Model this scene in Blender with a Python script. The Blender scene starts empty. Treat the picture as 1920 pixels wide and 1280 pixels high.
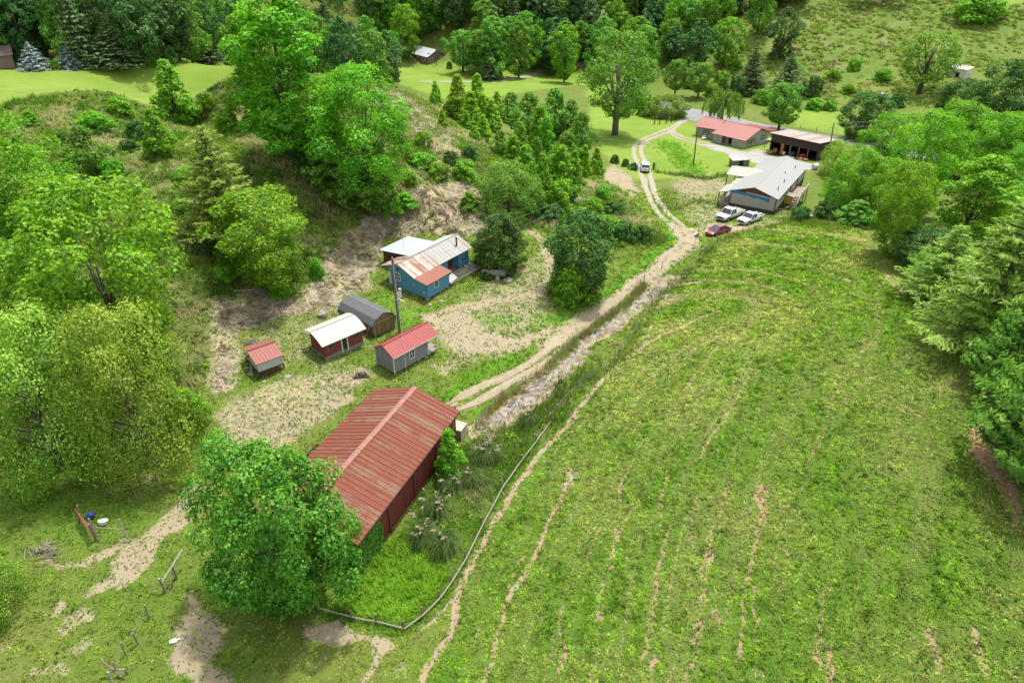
import bpy, math, random
import numpy as np
from mathutils import Vector, Matrix
C = bpy.context
S = C.scene
COL = S.collection
# ------------------------------------------------------------ camera, sky, sun, exposure
CAM_H, PITCH, FPX = 42.0, 32.0, 1280.0
cd = bpy.data.cameras.new('camera')
cam = bpy.data.objects.new('camera', cd)
COL.objects.link(cam)
cam.location = (0, 0, CAM_H)
cam.rotation_euler = (math.radians(90 - PITCH), 0, 0)
cd.sensor_width = 36.0
cd.lens = 24.0
cd.clip_start = 0.5
cd.clip_end = 4000
S.camera = cam
SUN_EL, SUN_AZ = math.radians(70), math.radians(32)     # azimuth from +Y towards +X
w = bpy.data.worlds.new('World')
S.world = w
w.use_nodes = True
nt = w.node_tree
bg = nt.nodes['Background']
sk = nt.nodes.new('ShaderNodeTexSky')
sk.sky_type = 'NISHITA'
sk.sun_disc = False
sk.sun_elevation = SUN_EL
sk.sun_rotation = SUN_AZ
sk.dust_density = 3.0
sk.ozone_density = 1.0
hs = nt.nodes.new('ShaderNodeHueSaturation')          # thin summer haze whitens the sky
hs.inputs['Saturation'].default_value = 0.25
nt.links.new(sk.outputs[0], hs.inputs['Color'])
nt.links.new(hs.outputs[0], bg.inputs[0])
bg.inputs[1].default_value = 0.15
sl = bpy.data.lights.new('sun', 'SUN')
sl.energy = 2.5
sl.angle = math.radians(2.0)
sl.color = (1.0, 0.96, 0.89)
sun = bpy.data.objects.new('sun', sl)
COL.objects.link(sun)
sd = Vector((math.sin(SUN_AZ) * math.cos(SUN_EL), math.cos(SUN_AZ) * math.cos(SUN_EL), math.sin(SUN_EL)))
sun.rotation_euler = sd.to_track_quat('Z', 'Y').to_euler()
sun.location = (0, 0, 120)
S.view_settings.view_transform = 'Standard'
S.view_settings.look = 'None'
S.view_settings.exposure = 1.2
S.view_settings.gamma = 1.0
S.render.engine = 'CYCLES'
S.cycles.max_bounces = 8
S.cycles.transparent_max_bounces = 4
S.cycles.diffuse_bounces = 4
R = random.Random(7)
NR = np.random.default_rng(7)

# ------------------------------------------------------------ helpers
def tag(o, label=None, cat=None, group=None, kind=None):
    if label: o['label'] = label
    if cat: o['category'] = cat
    if group: o['group'] = group
    if kind: o['kind'] = kind
    return o

def root(name, loc, rz=0.0, label=None, cat=None, group=None):
    o = bpy.data.objects.new(name, None)
    o.empty_display_size = 0.3
    COL.objects.link(o)
    o.location = loc
    o.rotation_euler = (0, 0, rz)
    return tag(o, label, cat, group)

def link_mesh(name, me, m, parent=None):
    if m is not None: me.materials.append(m)
    o = bpy.data.objects.new(name, me)
    COL.objects.link(o)
    if parent is not None: o.parent = parent
    return o

def np_mesh(name, V, Fq, m, parent=None, attrs=None, smooth=False):
    """V (n,3); Fq (k,4) or (k,3) index array; attrs {name: (domain, array)}"""
    me = bpy.data.meshes.new(name)
    V = np.ascontiguousarray(V, dtype=np.float32)
    Fq = np.ascontiguousarray(Fq, dtype=np.int32)
    k, n = Fq.shape
    me.vertices.add(len(V))
    me.vertices.foreach_set('co', V.ravel())
    me.loops.add(k * n)
    me.loops.foreach_set('vertex_index', Fq.ravel())
    me.polygons.add(k)
    me.polygons.foreach_set('loop_start', np.arange(0, k * n, n, dtype=np.int32))
    me.polygons.foreach_set('loop_total', np.full(k, n, dtype=np.int32))
    if smooth: me.polygons.foreach_set('use_smooth', np.ones(k, dtype=bool))
    me.update(calc_edges=True)
    for an, (dom, arr) in (attrs or {}).items():
        arr = np.asarray(arr, dtype=np.float32)
        if arr.ndim == 1:
            a = me.attributes.new(an, 'FLOAT', dom); a.data.foreach_set('value', arr)
        else:
            a = me.attributes.new(an, 'FLOAT_COLOR', dom); a.data.foreach_set('color', arr.ravel())
    return link_mesh(name, me, m, parent)

class MB:
    """collects shapes, then links them as ONE mesh object"""
    def __init__(s): s.v = []; s.f = []
    def poly(s, pts):
        i = len(s.v); s.v += [tuple(p) for p in pts]; s.f.append(tuple(range(i, i + len(pts)))); return s
    def hexa(s, p):
        """8 points: bottom 4 ccw, top 4 ccw"""
        i = len(s.v); s.v += [tuple(q) for q in p]
        for f in ((3, 2, 1, 0), (4, 5, 6, 7), (0, 1, 5, 4), (1, 2, 6, 5), (2, 3, 7, 6), (3, 0, 4, 7)):
            s.f.append(tuple(i + a for a in f))
        return s
    def box(s, x0, x1, y0, y1, z0, z1):
        return s.hexa([(x0, y0, z0), (x1, y0, z0), (x1, y1, z0), (x0, y1, z0), (x0, y0, z1), (x1, y0, z1), (x1, y1, z1), (x0, y1, z1)])
    def bar(s, p, q, a=0.1, b=None, up=(0, 0, 1)):
        b = a if b is None else b
        p = Vector(p); q = Vector(q); d = (q - p).normalized(); u = Vector(up)
        if abs(d.dot(u)) > 0.98: u = Vector((0, 1, 0))
        r = d.cross(u).normalized() * (a / 2); t = r.cross(d).normalized() * (b / 2)
        return s.hexa([p - r - t, p + r - t, p + r + t, p - r + t, q - r - t, q + r - t, q + r + t, q - r + t])
    def slab(s, a, b, c, d, th):
        """top corners a b c d (ccw from above), thickness th along the normal downwards"""
        a, b, c, d = map(Vector, (a, b, c, d)); n = (b - a).cross(d - a).normalized() * th
        return s.hexa([a - n, b - n, c - n, d - n, a, b, c, d])
    def ribs(s, a, b, c, d, step, wd=0.05, ht=0.035):
        """raised ribs running a->d, spaced along a->b"""
        a, b, c, d = map(Vector, (a, b, c, d)); n = (b - a).cross(d - a).normalized(); L = (b - a).length
        k = max(1, int(L / step)); e = (b - a).normalized() * wd / 2
        for i in range(k + 1):
            t = min(max(i / k, wd / L), 1 - wd / L); p = a.lerp(b, t); q = d.lerp(c, t)
            s.hexa([p - e + n * .002, p + e + n * .002, q + e + n * .002, q - e + n * .002,
                    p - e * .5 + n * ht, p + e * .5 + n * ht, q + e * .5 + n * ht, q - e * .5 + n * ht])
        return s
    def tube(s, pts, rad, n=8, cap=True):
        pts = [Vector(p) for p in pts]
        if not hasattr(rad, '__len__'): rad = [rad] * len(pts)
        base = len(s.v); up = Vector((0, 0, 1))
        for i, p in enumerate(pts):
            d = (pts[min(i + 1, len(pts) - 1)] - pts[max(i - 1, 0)]).normalized()
            if i == 0 and abs(d.z) > .9: up = Vector((0, 1, 0))
            r = d.cross(up)
            if r.length < 1e-3: r = d.cross(Vector((1, 0, 0)))
            r.normalize(); t = r.cross(d)
            for k in range(n):
                an = 2 * math.pi * k / n
                s.v.append(tuple(p + (r * math.cos(an) + t * math.sin(an)) * rad[i]))
        for i in range(len(pts) - 1):
            for k in range(n):
                a = base + i * n + k; b = base + i * n + (k + 1) % n
                s.f.append((a, b, b + n, a + n))
        if cap:
            s.f.append(tuple(base + k for k in reversed(range(n))))
            s.f.append(tuple(base + (len(pts) - 1) * n + k for k in range(n)))
        return s
    def extr(s, prof, a0, a1, axis='x'):
        """closed profile of 2D points extruded between a0 and a1 along axis (profile in the other two axes)"""
        i = len(s.v); n = len(prof)
        def mk(p, a): return (a, p[0], p[1]) if axis == 'x' else (p[0], a, p[1]) if axis == 'y' else (p[0], p[1], a)
        s.v += [mk(p, a0) for p in prof] + [mk(p, a1) for p in prof]
        s.f.append(tuple(reversed(range(i, i + n)))); s.f.append(tuple(range(i + n, i + 2 * n)))
        for k in range(n): s.f.append((i + k, i + (k + 1) % n, i + n + (k + 1) % n, i + n + k))
        return s
    def loft(s, rings, cap=True):
        i = len(s.v); n = len(rings[0])
        for r in rings: s.v += [tuple(p) for p in r]
        for j in range(len(rings) - 1):
            for k in range(n):
                a = i + j * n + k; b = i + j * n + (k + 1) % n
                s.f.append((a, b, b + n, a + n))
        if cap:
            s.f.append(tuple(i + k for k in reversed(range(n)))); s.f.append(tuple(i + (len(rings) - 1) * n + k for k in range(n)))
        return s
    def build(s, name, m, parent=None, smooth=False, bevel=0.0):
        me = bpy.data.meshes.new(name)
        me.from_pydata(s.v, [], s.f)
        import bmesh
        bm = bmesh.new(); bm.from_mesh(me)
        bmesh.ops.recalc_face_normals(bm, faces=bm.faces)
        if bevel > 0:
            bmesh.ops.bevel(bm, geom=list(bm.edges), offset=bevel, segments=2, affect='EDGES', clamp_overlap=True)
        bm.to_mesh(me); bm.free()
        if smooth:
            me.polygons.foreach_set('use_smooth', [True] * len(me.polygons))
        me.update()
        return link_mesh(name, me, m, parent)

def copy_tree(o, parent=None):
    c = o.copy(); COL.objects.link(c)
    if parent is not None: c.parent = parent
    for ch in o.children: copy_tree(ch, c)
    return c

# ------------------------------------------------------------ photo rays to places on the ground
CP, SP = math.cos(math.radians(PITCH)), math.sin(math.radians(PITCH))
def rays(u, v):
    u = np.asarray(u, float); v = np.asarray(v, float)
    a = (u - 960) / FPX; b = (640 - v) / FPX
    return np.stack([a, CP + b * SP, -SP + b * CP], -1)
def at_z(u, v, z):
    d = rays(u, v); t = (np.asarray(z, float) - CAM_H) / d[..., 2]
    return np.stack([t * d[..., 0], t * d[..., 1], CAM_H + t * d[..., 2]], -1)
def z_of_row(y, v):
    b = (640 - v) / FPX; return CAM_H + y / (CP + b * SP) * (-SP + b * CP)

def vnoise(x, y, seed=0):
    """smooth value noise in 0..1"""
    x = np.asarray(x, float); y = np.asarray(y, float)
    xi = np.floor(x).astype(np.int64); yi = np.floor(y).astype(np.int64); fx = x - xi; fy = y - yi
    def h(a, b):
        n = (a * 374761393 + b * 668265263 + seed * 1442695041) & 0xffffffff
        n = ((n ^ (n >> 13)) * 1274126177) & 0xffffffff
        return ((n ^ (n >> 16)) & 0xffff) / 65535.0
    fx = fx * fx * (3 - 2 * fx); fy = fy * fy * (3 - 2 * fy)
    return (h(xi, yi) * (1 - fx) + h(xi + 1, yi) * fx) * (1 - fy) + (h(xi, yi + 1) * (1 - fx) + h(xi + 1, yi + 1) * fx) * fy
def fnoise(x, y, seed=0, o=3):
    s = 0; a = .5; n = 0
    for k in range(o):
        s = s + a * vnoise(x * 2 ** k, y * 2 ** k, seed + k); n += a; a *= .5
    return s / n
# ------------------------------------------------------------ terrain
_cp = []   # (u, v, z) seen in the photograph
_cp += [(0,1280,.5),(300,1280,0),(650,1280,-.3),(960,1280,0),(1300,1280,1),(1600,1280,2),(1920,1280,3)]
_cp += [(0,1100,1),(200,1050,.4),(400,1000,0),(650,1100,-1),(760,1180,-.4),(850,1000,-.5),(700,1000,-1.2),(1000,1050,.2),(1300,1000,1.4),(1600,1000,2.8),(1920,1000,4.5)]
_cp += [(0,900,2),(250,900,1),(100,750,3),(420,800,.6),(600,780,.2),(780,720,0),(900,850,-1.3),(940,790,-1.6),(1040,780,-.5),(1200,800,.9),(1500,800,2.6),(1800,800,4.6)]
_cp += [(430,660,1.3),(550,640,1),(700,640,.3),(850,640,0),(1000,640,-.1),(1095,655,-1.4),(1170,650,-.6),(1400,650,1.6),(1650,650,3.6),(1860,700,5.2)]
_cp += [(620,560,1.4),(760,540,.7),(850,540,.4),(1000,560,0),(1200,565,-1.7),(1265,530,-1.2),(1500,530,1.8),(1620,530,2.8)]
_cp += [(700,500,1.5),(900,480,1.0),(1000,450,1),(1100,520,-.1),(1250,470,-.7),(1300,440,-.9),(1360,432,-1.0),(1400,450,0),(1500,425,.6),(1600,430,1.4),(1390,415,-1.4),(1480,405,-1.0),(1450,402,-1.7)]
_cp += [(1250,400,-1.9),(1215,340,-3.6),(1195,280,-5.6),(1250,240,-7),(1300,205,-8),(1400,230,-8),(1600,270,-7.5),(1370,270,-7.4),(1510,290,-6.4),(1300,310,-4.8),(1400,320,-4.6),(1330,380,-2.2),(1517,325,-3.3),(1560,300,-6)]
_cp += [(420,640,1.6),(600,500,2.2),(700,440,3),(850,410,3),(950,395,2.4),(1000,420,1.4),(1100,400,-.3),(1200,430,-.6)]
_cp += [(300,480,6.5),(500,400,8),(650,350,8),(750,340,7.5),(900,330,4.5),(1050,350,.6),(1130,330,-2.6)]
_cp += [(100,400,9),(300,300,12),(500,250,12.5),(650,220,11.5),(780,230,9),(850,260,6),(950,280,2),(1050,290,-2),(1110,290,-4)]
_cp += [(0,200,15),(200,172,15),(400,157,13.9),(480,152,12.6),(600,158,12),(700,166,10.5),(760,182,8.6),(830,222,5)]
_cp += [(0,132,13),(250,120,12.6),(470,118,11.5)]
_cp += [(1160,240,-7.4),(1100,160,-9),(1000,150,-9),(900,155,-9),(800,150,-8),(790,118,-8),(700,120,-5),(1000,118,-8.5),(1130,118,-8.5)]
_cp += [(1450,185,-8.2),(1650,175,-6.5),(1300,120,-4.5),(1400,100,-1),(1400,40,7),(1400,10,11),(1750,100,1),(1750,10,12.5),(1900,100,2),(1900,20,12),(1600,60,5),(1590,235,-8)]
_w = [(66,98,-1),(66,125,-5),(95,150,-6),(120,115,4),(95,80,6),(70,60,6),(60,45,5),(-60,135,7),(-70,160,2),(-60,200,-3),(-110,190,14),(-110,150,14),(-140,230,40),(-62,262,-2),(-48,292,-6),(-62,300,2),(-140,110,17),(-110,70,16),(-80,40,10),
      (-60,345,22),(0,300,3),(0,380,35),(40,330,12),(230,330,24),(150,345,22),(90,345,20),(210,240,4),(230,400,48),(120,400,42),(170,130,10),(160,60,12),(270,180,22),(-220,200,60),(-220,60,40),(0,480,80),(160,480,90),(-180,480,110),(320,380,80),
      (0,5,.5),(-60,5,2),(60,5,4),(-60,-30,3),(60,-30,5),(0,-30,1)]
_pts = np.array([at_z(u, v, z) for u, v, z in _cp] + [np.array(q, float) for q in _w])
def _phi(r2): return np.where(r2 > 1e-9, .5 * r2 * np.log(r2 + 1e-12), 0)
_sc = 50.0
_X = _pts[:, :2] / _sc
_d2 = ((_X[:, None] - _X[None]) ** 2).sum(-1)
_n = len(_X)
_A = np.zeros((_n + 3, _n + 3))
_A[:_n, :_n] = _phi(_d2) + np.eye(_n) * .003
_A[:_n, _n] = 1; _A[:_n, _n + 1:] = _X; _A[_n, :_n] = 1; _A[_n + 1:, :_n] = _X.T
_wt = np.linalg.solve(_A, np.concatenate([_pts[:, 2], np.zeros(3)]))
GX0, GX1, GY0, GY1, GS = -300, 360, -40, 560, 1.5
_gx = np.arange(GX0, GX1 + GS, GS); _gy = np.arange(GY0, GY1 + GS, GS)
_GX, _GY = np.meshgrid(_gx, _gy)
def _tps(x, y):
    x = x.ravel() / _sc; y = y.ravel() / _sc
    z = _wt[_n] + _wt[_n + 1] * x + _wt[_n + 2] * y
    for i in range(_n): z += _wt[i] * _phi((x - _X[i, 0]) ** 2 + (y - _X[i, 1]) ** 2)
    return z
_GZ = _tps(_GX, _GY).reshape(_GX.shape)
def HT(x, y):
    """ground height"""
    x = np.asarray(x, float); y = np.asarray(y, float)
    fx = np.clip((x - GX0) / GS, 0, len(_gx) - 1.001); fy = np.clip((y - GY0) / GS, 0, len(_gy) - 1.001)
    i = fx.astype(int); j = fy.astype(int); a = fx - i; b = fy - j
    z = (_GZ[j, i] * (1 - a) + _GZ[j, i + 1] * a) * (1 - b) + (_GZ[j + 1, i] * (1 - a) + _GZ[j + 1, i + 1] * a) * b
    return z + (fnoise(x / 3.1, y / 3.1, 5) - .5) * .35
def PX(u, v):
    """first ground point seen at photo pixel(s) u, v"""
    u = np.atleast_1d(np.asarray(u, float)); v = np.atleast_1d(np.asarray(v, float))
    d = rays(u, v); t = np.full(u.shape, 20.0); lo = t.copy(); hit = np.zeros(u.shape, bool)
    for k in range(900):
        p = d * t[:, None]; below = (CAM_H + p[:, 2]) < HT(p[:, 0], p[:, 1]); new = below & ~hit
        hit |= new
        if hit.all(): break
        lo = np.where(hit, lo, t); t = np.where(hit, t, t + .6)
    hi = t.copy()
    for k in range(14):
        m = (lo + hi) / 2; p = d * m[:, None]; below = (CAM_H + p[:, 2]) < HT(p[:, 0], p[:, 1])
        hi = np.where(below, m, hi); lo = np.where(below, lo, m)
    p = d * hi[:, None]; p[:, 2] = HT(p[:, 0], p[:, 1])
    return p
def P1(u, v): return PX([u], [v])[0]
def G3(x, y, dz=0.0): return (float(x), float(y), float(HT(x, y)) + dz)

# soft masks on the ground, metres
def d_line(x, y, pts):
    d = np.full(x.shape, 1e9)
    for (ax, ay), (bx, by) in zip(pts[:-1], pts[1:]):
        ex, ey = bx - ax, by - ay; L = ex * ex + ey * ey + 1e-9
        t = np.clip(((x - ax) * ex + (y - ay) * ey) / L, 0, 1)
        d = np.minimum(d, np.hypot(x - ax - t * ex, y - ay - t * ey))
    return d
def in_poly(x, y, pts):
    c = np.zeros(x.shape, bool); n = len(pts)
    for i in range(n):
        (ax, ay), (bx, by) = pts[i], pts[(i + 1) % n]
        if ay == by: continue
        k = ((ay > y) != (by > y)) & (x < (bx - ax) * (y - ay) / (by - ay) + ax)
        c ^= k
    return c
def sstep(a, b, t):
    t = np.clip((t - a) / (b - a), 0, 1); return t * t * (3 - 2 * t)
def pline(px):
    a = np.array(px, float); return [tuple(q[:2]) for q in PX(a[:, 0], a[:, 1])]
def dense(pts, step=1.0):
    """resample a ground polyline with a smooth curve"""
    p = np.array(pts, float); out = []
    q = np.vstack([2 * p[0] - p[1], p, 2 * p[-1] - p[-2]])
    for i in range(1, len(q) - 2):
        n = max(1, int(np.linalg.norm(q[i + 1] - q[i]) / step))
        for k in range(n):
            t = k / n
            out.append(.5 * ((2 * q[i]) + (-q[i - 1] + q[i + 1]) * t + (2 * q[i - 1] - 5 * q[i] + 4 * q[i + 1] - q[i + 2]) * t * t + (-q[i - 1] + 3 * q[i] - 3 * q[i + 1] + q[i + 2]) * t ** 3))
    out.append(p[-1]); return np.array(out)

SHAPES = {}   # mask name -> list of ('L', pts, halfwidth, soft, amount) / ('P', pts, soft, amount)
def ML(m, px, hw, soft=.35, amt=1.0): SHAPES.setdefault(m, []).append(('L', pline(px), hw, soft, amt))
def MP(m, px, soft=.6, amt=1.0): SHAPES.setdefault(m, []).append(('P', pline(px), soft, amt))
# bare tan dirt in the yard, on the tracks' surroundings and the cattle paths
MP('dirt', [(778,588),(850,572),(905,552),(960,552),(1008,535),(1020,500),(1012,455),(985,432),(1012,430),(1040,470),(1036,540),(1018,560),(960,566),(890,585),(905,622),(960,636),(1040,608),(1042,622),(980,655),(920,668),(880,672),(840,650),(812,618)], 1.0, .95)
MP('dirt', [(800,590),(880,540),(1000,470),(1045,470),(1045,600),(980,650),(880,700),(800,650)], 2.5, .5)
MP('straw', [(880,560),(940,500),(1000,480),(1040,560),(1040,600),(930,610),(880,600)], 2.0, .45)
MP('dirt', [(1120,320),(1150,305),(1185,330),(1200,360),(1190,385),(1160,352),(1130,340)], 1.6, .72)
MP('dirt', [(1350,432),(1300,425),(1320,400),(1360,385),(1375,415),(1420,415),(1440,405),(1520,402),(1500,412),(1440,418),(1370,440)], 1.0, .7)
MP('dirt', [(1262,345),(1300,335),(1345,345),(1335,375),(1300,380),(1280,372)], 1.5, .55)
MP('dirt', [(347,1104),(370,1114),(367,1144),(417,1184),(413,1207),(393,1237),(440,1262),(457,1290),(343,1290),(333,1247),(320,1230),(320,1187),(337,1154)], .8, .95)
MP('dirt', [(580,1170),(640,1155),(660,1185),(690,1195),(735,1207),(715,1230),(708,1260),(690,1290),(676,1290),(700,1230),(685,1205),(640,1203),(600,1205),(575,1195)], .35, 1)
MP('dirt', [(735,1250),(770,1238),(765,1258),(745,1270)], .4, .9)
for pts, hw, a in (([(372,915),(330,960),(300,1000),(260,1035),(215,1075),(190,1100)], .9, .8), ([(350,972),(310,1010),(270,1050),(230,1095)], .5, .8), ([(170,1048),(215,1032),(250,1012)], .5, .8),
                   ([(88,1158),(100,1143)], .5, .8), ([(120,1185),(150,1155),(165,1160)], .6, .6), ([(130,1225),(160,1205)], .5, .6), ([(85,1050),(150,1060)], .4, .7), ([(160,1120),(175,1110)], .3, .7), ([(0,1190),(30,1200)],.4,.5), ([(60,1270),(120,1262)],.5,.6),
                   ([(700,650),(760,640),(820,640)], 1.2, .4), ([(640,665),(600,690),(700,700)], 1.3, .45), ([(430,840),(520,790),(640,745)], 1.6, .6), ([(400,860),(480,815),(560,790)],.8,.5), ([(480,690),(560,668)], .8, .4), ([(830,690),(880,670),(930,660)], 1.3, .5)):
    ML('dirt', pts, hw, .5, a)
RUT_A = [(836,758),(905,723),(947,706),(1000,676),(1045,640),(1080,612),(1118,585),(1158,553),(1203,517),(1240,492),(1268,466),(1278,449),(1262,428),(1248,414),(1233,398),(1216,367),(1203,330),(1192,300),(1188,281),(1194,268),(1212,257),(1235,248),(1253,241),(1272,230),(1288,218),(1300,210)]
RUT_B = [(858,770),(910,744),(953,718),(1000,694),(1045,664),(1088,628),(1128,594),(1172,560),(1214,525),(1252,494),(1288,468),(1300,452),(1290,432),(1270,415),(1250,396),(1229,366),(1219,330),(1208,301),(1202,284),(1204,272),(1216,262),(1236,254),(1254,248),(1268,238),(1286,226),(1300,216)]
ML('dirt', RUT_A, .42, .3, 1); ML('dirt', RUT_B, .42, .3, 1); ML('dirt', [(1020,650),(1060,632),(1085,608),(1120,588),(1165,556),(1208,521),(1246,492),(1278,466),(1289,450),(1276,430),(1262,416)], 1.2, 1.2, .62)
ML('dirt', [(1251,245),(1264,255),(1285,264),(1310,271),(1338,278)], .5, .3, 1); ML('dirt', [(1258,243),(1270,253),(1287,259),(1310,265),(1340,271)], .5, .3, 1)
# cattle and tractor streaks in the pasture
F1 = [(787,1280),(822,1229),(843,1186),(860,1105),(885,1051),(922,985),(957,930),(992,880),(1008,852),(1047,817),(1078,774),(1142,700),(1173,678),(1217,641),(1260,619),(1304,599),(1348,582)]
ML('dirt', F1, .27, .3, .95)
ML('dirt', [(1026,840),(1060,800),(1085,780)], .16, .25, .8)
ML('dirt', [(789,1180),(824,1149),(850,1115)], .14, .2, .8)
ML('dirt', [(1202,665),(1225,610),(1232,600)], .2, .3, .7)
ML('dirt', [(905,1290),(930,1200),(949,1130),(969,1098),(1004,1036),(1027,981),(1055,934),(1066,880)], .2, .25, .9)
ML('dirt', [(1060,905),(1072,878)], .45, .4, .9)
for pts, hw, a in (([(1110,1275),(1122,1190),(1130,1120)], .13, .85), ([(1144,1060),(1152,1000),(1162,915)], .16, .8), ([(1230,1190),(1232,1090)], .18, .8), ([(1240,990),(1243,940),(1250,880)], .2, .8), ([(1224,1280),(1228,1210)], .18, .8),
                   ([(1420,1280),(1418,1200),(1420,1090)], .22, .7), ([(1424,970),(1425,915)], .45, .85), ([(1424,960),(1424,1010)], .15, .7), ([(1556,1280),(1558,1200)], .22, .8), ([(1740,1180),(1755,1215),(1765,1260)], .3, .75), ([(1825,1180),(1850,1262)], .3, .75),
                   ([(1300,1010),(1302,940)], .15, .7), ([(1340,1150),(1344,1170)], .25, .8), ([(1045,1260),(1060,1210)], .22, .8), ([(1335,820),(1350,790)], .2, .6), ([(1210,880),(1250,800),(1330,690),(1420,630)], .1, .5),
                   ([(1315,690),(1360,680)], .3, .55), ([(1660,515),(1668,535),(1690,545)], .4, .8), ([(1570,520),(1590,525)], .4, .7), ([(1320,700),(1400,655),(1440,630)], .12, .55), ([(1280,760),(1330,700)], .12, .55), ([(1355,700),(1400,670)],.2,.5),
                   ([(975,1060),(980,1040)], .2, .7), ([(1590,750),(1592,740)], .25, .7), ([(880,1190),(890,1160)], .1, .6), ([(1380,610),(1440,575),(1500,530)],.12,.5), ([(1440,640),(1500,590)],.1,.5), ([(1650,640),(1690,635)],.3,.4), ([(1180,860),(1240,750),(1290,690)],.1,.45),([(1560,1120),(1562,1090)],.2,.6),([(1600,1240),(1602,1200)],.2,.6),([(1890,1240),(1900,1270)],.3,.6)):
    ML('dirt', pts, hw, .3, a * .82)
    ML('clay', pts, hw, .5, a * .8)
MP('clay', [(1812,790),(1850,785),(1905,890),(1925,940),(1925,1000),(1885,930),(1835,880)], .9, 1)
MP('dirt', [(1812,790),(1850,785),(1905,890),(1925,940),(1925,1000),(1885,930),(1835,880)], .9, .9)
ML('clay', F1[:8], .4, .5, .35); ML('clay', [(1026,840),(1060,800),(1085,780)], .2, .3, .8)
# mowing stripes, a family of arcs across the pasture
_FB = [(1540,1290),(1540,1180),(1545,1080),(1555,980),(1575,900),(1600,820),(1630,740),(1650,680),(1660,620),(1660,560),(1650,500)]
_fa = dense(pline(F1), .8); _fb = dense(pline(_FB), .8)
def _res(p, n):
    s = np.concatenate([[0], np.cumsum(np.hypot(*np.diff(p, axis=0).T))]); q = np.linspace(0, s[-1], n)
    return np.stack([np.interp(q, s, p[:, 0]), np.interp(q, s, p[:, 1])], -1)
_fa = _res(_fa, 40); _fb = _res(_fb, 40)
for k in range(46):
    t = .04 + k * .034 + R.uniform(-.012, .012); a0 = R.randint(0, 25); a1 = min(39, a0 + R.randint(8, 26)); q = _fa * (1 - t) + _fb * t
    SHAPES.setdefault('streak', []).append(('L', [tuple(z) for z in q[a0:a1 + 1:2]], R.uniform(.05, .2), .3, R.uniform(.25, .75)))
for k in range(44):
    t = .04 + k * .0225 + R.uniform(-.012, .012); a0 = R.choice((0, 0, 1, 3, 6, 10, 14, 18, 22)); a1 = min(39, a0 + R.randint(4, 13)); q = _fa * (1 - t) + _fb * t
    for m_, am in (('dirt', R.uniform(.48, .78)), ('clay', .75)): SHAPES[m_].append(('L', [tuple(z) for z in q[a0:a1 + 1:2]], R.uniform(.06, .17), .3, am))
# straw: dead matted grass
MP('straw', [(560,560),(600,490),(650,430),(720,375),(790,345),(880,342),(945,378),(925,425),(870,440),(800,437),(720,450),(705,500),(690,545),(640,560),(620,585),(540,592),(450,625),(445,690),(430,730),(400,740),(396,570),(430,560),(500,545)], 1.6, 1)
MP('straw', [(700,140),(765,185),(830,228),(862,270),(880,300),(840,320),(800,290),(770,255),(730,200),(690,170)], 2, .75)
MP('straw', [(140,230),(250,190),(300,260),(330,330),(360,400),(330,450),(280,380),(230,300)], 3, .4)
MP('straw', [(760,290),(860,270),(900,310),(850,345),(780,335)], 2, .6)
MP('straw', [(1000,330),(1120,330),(1190,390),(1210,440),(1100,400),(1010,360)], 2, .4)
ML('straw', [(905,818),(950,778),(1000,733),(1033,700),(1075,660),(1107,630),(1151,601),(1195,571),(1239,542),(1262,528)], 1.7, .6, 1)
MP('straw', [(395,880),(400,770),(430,740),(540,700),(640,690),(700,715),(640,765),(600,800),(470,880)], 1.5, .62)
MP('straw', [(450,600),(560,570),(640,560),(700,600),(690,640),(560,690),(460,720)], 1.5, .42)
MP('straw', [(1255,335),(1340,325),(1370,345),(1360,420),(1290,420),(1262,390)], 1.5, .5)
ML('straw', [(1370,435),(1440,422),(1520,410)], 1.2, .8, .7)
MP('straw', [(0,800),(60,780),(120,850),(330,880),(360,900),(200,930),(120,880)], 1.5, .45)
MP('straw', [(0,155),(250,145),(430,140),(480,150),(400,165),(200,178),(0,190)], 1.5, .3)
# lush green
ML('lush', [(905,598),(960,595),(1040,600),(1100,572),(1180,522),(1245,470),(1262,435),(1240,405)], 1.0, .8, .9)
ML('lush', [(835,745),(900,705),(960,672)], .9, .7, .8); ML('lush', [(890,780),(960,738),(1010,700)], .9, .7, .7)
MP('lush', [(695,560),(720,540),(760,580),(830,570),(780,600),(800,650),(760,620)], .8, .7)
MP('lush', [(620,1140),(690,1060),(760,1000),(860,1000),(830,1090),(755,1170)], 1, 1)
MP('lush', [(1232,262),(1262,258),(1277,290),(1322,332),(1300,336),(1260,318),(1238,290)], .8, 1)
MP('lush', [(0,930),(150,930),(320,960),(250,1010),(150,1030),(60,1000)], 1.5, .5)
MP('lush', [(925,525),(975,505),(985,530),(950,545)], .6, .8); MP('lush', [(1190,210),(1240,205),(1230,225),(1190,230)], 1, .6)
# mown lawn
MP('mown', [(-20,130),(480,112),(530,150),(470,146),(400,158),(200,172),(-20,196)], 1.5, 1)
MP('mown', [(690,105),(1140,112),(1200,175),(1240,190),(1330,215),(1440,240),(1500,262),(1480,300),(1420,320),(1330,336),(1215,335),(1190,335),(1140,300),(1110,250),(1100,160),(860,190),(760,160),(690,140)], 1.2, 1)
MP('mown', [(1490,205),(1590,210),(1600,256),(1490,238)], 1, 1)
MP('mown', [(1640,-8),(1930,-30),(1930,12),(1720,14)], 2, .9)
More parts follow.
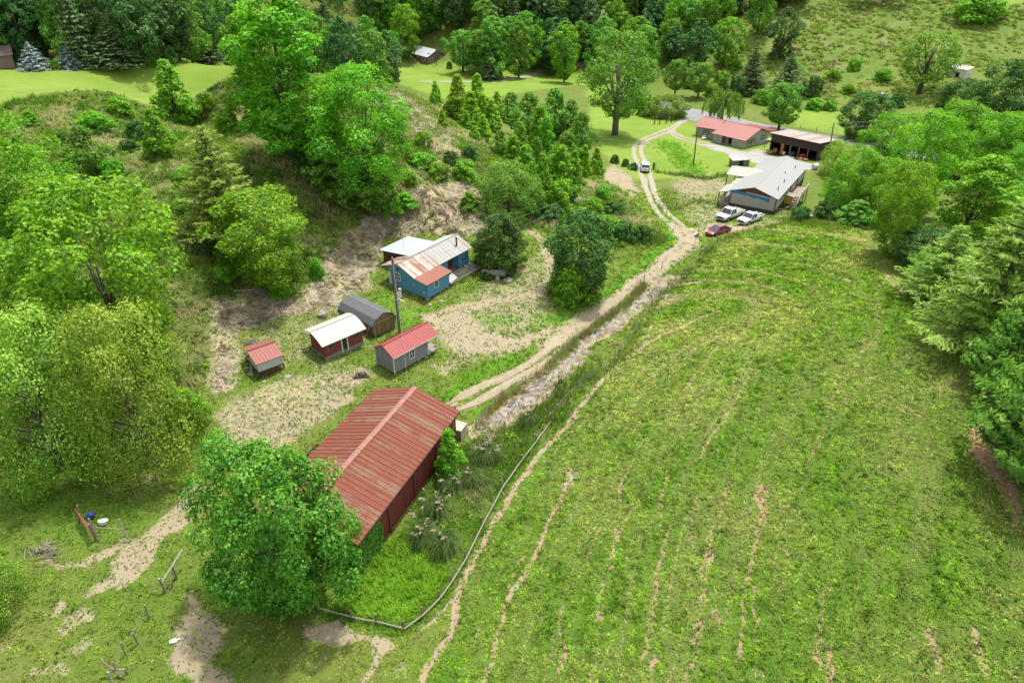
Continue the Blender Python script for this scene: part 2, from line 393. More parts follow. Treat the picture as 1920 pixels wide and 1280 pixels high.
# the pasture itself, and rough ground
PASTURE = [(770,1300),(830,1210),(870,1105),(900,1040),(960,925),(1040,800),(1085,755),(1150,680),(1250,560),(1340,470),(1400,448),(1500,418),(1600,425),(1640,500),(1700,560),(1760,640),(1830,780),(1900,900),(1930,1000),(1930,1300)]
MP('pasture', PASTURE, 1.0, 1)
MP('rough', [(-20,200),(200,175),(400,160),(480,150),(700,160),(840,230),(960,300),(1100,300),(1200,400),(1240,450),(1180,470),(1000,420),(950,380),(860,340),(740,370),(640,430),(560,540),(400,560),(380,700),(300,850),(-20,860)], 2, 1)
MP('rough', [(1290,90),(1400,20),(1500,-20),(1930,20),(1930,200),(1600,190),(1450,190),(1330,160)], 3, 1)
MP('rough', [(800,1000),(860,880),(900,830),(960,790),(1030,770),(1080,710),(1130,650),(1120,700),(1035,810),(960,900),(880,1030),(840,1080)], .8, .9)
MP('mown', [(1290,90),(1400,20),(1500,-20),(1930,20),(1930,200),(1600,190),(1450,190),(1330,160)], 3, .3)
MP('lush', [(1290,90),(1400,20),(1500,-20),(1930,20),(1930,200),(1600,190),(1450,190),(1330,160)], 3, .3)
ML('gravel', [(930,792),(960,765),(1003,731),(1036,698),(1077,659),(1108,630),(1151,600),(1195,571),(1239,542)], .95, .8, .66)
MP('gravel', [(1330,268),(1372,279),(1400,286),(1422,279),(1452,292),(1475,300),(1530,310),(1520,320),(1440,306),(1425,302),(1380,291),(1330,280)], .8, 1)
def masks(x, y, names=('dirt', 'clay', 'straw', 'streak', 'lush', 'mown', 'pasture', 'rough', 'gravel')):
    out = {}
    wx = x + (fnoise(x / 1.3, y / 1.3, 21) - .5) * 1.1; wy = y + (fnoise(x / 1.3, y / 1.3, 22) - .5) * 1.1
    wx = wx + (fnoise(x / 3.4, y / 3.4, 23) - .5) * 1.6; wy = wy + (fnoise(x / 3.4, y / 3.4, 24) - .5) * 1.6
    for m in names:
        a = np.zeros(x.shape)
        for s in SHAPES.get(m, []):
            pts = np.array(s[1]); pad = 5
            sel = (x > pts[:, 0].min() - pad) & (x < pts[:, 0].max() + pad) & (y > pts[:, 1].min() - pad) & (y < pts[:, 1].max() + pad)
            if not sel.any(): continue
            if s[0] == 'L':
                k = .35 if s[2] < .4 else 1
                sx = x[sel] + (wx[sel] - x[sel]) * k; sy = y[sel] + (wy[sel] - y[sel]) * k
                d = d_line(sx, sy, s[1]); val = s[4] * (1 - sstep(s[2] - s[3] * .5, s[2] + s[3] * .5, d))
            else:
                sx = wx[sel]; sy = wy[sel]; ins = in_poly(sx, sy, s[1]); d = d_line(sx, sy, list(s[1]) + [s[1][0]])
                val = s[3] * sstep(-s[2], s[2], np.where(ins, d, -d))
            a[sel] = np.maximum(a[sel], val)
        if m == 'dirt': a = a * np.where(a < .99, .74 + .5 * fnoise(x / 1.9, y / 1.9, 26), 1)
        out[m] = np.clip(a, 0, 1)
    if 'streak' in out:      # bands left by the mower, parallel to the pasture's curved edge
        sel = out['pasture'] > .02
        if sel.any():
            d = d_line(x[sel], y[sel], [tuple(q) for q in _fa[::2]]); b = vnoise(d / .62, y[sel] / 22 + d * .02, 81) * .6 + vnoise(d / 1.7, y[sel] / 30, 82) * .4; br = fnoise(x[sel] / 3, y[sel] / 3, 83)
            out['streak'][sel] = np.maximum(out['streak'][sel], sstep(.56, .8, b) * (.35 + .65 * br) * (.35 + .5 * sstep(30, 70, y[sel])))
    return out

# ------------------------------------------------------------ node helpers for materials
def new_mat(name):
    m = bpy.data.materials.new(name); m.use_nodes = True; t = m.node_tree
    t.nodes.clear()
    out = t.nodes.new('ShaderNodeOutputMaterial'); b = t.nodes.new('ShaderNodeBsdfPrincipled')
    t.links.new(b.outputs[0], out.inputs[0])
    return m, t, b, out
def nd(t, ty, **k):
    n = t.nodes.new(ty)
    for a, v in k.items():
        if a.startswith('i_'): n.inputs[a[2:].replace('_', ' ')].default_value = v
        elif a[0] == 'n' and a[1:].isdigit(): n.inputs[int(a[1:])].default_value = v
        else: setattr(n, a, v)
    return n
def noise(t, vec, scale, detail=3, rough=.6):
    n = nd(t, 'ShaderNodeTexNoise'); n.inputs['Scale'].default_value = scale; n.inputs['Detail'].default_value = detail; n.inputs['Roughness'].default_value = rough
    if vec is not None: t.links.new(vec, n.inputs['Vector'])
    return n.outputs['Fac']
def math_(t, op, a, b=None, c=None):
    n = nd(t, 'ShaderNodeMath', operation=op)
    for i, v in enumerate((a, b, c)):
        if v is None: continue
        if isinstance(v, (int, float)): n.inputs[i].default_value = v
        else: t.links.new(v, n.inputs[i])
    return n.outputs[0]
def ramp(t, fac, lo, hi):
    n = nd(t, 'ShaderNodeMapRange'); n.clamp = True
    n.inputs['From Min'].default_value = lo; n.inputs['From Max'].default_value = hi
    t.links.new(fac, n.inputs['Value']); return n.outputs[0]
def mixc(t, fac, a, b):
    n = nd(t, 'ShaderNodeMix', data_type='RGBA')
    for s, v in ((n.inputs[0], fac), (n.inputs[6], a), (n.inputs[7], b)):
        if isinstance(v, (int, float)): s.default_value = v
        elif isinstance(v, tuple): s.default_value = (*v, 1)
        else: t.links.new(v, s)
    return n.outputs[2]
def bump(t, b, h, strength=.4, dist=.05):
    n = nd(t, 'ShaderNodeBump'); n.inputs['Strength'].default_value = strength; n.inputs['Distance'].default_value = dist
    t.links.new(h, n.inputs['Height']); t.links.new(n.outputs[0], b.inputs['Normal'])
def coords(t, kind='Object'): return nd(t, 'ShaderNodeTexCoord').outputs[kind]
def xyz(t, v):
    n = nd(t, 'ShaderNodeSeparateXYZ'); t.links.new(v, n.inputs[0]); return n.outputs

# ground material: the masks choose between soil, straw and grass, noise breaks their edges
def ground_material():
    m, t, b, o = new_mat('ground')
    co = coords(t, 'Object')
    a1 = nd(t, 'ShaderNodeAttribute', attribute_name='m1'); a2 = nd(t, 'ShaderNodeAttribute', attribute_name='m2'); a3 = nd(t, 'ShaderNodeAttribute', attribute_name='m3')
    s1 = nd(t, 'ShaderNodeSeparateColor'); t.links.new(a1.outputs['Color'], s1.inputs[0])
    s2 = nd(t, 'ShaderNodeSeparateColor'); t.links.new(a2.outputs['Color'], s2.inputs[0])
    s3 = nd(t, 'ShaderNodeSeparateColor'); t.links.new(a3.outputs['Color'], s3.inputs[0])
    dirt, clay, straw = s1.outputs; lush, mown, past = s2.outputs; rough, gravel, streak = s3.outputs
    nf = noise(t, co, 5.0, 5, .75); nm = noise(t, co, .9, 4, .65); nl = noise(t, co, .13, 3, .6); nx = noise(t, co, 18.0, 3, .7)
    g = mixc(t, ramp(t, nm, .3, .7), (0.041, 0.079, 0.009), (0.094, 0.150, 0.017))
    g = mixc(t, ramp(t, nf, .35, .75), g, (0.120, 0.150, 0.030))
    g = mixc(t, math_(t, 'MULTIPLY', ramp(t, nl, .45, .7), .5), g, (0.150, 0.143, 0.045))
    pg = mixc(t, ramp(t, nm, .3, .72), (.028, .06, .008), (.07, .135, .013)); pg = mixc(t, ramp(t, nx, .45, .7), pg, (.11, .19, .02))  # pasture ground coloured dark so gaps between tufts look shaded
    pg = mixc(t, math_(t, 'MULTIPLY', ramp(t, nl, .45, .7), .4), pg, (.155, .165, .05))
    g = mixc(t, past, g, pg)
    g = mixc(t, math_(t, 'MULTIPLY', lush, .9), g, mixc(t, nf, (0.053, 0.143, 0.009), (0.098, 0.210, 0.015)))
    rg = mixc(t, ramp(t, nm, .3, .7), (0.038, 0.071, 0.009), (0.112, 0.150, 0.030)); rg = mixc(t, math_(t, 'MULTIPLY', ramp(t, nl, .5, .65), .6), rg, (0.165, 0.143, 0.064))
    g = mixc(t, rough, g, rg)
    mg = mixc(t, ramp(t, nl, .3, .7), (0.104, 0.194, 0.016), (0.167, 0.243, 0.031)); mg = mixc(t, math_(t, 'MULTIPLY', ramp(t, nm, .35, .75), .5), mg, (0.189, 0.211, 0.054)); mg = mixc(t, math_(t, 'MULTIPLY', ramp(t, nf, .4, .7), .4), mg, (0.072, 0.140, 0.013))
    g = mixc(t, mown, g, mg)
    def edge(mk, lo=.34, hi=.66, amt=1.25):
        q = math_(t, 'ADD', math_(t, 'MULTIPLY', math_(t, 'SUBTRACT', nf, .5), amt), math_(t, 'MULTIPLY', math_(t, 'SUBTRACT', nm, .5), .6)); gate = math_(t, 'MINIMUM', math_(t, 'MULTIPLY', mk, 3.0), 1.0); return ramp(t, math_(t, 'ADD', mk, math_(t, 'MULTIPLY', q, gate)), lo, hi)
    st = mixc(t, ramp(t, nf, .3, .72), (.17, .13, .085), (.37, .31, .22)); st = mixc(t, ramp(t, nl, .45, .75), st, (.30, .255, .14))
    c = mixc(t, edge(straw), g, st)
    c = mixc(t, edge(streak, .45, .75, 1.3), c, mixc(t, nf, (0.225, 0.188, 0.083), (0.345, 0.270, 0.150)))
    di = mixc(t, ramp(t, nm, .25, .75), (0.221, 0.177, 0.108), (0.310, 0.268, 0.180)); di = mixc(t, math_(t, 'MULTIPLY', ramp(t, nm, .52, .7), .45), di, (0.182, 0.140, 0.084)); di = mixc(t, math_(t, 'MULTIPLY', ramp(t, nx, .5, .75), .45), di, (0.157, 0.117, 0.072))
    di = mixc(t, math_(t, 'MULTIPLY', clay, .85), di, mixc(t, nm, (.25, .125, .062), (.34, .20, .115)))
    c = mixc(t, edge(dirt), c, di)
    c = mixc(t, edge(gravel), c, mixc(t, ramp(t, nx, .3, .7), (.19, .175, .155), (.335, .315, .28)))
    t.links.new(c, b.inputs['Base Color']); b.inputs['Roughness'].default_value = .95; b.inputs['Specular IOR Level'].default_value = .15
    hh = math_(t, 'ADD', math_(t, 'MULTIPLY', nf, .6), math_(t, 'MULTIPLY', nx, .4))
    bump(t, b, hh, .9, .14)
    return m
def axis(segs):
    out = []
    for a, b_, s in segs: out.append(np.arange(a, b_, s))
    return np.concatenate(out + [[segs[-1][1]]])
_ax = axis([(-300, -110, 4), (-110, -60, 1.2), (-60, -36, .5), (-36, 44, .3), (44, 70, .6), (70, 110, 1.2), (110, 360, 4)])
_ay = axis([(-40, 16, 2), (16, 95, .3), (95, 130, .5), (130, 180, .7), (180, 280, 1.4), (280, 560, 4)])
GM = {}
def make_ground():
    X, Y = np.meshgrid(_ax, _ay); Z = HT(X, Y); x = X.ravel(); y = Y.ravel()
    k = masks(x, y); GM.update({m: a.reshape(X.shape) for m, a in k.items()}); z = Z.ravel() - .05 * k['dirt'] * (x < 60)
    z = z + (fnoise(x / .8, y / .8, 31) - .5) * .10 * (1 - k['mown']) * (y < 140) + (fnoise(x / 2.2, y / 2.2, 33) - .5) * .8 * k['rough'] * (1 - k['dirt'])
    nx, ny = len(_ax), len(_ay); idx = np.arange(nx * ny).reshape(ny, nx)
    F = np.stack([idx[:-1, :-1], idx[:-1, 1:], idx[1:, 1:], idx[1:, :-1]], -1).reshape(-1, 4)
    one = np.ones(len(x))
    A = {'m1': ('POINT', np.stack([k['dirt'], k['clay'], k['straw'], one], -1)), 'm2': ('POINT', np.stack([k['lush'], k['mown'], k['pasture'], one], -1)), 'm3': ('POINT', np.stack([k['rough'], k['gravel'], k['streak'], one], -1))}
    return tag(np_mesh('ground', np.stack([x, y, z], -1), F, ground_material(), None, A, True), kind='structure')
make_ground()

def gmask(m, x, y):
    """value of a ground mask at points"""
    i = np.clip(np.searchsorted(_ax, x) - 1, 0, len(_ax) - 2); j = np.clip(np.searchsorted(_ay, y) - 1, 0, len(_ay) - 2)
    a = np.clip((x - _ax[i]) / (_ax[i + 1] - _ax[i]), 0, 1); b = np.clip((y - _ay[j]) / (_ay[j + 1] - _ay[j]), 0, 1); g = GM[m]
    return (g[j, i] * (1 - a) + g[j, i + 1] * a) * (1 - b) + (g[j + 1, i] * (1 - a) + g[j + 1, i + 1] * a) * b
# ------------------------------------------------------------ materials of built things
def mat_plain(name, c, c2=None, rough=.6, scale=3.0, spec=.3, metal=0.0, bmp=0.0):
    m, t, b, o = new_mat(name); co = coords(t)
    if c2 is None: c2 = tuple(x * .75 for x in c)
    col = mixc(t, ramp(t, noise(t, co, scale, 5, .7), .3, .72), c, c2)
    t.links.new(col, b.inputs['Base Color']); b.inputs['Roughness'].default_value = rough
    b.inputs['Metallic'].default_value = metal; b.inputs['Specular IOR Level'].default_value = spec
    if bmp: bump(t, b, noise(t, co, scale * 8, 4), .5, bmp)
    return m
def mat_boards(name, c, c2, step=.2, axis='xy', groove=.10, wear=None, wear_amt=.5, rough=.8, varied=0.0):
    """painted boards: grooves every step metres, streaks and wear of their own"""
    m, t, b, o = new_mat(name); co = coords(t); X, Y, Z = xyz(t, co)
    s = math_(t, 'ADD', X, Y) if axis == 'xy' else Z
    q = math_(t, 'DIVIDE', s, step); fr = math_(t, 'FRACT', q); gr = math_(t, 'LESS_THAN', fr, groove)
    st = nd(t, 'ShaderNodeCombineXYZ')
    if axis == 'xy':
        t.links.new(math_(t, 'MULTIPLY', s, 7), st.inputs[0]); t.links.new(math_(t, 'MULTIPLY', Z, .7), st.inputs[1])
    else:
        t.links.new(math_(t, 'MULTIPLY', math_(t, 'ADD', X, Y), .7), st.inputs[0]); t.links.new(math_(t, 'MULTIPLY', Z, 7), st.inputs[1])
    sn = noise(t, st.outputs[0], 1.3, 5, .7); cn = noise(t, co, 1.1, 4, .7)
    col = mixc(t, ramp(t, sn, .3, .7), c, c2)
    if varied:
        w = nd(t, 'ShaderNodeTexWhiteNoise', noise_dimensions='1D'); t.links.new(math_(t, 'FLOOR', q), w.inputs['W'])
        col = mixc(t, math_(t, 'MULTIPLY', w.outputs[0], varied), col, tuple(x * .45 for x in c))
    if wear is not None: col = mixc(t, math_(t, 'MULTIPLY', ramp(t, math_(t, 'ADD', math_(t, 'MULTIPLY', sn, .6), math_(t, 'MULTIPLY', cn, .4)), .52, .68), wear_amt), col, wear)
    col = mixc(t, math_(t, 'MULTIPLY', gr, .55), col, tuple(x * .25 for x in c))
    t.links.new(col, b.inputs['Base Color']); b.inputs['Roughness'].default_value = rough; b.inputs['Specular IOR Level'].default_value = .25
    bump(t, b, math_(t, 'SUBTRACT', math_(t, 'MULTIPLY', sn, .2), gr), .5, .02)
    return m
def mat_metal_roof(name, c, c2, rust=None, rust_amt=.4, run='y', rough=.45, sheet=None):
    """painted sheet metal: streaks run down the slope, rust in patches; sheet = width of single sheets"""
    m, t, b, o = new_mat(name); co = coords(t); X, Y, Z = xyz(t, co)
    along = Y if run == 'y' else X; across = X if run == 'y' else Y
    st = nd(t, 'ShaderNodeCombineXYZ'); t.links.new(math_(t, 'MULTIPLY', across, 4), st.inputs[0]); t.links.new(math_(t, 'MULTIPLY', along, .45), st.inputs[1])
    sn = noise(t, st.outputs[0], 1.4, 5, .7); cn = noise(t, co, .8, 5, .7)
    col = mixc(t, ramp(t, sn, .25, .75), c, c2)
    if sheet:
        w = nd(t, 'ShaderNodeTexWhiteNoise', noise_dimensions='1D'); t.links.new(math_(t, 'FLOOR', math_(t, 'DIVIDE', across, sheet)), w.inputs['W'])
        col = mixc(t, math_(t, 'MULTIPLY', w.outputs[0], .5), col, tuple(x * .72 for x in c2))
    if rust is not None:
        f = math_(t, 'ADD', math_(t, 'MULTIPLY', sn, .55), math_(t, 'MULTIPLY', cn, .45))
        if sheet: f = math_(t, 'ADD', f, math_(t, 'MULTIPLY', math_(t, 'SUBTRACT', w.outputs[0], .5), .28))
        col = mixc(t, ramp(t, f, .62 - .25 * rust_amt, .70 - .18 * rust_amt), col, mixc(t, cn, rust, tuple(x * .6 for x in rust)))
    t.links.new(col, b.inputs['Base Color']); b.inputs['Roughness'].default_value = rough; b.inputs['Specular IOR Level'].default_value = .25
    bump(t, b, sn, .15, .02)
    return m
def mat_shingle(name, c, c2):
    m, t, b, o = new_mat(name); co = coords(t, 'UV') if False else coords(t); X, Y, Z = xyz(t, co)
    br = nd(t, 'ShaderNodeTexBrick'); br.inputs['Scale'].default_value = 3.2; br.inputs['Color1'].default_value = (*c, 1); br.inputs['Color2'].default_value = (*c2, 1); br.inputs['Mortar'].default_value = (*[x * .35 for x in c], 1); br.inputs['Mortar Size'].default_value = .035
    v = nd(t, 'ShaderNodeCombineXYZ'); t.links.new(X, v.inputs[0]); t.links.new(math_(t, 'ADD', Z, math_(t, 'MULTIPLY', Y, .6)), v.inputs[1])
    t.links.new(v.outputs[0], br.inputs['Vector'])
    col = mixc(t, math_(t, 'MULTIPLY', noise(t, co, 2.5, 4), .6), br.outputs[0], tuple(x * 1.7 for x in c2))
    t.links.new(col, b.inputs['Base Color']); b.inputs['Roughness'].default_value = .95
    return m
def mat_brick(name, c, c2):
    m, t, b, o = new_mat(name); co = coords(t); X, Y, Z = xyz(t, co)
    br = nd(t, 'ShaderNodeTexBrick'); br.inputs['Scale'].default_value = 4; br.inputs['Color1'].default_value = (*c, 1); br.inputs['Color2'].default_value = (*c2, 1); br.inputs['Mortar'].default_value = (.4, .36, .32, 1)
    v = nd(t, 'ShaderNodeCombineXYZ'); t.links.new(math_(t, 'ADD', X, Y), v.inputs[0]); t.links.new(Z, v.inputs[1]); t.links.new(v.outputs[0], br.inputs['Vector'])
    t.links.new(br.outputs[0], b.inputs['Base Color']); b.inputs['Roughness'].default_value = .9
    return m
def mat_glass(name, c=(.02, .025, .03)):
    m, t, b, o = new_mat(name); b.inputs['Base Color'].default_value = (*c, 1); b.inputs['Roughness'].default_value = .08; b.inputs['Specular IOR Level'].default_value = .7
    return m
M = {}
M['barn_roof'] = mat_metal_roof('barn_roof', (.135, .037, .020), (.165, .056, .034), (.21, .115, .075), .3, 'y', .85, .9)
M['barn_wall'] = mat_boards('barn_wall', (0.172, 0.035, 0.025), (0.117, 0.023, 0.019), .22, 'xy', .08, (0.234, 0.187, 0.156), .35)
M['red_roof'] = mat_metal_roof('red_roof', (.235, .045, .042), (.265, .066, .06), (.30, .13, .11), .0, 'y', .55)
M['coop_roof'] = mat_metal_roof('coop_roof', (.215, .065, .055), (.25, .10, .085), (.16, .065, .045), .15, 'y', .6)
M['grey_wall'] = mat_boards('grey_wall', (0.195, 0.199, 0.207), (0.218, 0.222, 0.230), .2, 'xy', .06)
M['white'] = mat_plain('white_paint', (0.608, 0.601, 0.577), (0.515, 0.507, 0.476), .6)
M['white_roof'] = mat_metal_roof('white_roof', (0.352, 0.339, 0.304), (0.308, 0.295, 0.260), (0.299, 0.229, 0.150), -.05, 'y', .6)
M['red_wall'] = mat_boards('red_wall', (0.187, 0.035, 0.031), (0.234, 0.058, 0.047), .24, 'z', .06, (0.296, 0.172, 0.140), .6)
M['stone'] = mat_plain('stone', (0.281, 0.257, 0.226), (0.172, 0.156, 0.140), .95, 2.5, bmp=.04)
M['shingle'] = mat_shingle('black_shingle', (0.043, 0.045, 0.051), (0.070, 0.073, 0.078))
M['plank'] = mat_boards('plank', (0.281, 0.187, 0.082), (0.203, 0.133, 0.058), .17, 'xy', .09, (0.117, 0.078, 0.047), .5, varied=.8)
M['tin_wall'] = mat_boards('tin_wall', (0.468, 0.491, 0.491), (0.390, 0.413, 0.421), .17, 'xy', .14, (0.312, 0.195, 0.133), .25, rough=.5)
M['rust_frame'] = mat_plain('rust_frame', (0.117, 0.043, 0.031), (0.078, 0.035, 0.027), .85)
M['blue_wall'] = mat_boards('blue_wall', (0.056, 0.218, 0.365), (0.101, 0.304, 0.446), .2, 'xy', .05, (0.265, 0.351, 0.390), .45)
M['rusty_roof'] = mat_metal_roof('rusty_roof', (0.385, 0.350, 0.302), (0.316, 0.268, 0.220), (0.260, 0.110, 0.062), .62, 'y', .6, .62)
M['white_tin'] = mat_metal_roof('white_tin', (0.308, 0.299, 0.277), (0.255, 0.246, 0.224), (0.282, 0.202, 0.132), .12, 'y', .55, .7)
M['blue_tin'] = mat_metal_roof('blue_tin', (0.316, 0.370, 0.398), (0.370, 0.412, 0.432), None, 0, 'x', .42)
M['rust_red'] = mat_metal_roof('rust_red', (.225, .08, .055), (.27, .115, .085), (.16, .06, .038), .25, 'y', .7)
M['old_wood'] = mat_boards('old_wood', (0.234, 0.211, 0.183), (0.156, 0.136, 0.117), .15, 'xy', .05, (0.094, 0.078, 0.062), .4)
M['weathered'] = mat_plain('weathered_wood', (0.257, 0.222, 0.183), (0.164, 0.136, 0.109), .9, 6)
M['dark_wood'] = mat_plain('dark_wood', (0.078, 0.043, 0.027), (0.047, 0.027, 0.020), .9, 4)
M['joist'] = mat_plain('joist_wood', (0.187, 0.179, 0.176), (0.117, 0.113, 0.109), .9, 4)
M['brown_wood'] = mat_boards('brown_wood', (0.125, 0.058, 0.031), (0.086, 0.039, 0.022), .18, 'xy', .07)
M['post'] = mat_plain('post_wood', (0.195, 0.156, 0.117), (0.117, 0.090, 0.066), .95, 7)
M['glass'] = mat_glass('window_glass')
M['block'] = mat_plain('concrete_block', (0.351, 0.335, 0.312), (0.265, 0.250, 0.234), .95, 5)
M['light_roof'] = mat_metal_roof('light_roof', (0.220, 0.220, 0.211), (0.251, 0.251, 0.242), None, 0, 'y', .6)
M['pale_roof'] = mat_metal_roof('pale_roof', (0.290, 0.282, 0.255), (0.255, 0.246, 0.224), None, 0, 'y', .6)
M['beige_wall'] = mat_boards('beige_wall', (0.367, 0.343, 0.312), (0.335, 0.316, 0.285), .2, 'z', .06)
M['tan_wall'] = mat_boards('tan_wall', (0.328, 0.312, 0.289), (0.296, 0.285, 0.261), .2, 'z', .06)
M['blue_tarp'] = mat_plain('blue_wrap', (0.027, 0.148, 0.367), (0.047, 0.211, 0.437), .5, 2)
M['osb'] = mat_plain('bare_sheathing', (0.257, 0.129, 0.058), (0.187, 0.090, 0.039), .9, 3)
M['skirt'] = mat_plain('dark_skirting', (0.066, 0.061, 0.058), (0.047, 0.043, 0.041), .9)
M['ranch_roof'] = mat_metal_roof('ranch_roof', (.25, .10, .085), (.275, .125, .108), (.30, .17, .15), .05, 'x', .7)
M['carport_roof'] = mat_metal_roof('carport_roof', (0.329, 0.295, 0.260), (0.289, 0.247, 0.220), (0.289, 0.172, 0.117), .3, 'x', .6, 1.0)
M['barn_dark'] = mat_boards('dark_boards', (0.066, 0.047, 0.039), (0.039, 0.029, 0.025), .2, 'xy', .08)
M['orange_wood'] = mat_plain('fresh_wood', (0.374, 0.172, 0.062), (0.312, 0.140, 0.055), .8)
M['yellow'] = mat_plain('yellow_box', (0.468, 0.281, 0.035), (0.390, 0.234, 0.031), .7)
M['brick'] = mat_brick('red_brick', (0.156, 0.066, 0.051), (0.117, 0.047, 0.039))
M['house_roof'] = mat_metal_roof('house_roof', (0.398, 0.412, 0.432), (0.357, 0.378, 0.412), None, 0, 'x', .35)
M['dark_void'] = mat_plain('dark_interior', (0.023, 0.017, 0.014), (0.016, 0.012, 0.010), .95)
M['black'] = mat_plain('black_paint', (0.012, 0.012, 0.012), (0.016, 0.016, 0.017), .6)
M['steel'] = mat_plain('galvanised_steel', (0.328, 0.335, 0.343), (0.257, 0.265, 0.273), .4, 5, .5, .6)
M['brown_shutter'] = mat_plain('dark_shutter', (0.035, 0.025, 0.022), (0.023, 0.019, 0.017), .7)
M['pole'] = mat_boards('pole_wood', (0.179, 0.136, 0.098), (0.117, 0.090, 0.066), .06, 'xy', .1)

# ------------------------------------------------------------ building helpers: x along the right wall, y along the left wall, origin at the near corner
def wallbox(mb, x0, x1, y0, y1, z0, z1): return mb.box(x0, x1, y0, y1, z0, z1)
def win(parent, face, s, z, w, h, fm=None, pm=None, nx=2, nz=2, off=0.0, fw=.09, shutters=None):
    """window centred at s along the face, sill height z; face y looks to -y, x looks to -x; off = plane of the wall"""
    fm = fm or M['white']; pm = pm or M['glass']
    f = MB(); p = MB()
    def bx(mb, s0, s1, z0, z1, d0, d1):
        if face == 'y': mb.box(s0, s1, off - d1, off - d0, z0, z1)
        else: mb.box(off - d1, off - d0, s0, s1, z0, z1)
    a, b = s - w / 2, s + w / 2
    bx(f, a - fw, b + fw, z - fw, z, .003, .07); bx(f, a - fw, b + fw, z + h, z + h + fw, .003, .07)
    bx(f, a - fw, a, z, z + h, .003, .06); bx(f, b, b + fw, z, z + h, .003, .06)
    for i in range(1, nx): q = a + w * i / nx; bx(f, q - .02, q + .02, z, z + h, .012, .045)
    for i in range(1, nz): q = z + h * i / nz; bx(f, a, b, q - .022, q + .022, .012, .047)
    o = f.build('window', fm, parent); bx(p, a, b, z, z + h, .004, .012); p.build('pane', pm, o)
    if shutters:
        for q in (a - fw - .32, b + fw + .04):
            sh = MB(); bx(sh, q, q + .28, z - .06, z + h + .06, .003, .05); sh.build('shutter', shutters, parent)
    return o
def gable_x(mb, Lx, Ly, z0, ze, zr, yr=None, t=.1):
    """closed wall shell with gables at x=0 and x=Lx, ridge along x"""
    yr = Ly / 2 if yr is None else yr
    prof = [(0, z0), (Ly, z0), (Ly, ze), (yr, zr), (0, ze)]
    return mb.extr(prof, 0, Lx, 'x')
def gable_y(mb, Lx, Ly, z0, ze, zr, xr=None):
    xr = Lx / 2 if xr is None else xr
    return mb.extr([(0, z0), (Lx, z0), (Lx, ze), (xr, zr), (0, ze)], 0, Ly, 'y')
def roof_x(mb, x0, x1, y0, y1, ze0, ze1, zr, yr, th=.06, step=.6, rib=.035, wd=.05):
    """two slopes, ridge along x; ze0 at y0, ze1 at y1"""
    mb.slab((x0, y0, ze0), (x1, y0, ze0), (x1, yr, zr), (x0, yr, zr), th)
    mb.slab((x1, y1, ze1), (x0, y1, ze1), (x0, yr, zr), (x1, yr, zr), th)
    if step:
        mb.ribs((x0, y0, ze0), (x1, y0, ze0), (x1, yr, zr), (x0, yr, zr), step, wd, rib)
        mb.ribs((x1, y1, ze1), (x0, y1, ze1), (x0, yr, zr), (x1, yr, zr), step, wd, rib)
    return mb
def corner_root(name, u, v, deg, label, cat, group=None, dz=0.0):
    p = P1(u, v); return root(name, (p[0], p[1], p[2] + dz), math.radians(deg), label, cat, group)

# ------------------------------------------------------------ the long red barn
def barn():
    E2 = at_z(670, 1022, 2.6); E1 = at_z(862, 770, 2.6)
    ang = math.atan2(E1[1] - E2[1], E1[0] - E2[0]); Lx = float(np.hypot(E1[0] - E2[0], E1[1] - E2[1])); W = 9.3
    r = root('barn', (float(E2[0]), float(E2[1]), -.75), ang, 'long barn with a dull red ribbed metal roof and dark red walls', 'barn')
    ze, zr = 3.35, 4.85; o = .45
    wl = MB(); wl.extr([(o, -.8), (W - o, -.8), (W - o, ze - .02), (W / 2, zr - .12), (o, ze - .02)], .5, Lx - .5, 'x'); wl.build('wall', M['barn_wall'], r)
    rf = MB(); roof_x(rf, 0, Lx, 0, W, ze, ze, zr, W / 2, .07, .5, .038, .035)
    ro = rf.build('roof', M['barn_roof'], r)
    rc = MB(); n = 9
    for i in range(n):
        x0 = Lx * i / n + .01; x1 = Lx * (i + 1) / n - .01
        for s in (-1, 1): rc.slab((x0, W / 2 + (0 if s > 0 else -.26), zr + (.06 if s > 0 else -.02)), (x1, W / 2 + (0 if s > 0 else -.26), zr + (.06 if s > 0 else -.02)), (x1, W / 2 + (.26 if s > 0 else 0), zr + (-.02 if s > 0 else .06)), (x0, W / 2 + (.26 if s > 0 else 0), zr + (-.02 if s > 0 else .06)), .02)
    rc.build('ridge_cap', mat_metal_roof('ridge_cap', (.20, .08, .06), (.26, .14, .11), (.42, .34, .29), .3, 'y', .7), ro)
    fa = MB()
    for y in (-.02, W + .02): fa.box(0, Lx, y - .02, y + .02, ze - .2, ze - .05)
    fa.build('fascia', M['dark_wood'], r)
    for x in (.4, Lx * .28, Lx * .52, Lx * .76, Lx - .4):
        MB().box(x - .09, x + .09, o - .12, o - .005, -.8, ze - .15).build('wall_post', M['rust_frame'], r)
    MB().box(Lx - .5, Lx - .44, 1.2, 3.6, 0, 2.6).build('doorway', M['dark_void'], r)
    bt = MB()
    for i in range(16): x = Lx * .42 + i * .55; bt.box(x, x + .09, o - .03, o - .002, -.6, ze - .2)
    bt.build('batten', M['barn_wall'], r)
    return r, ang, Lx, W
BARN, BA, BLX, BW = barn()
def barn_pt(x, y): c, s = math.cos(BA), math.sin(BA); return BARN.location.x + c * x - s * y, BARN.location.y + s * x + c * y

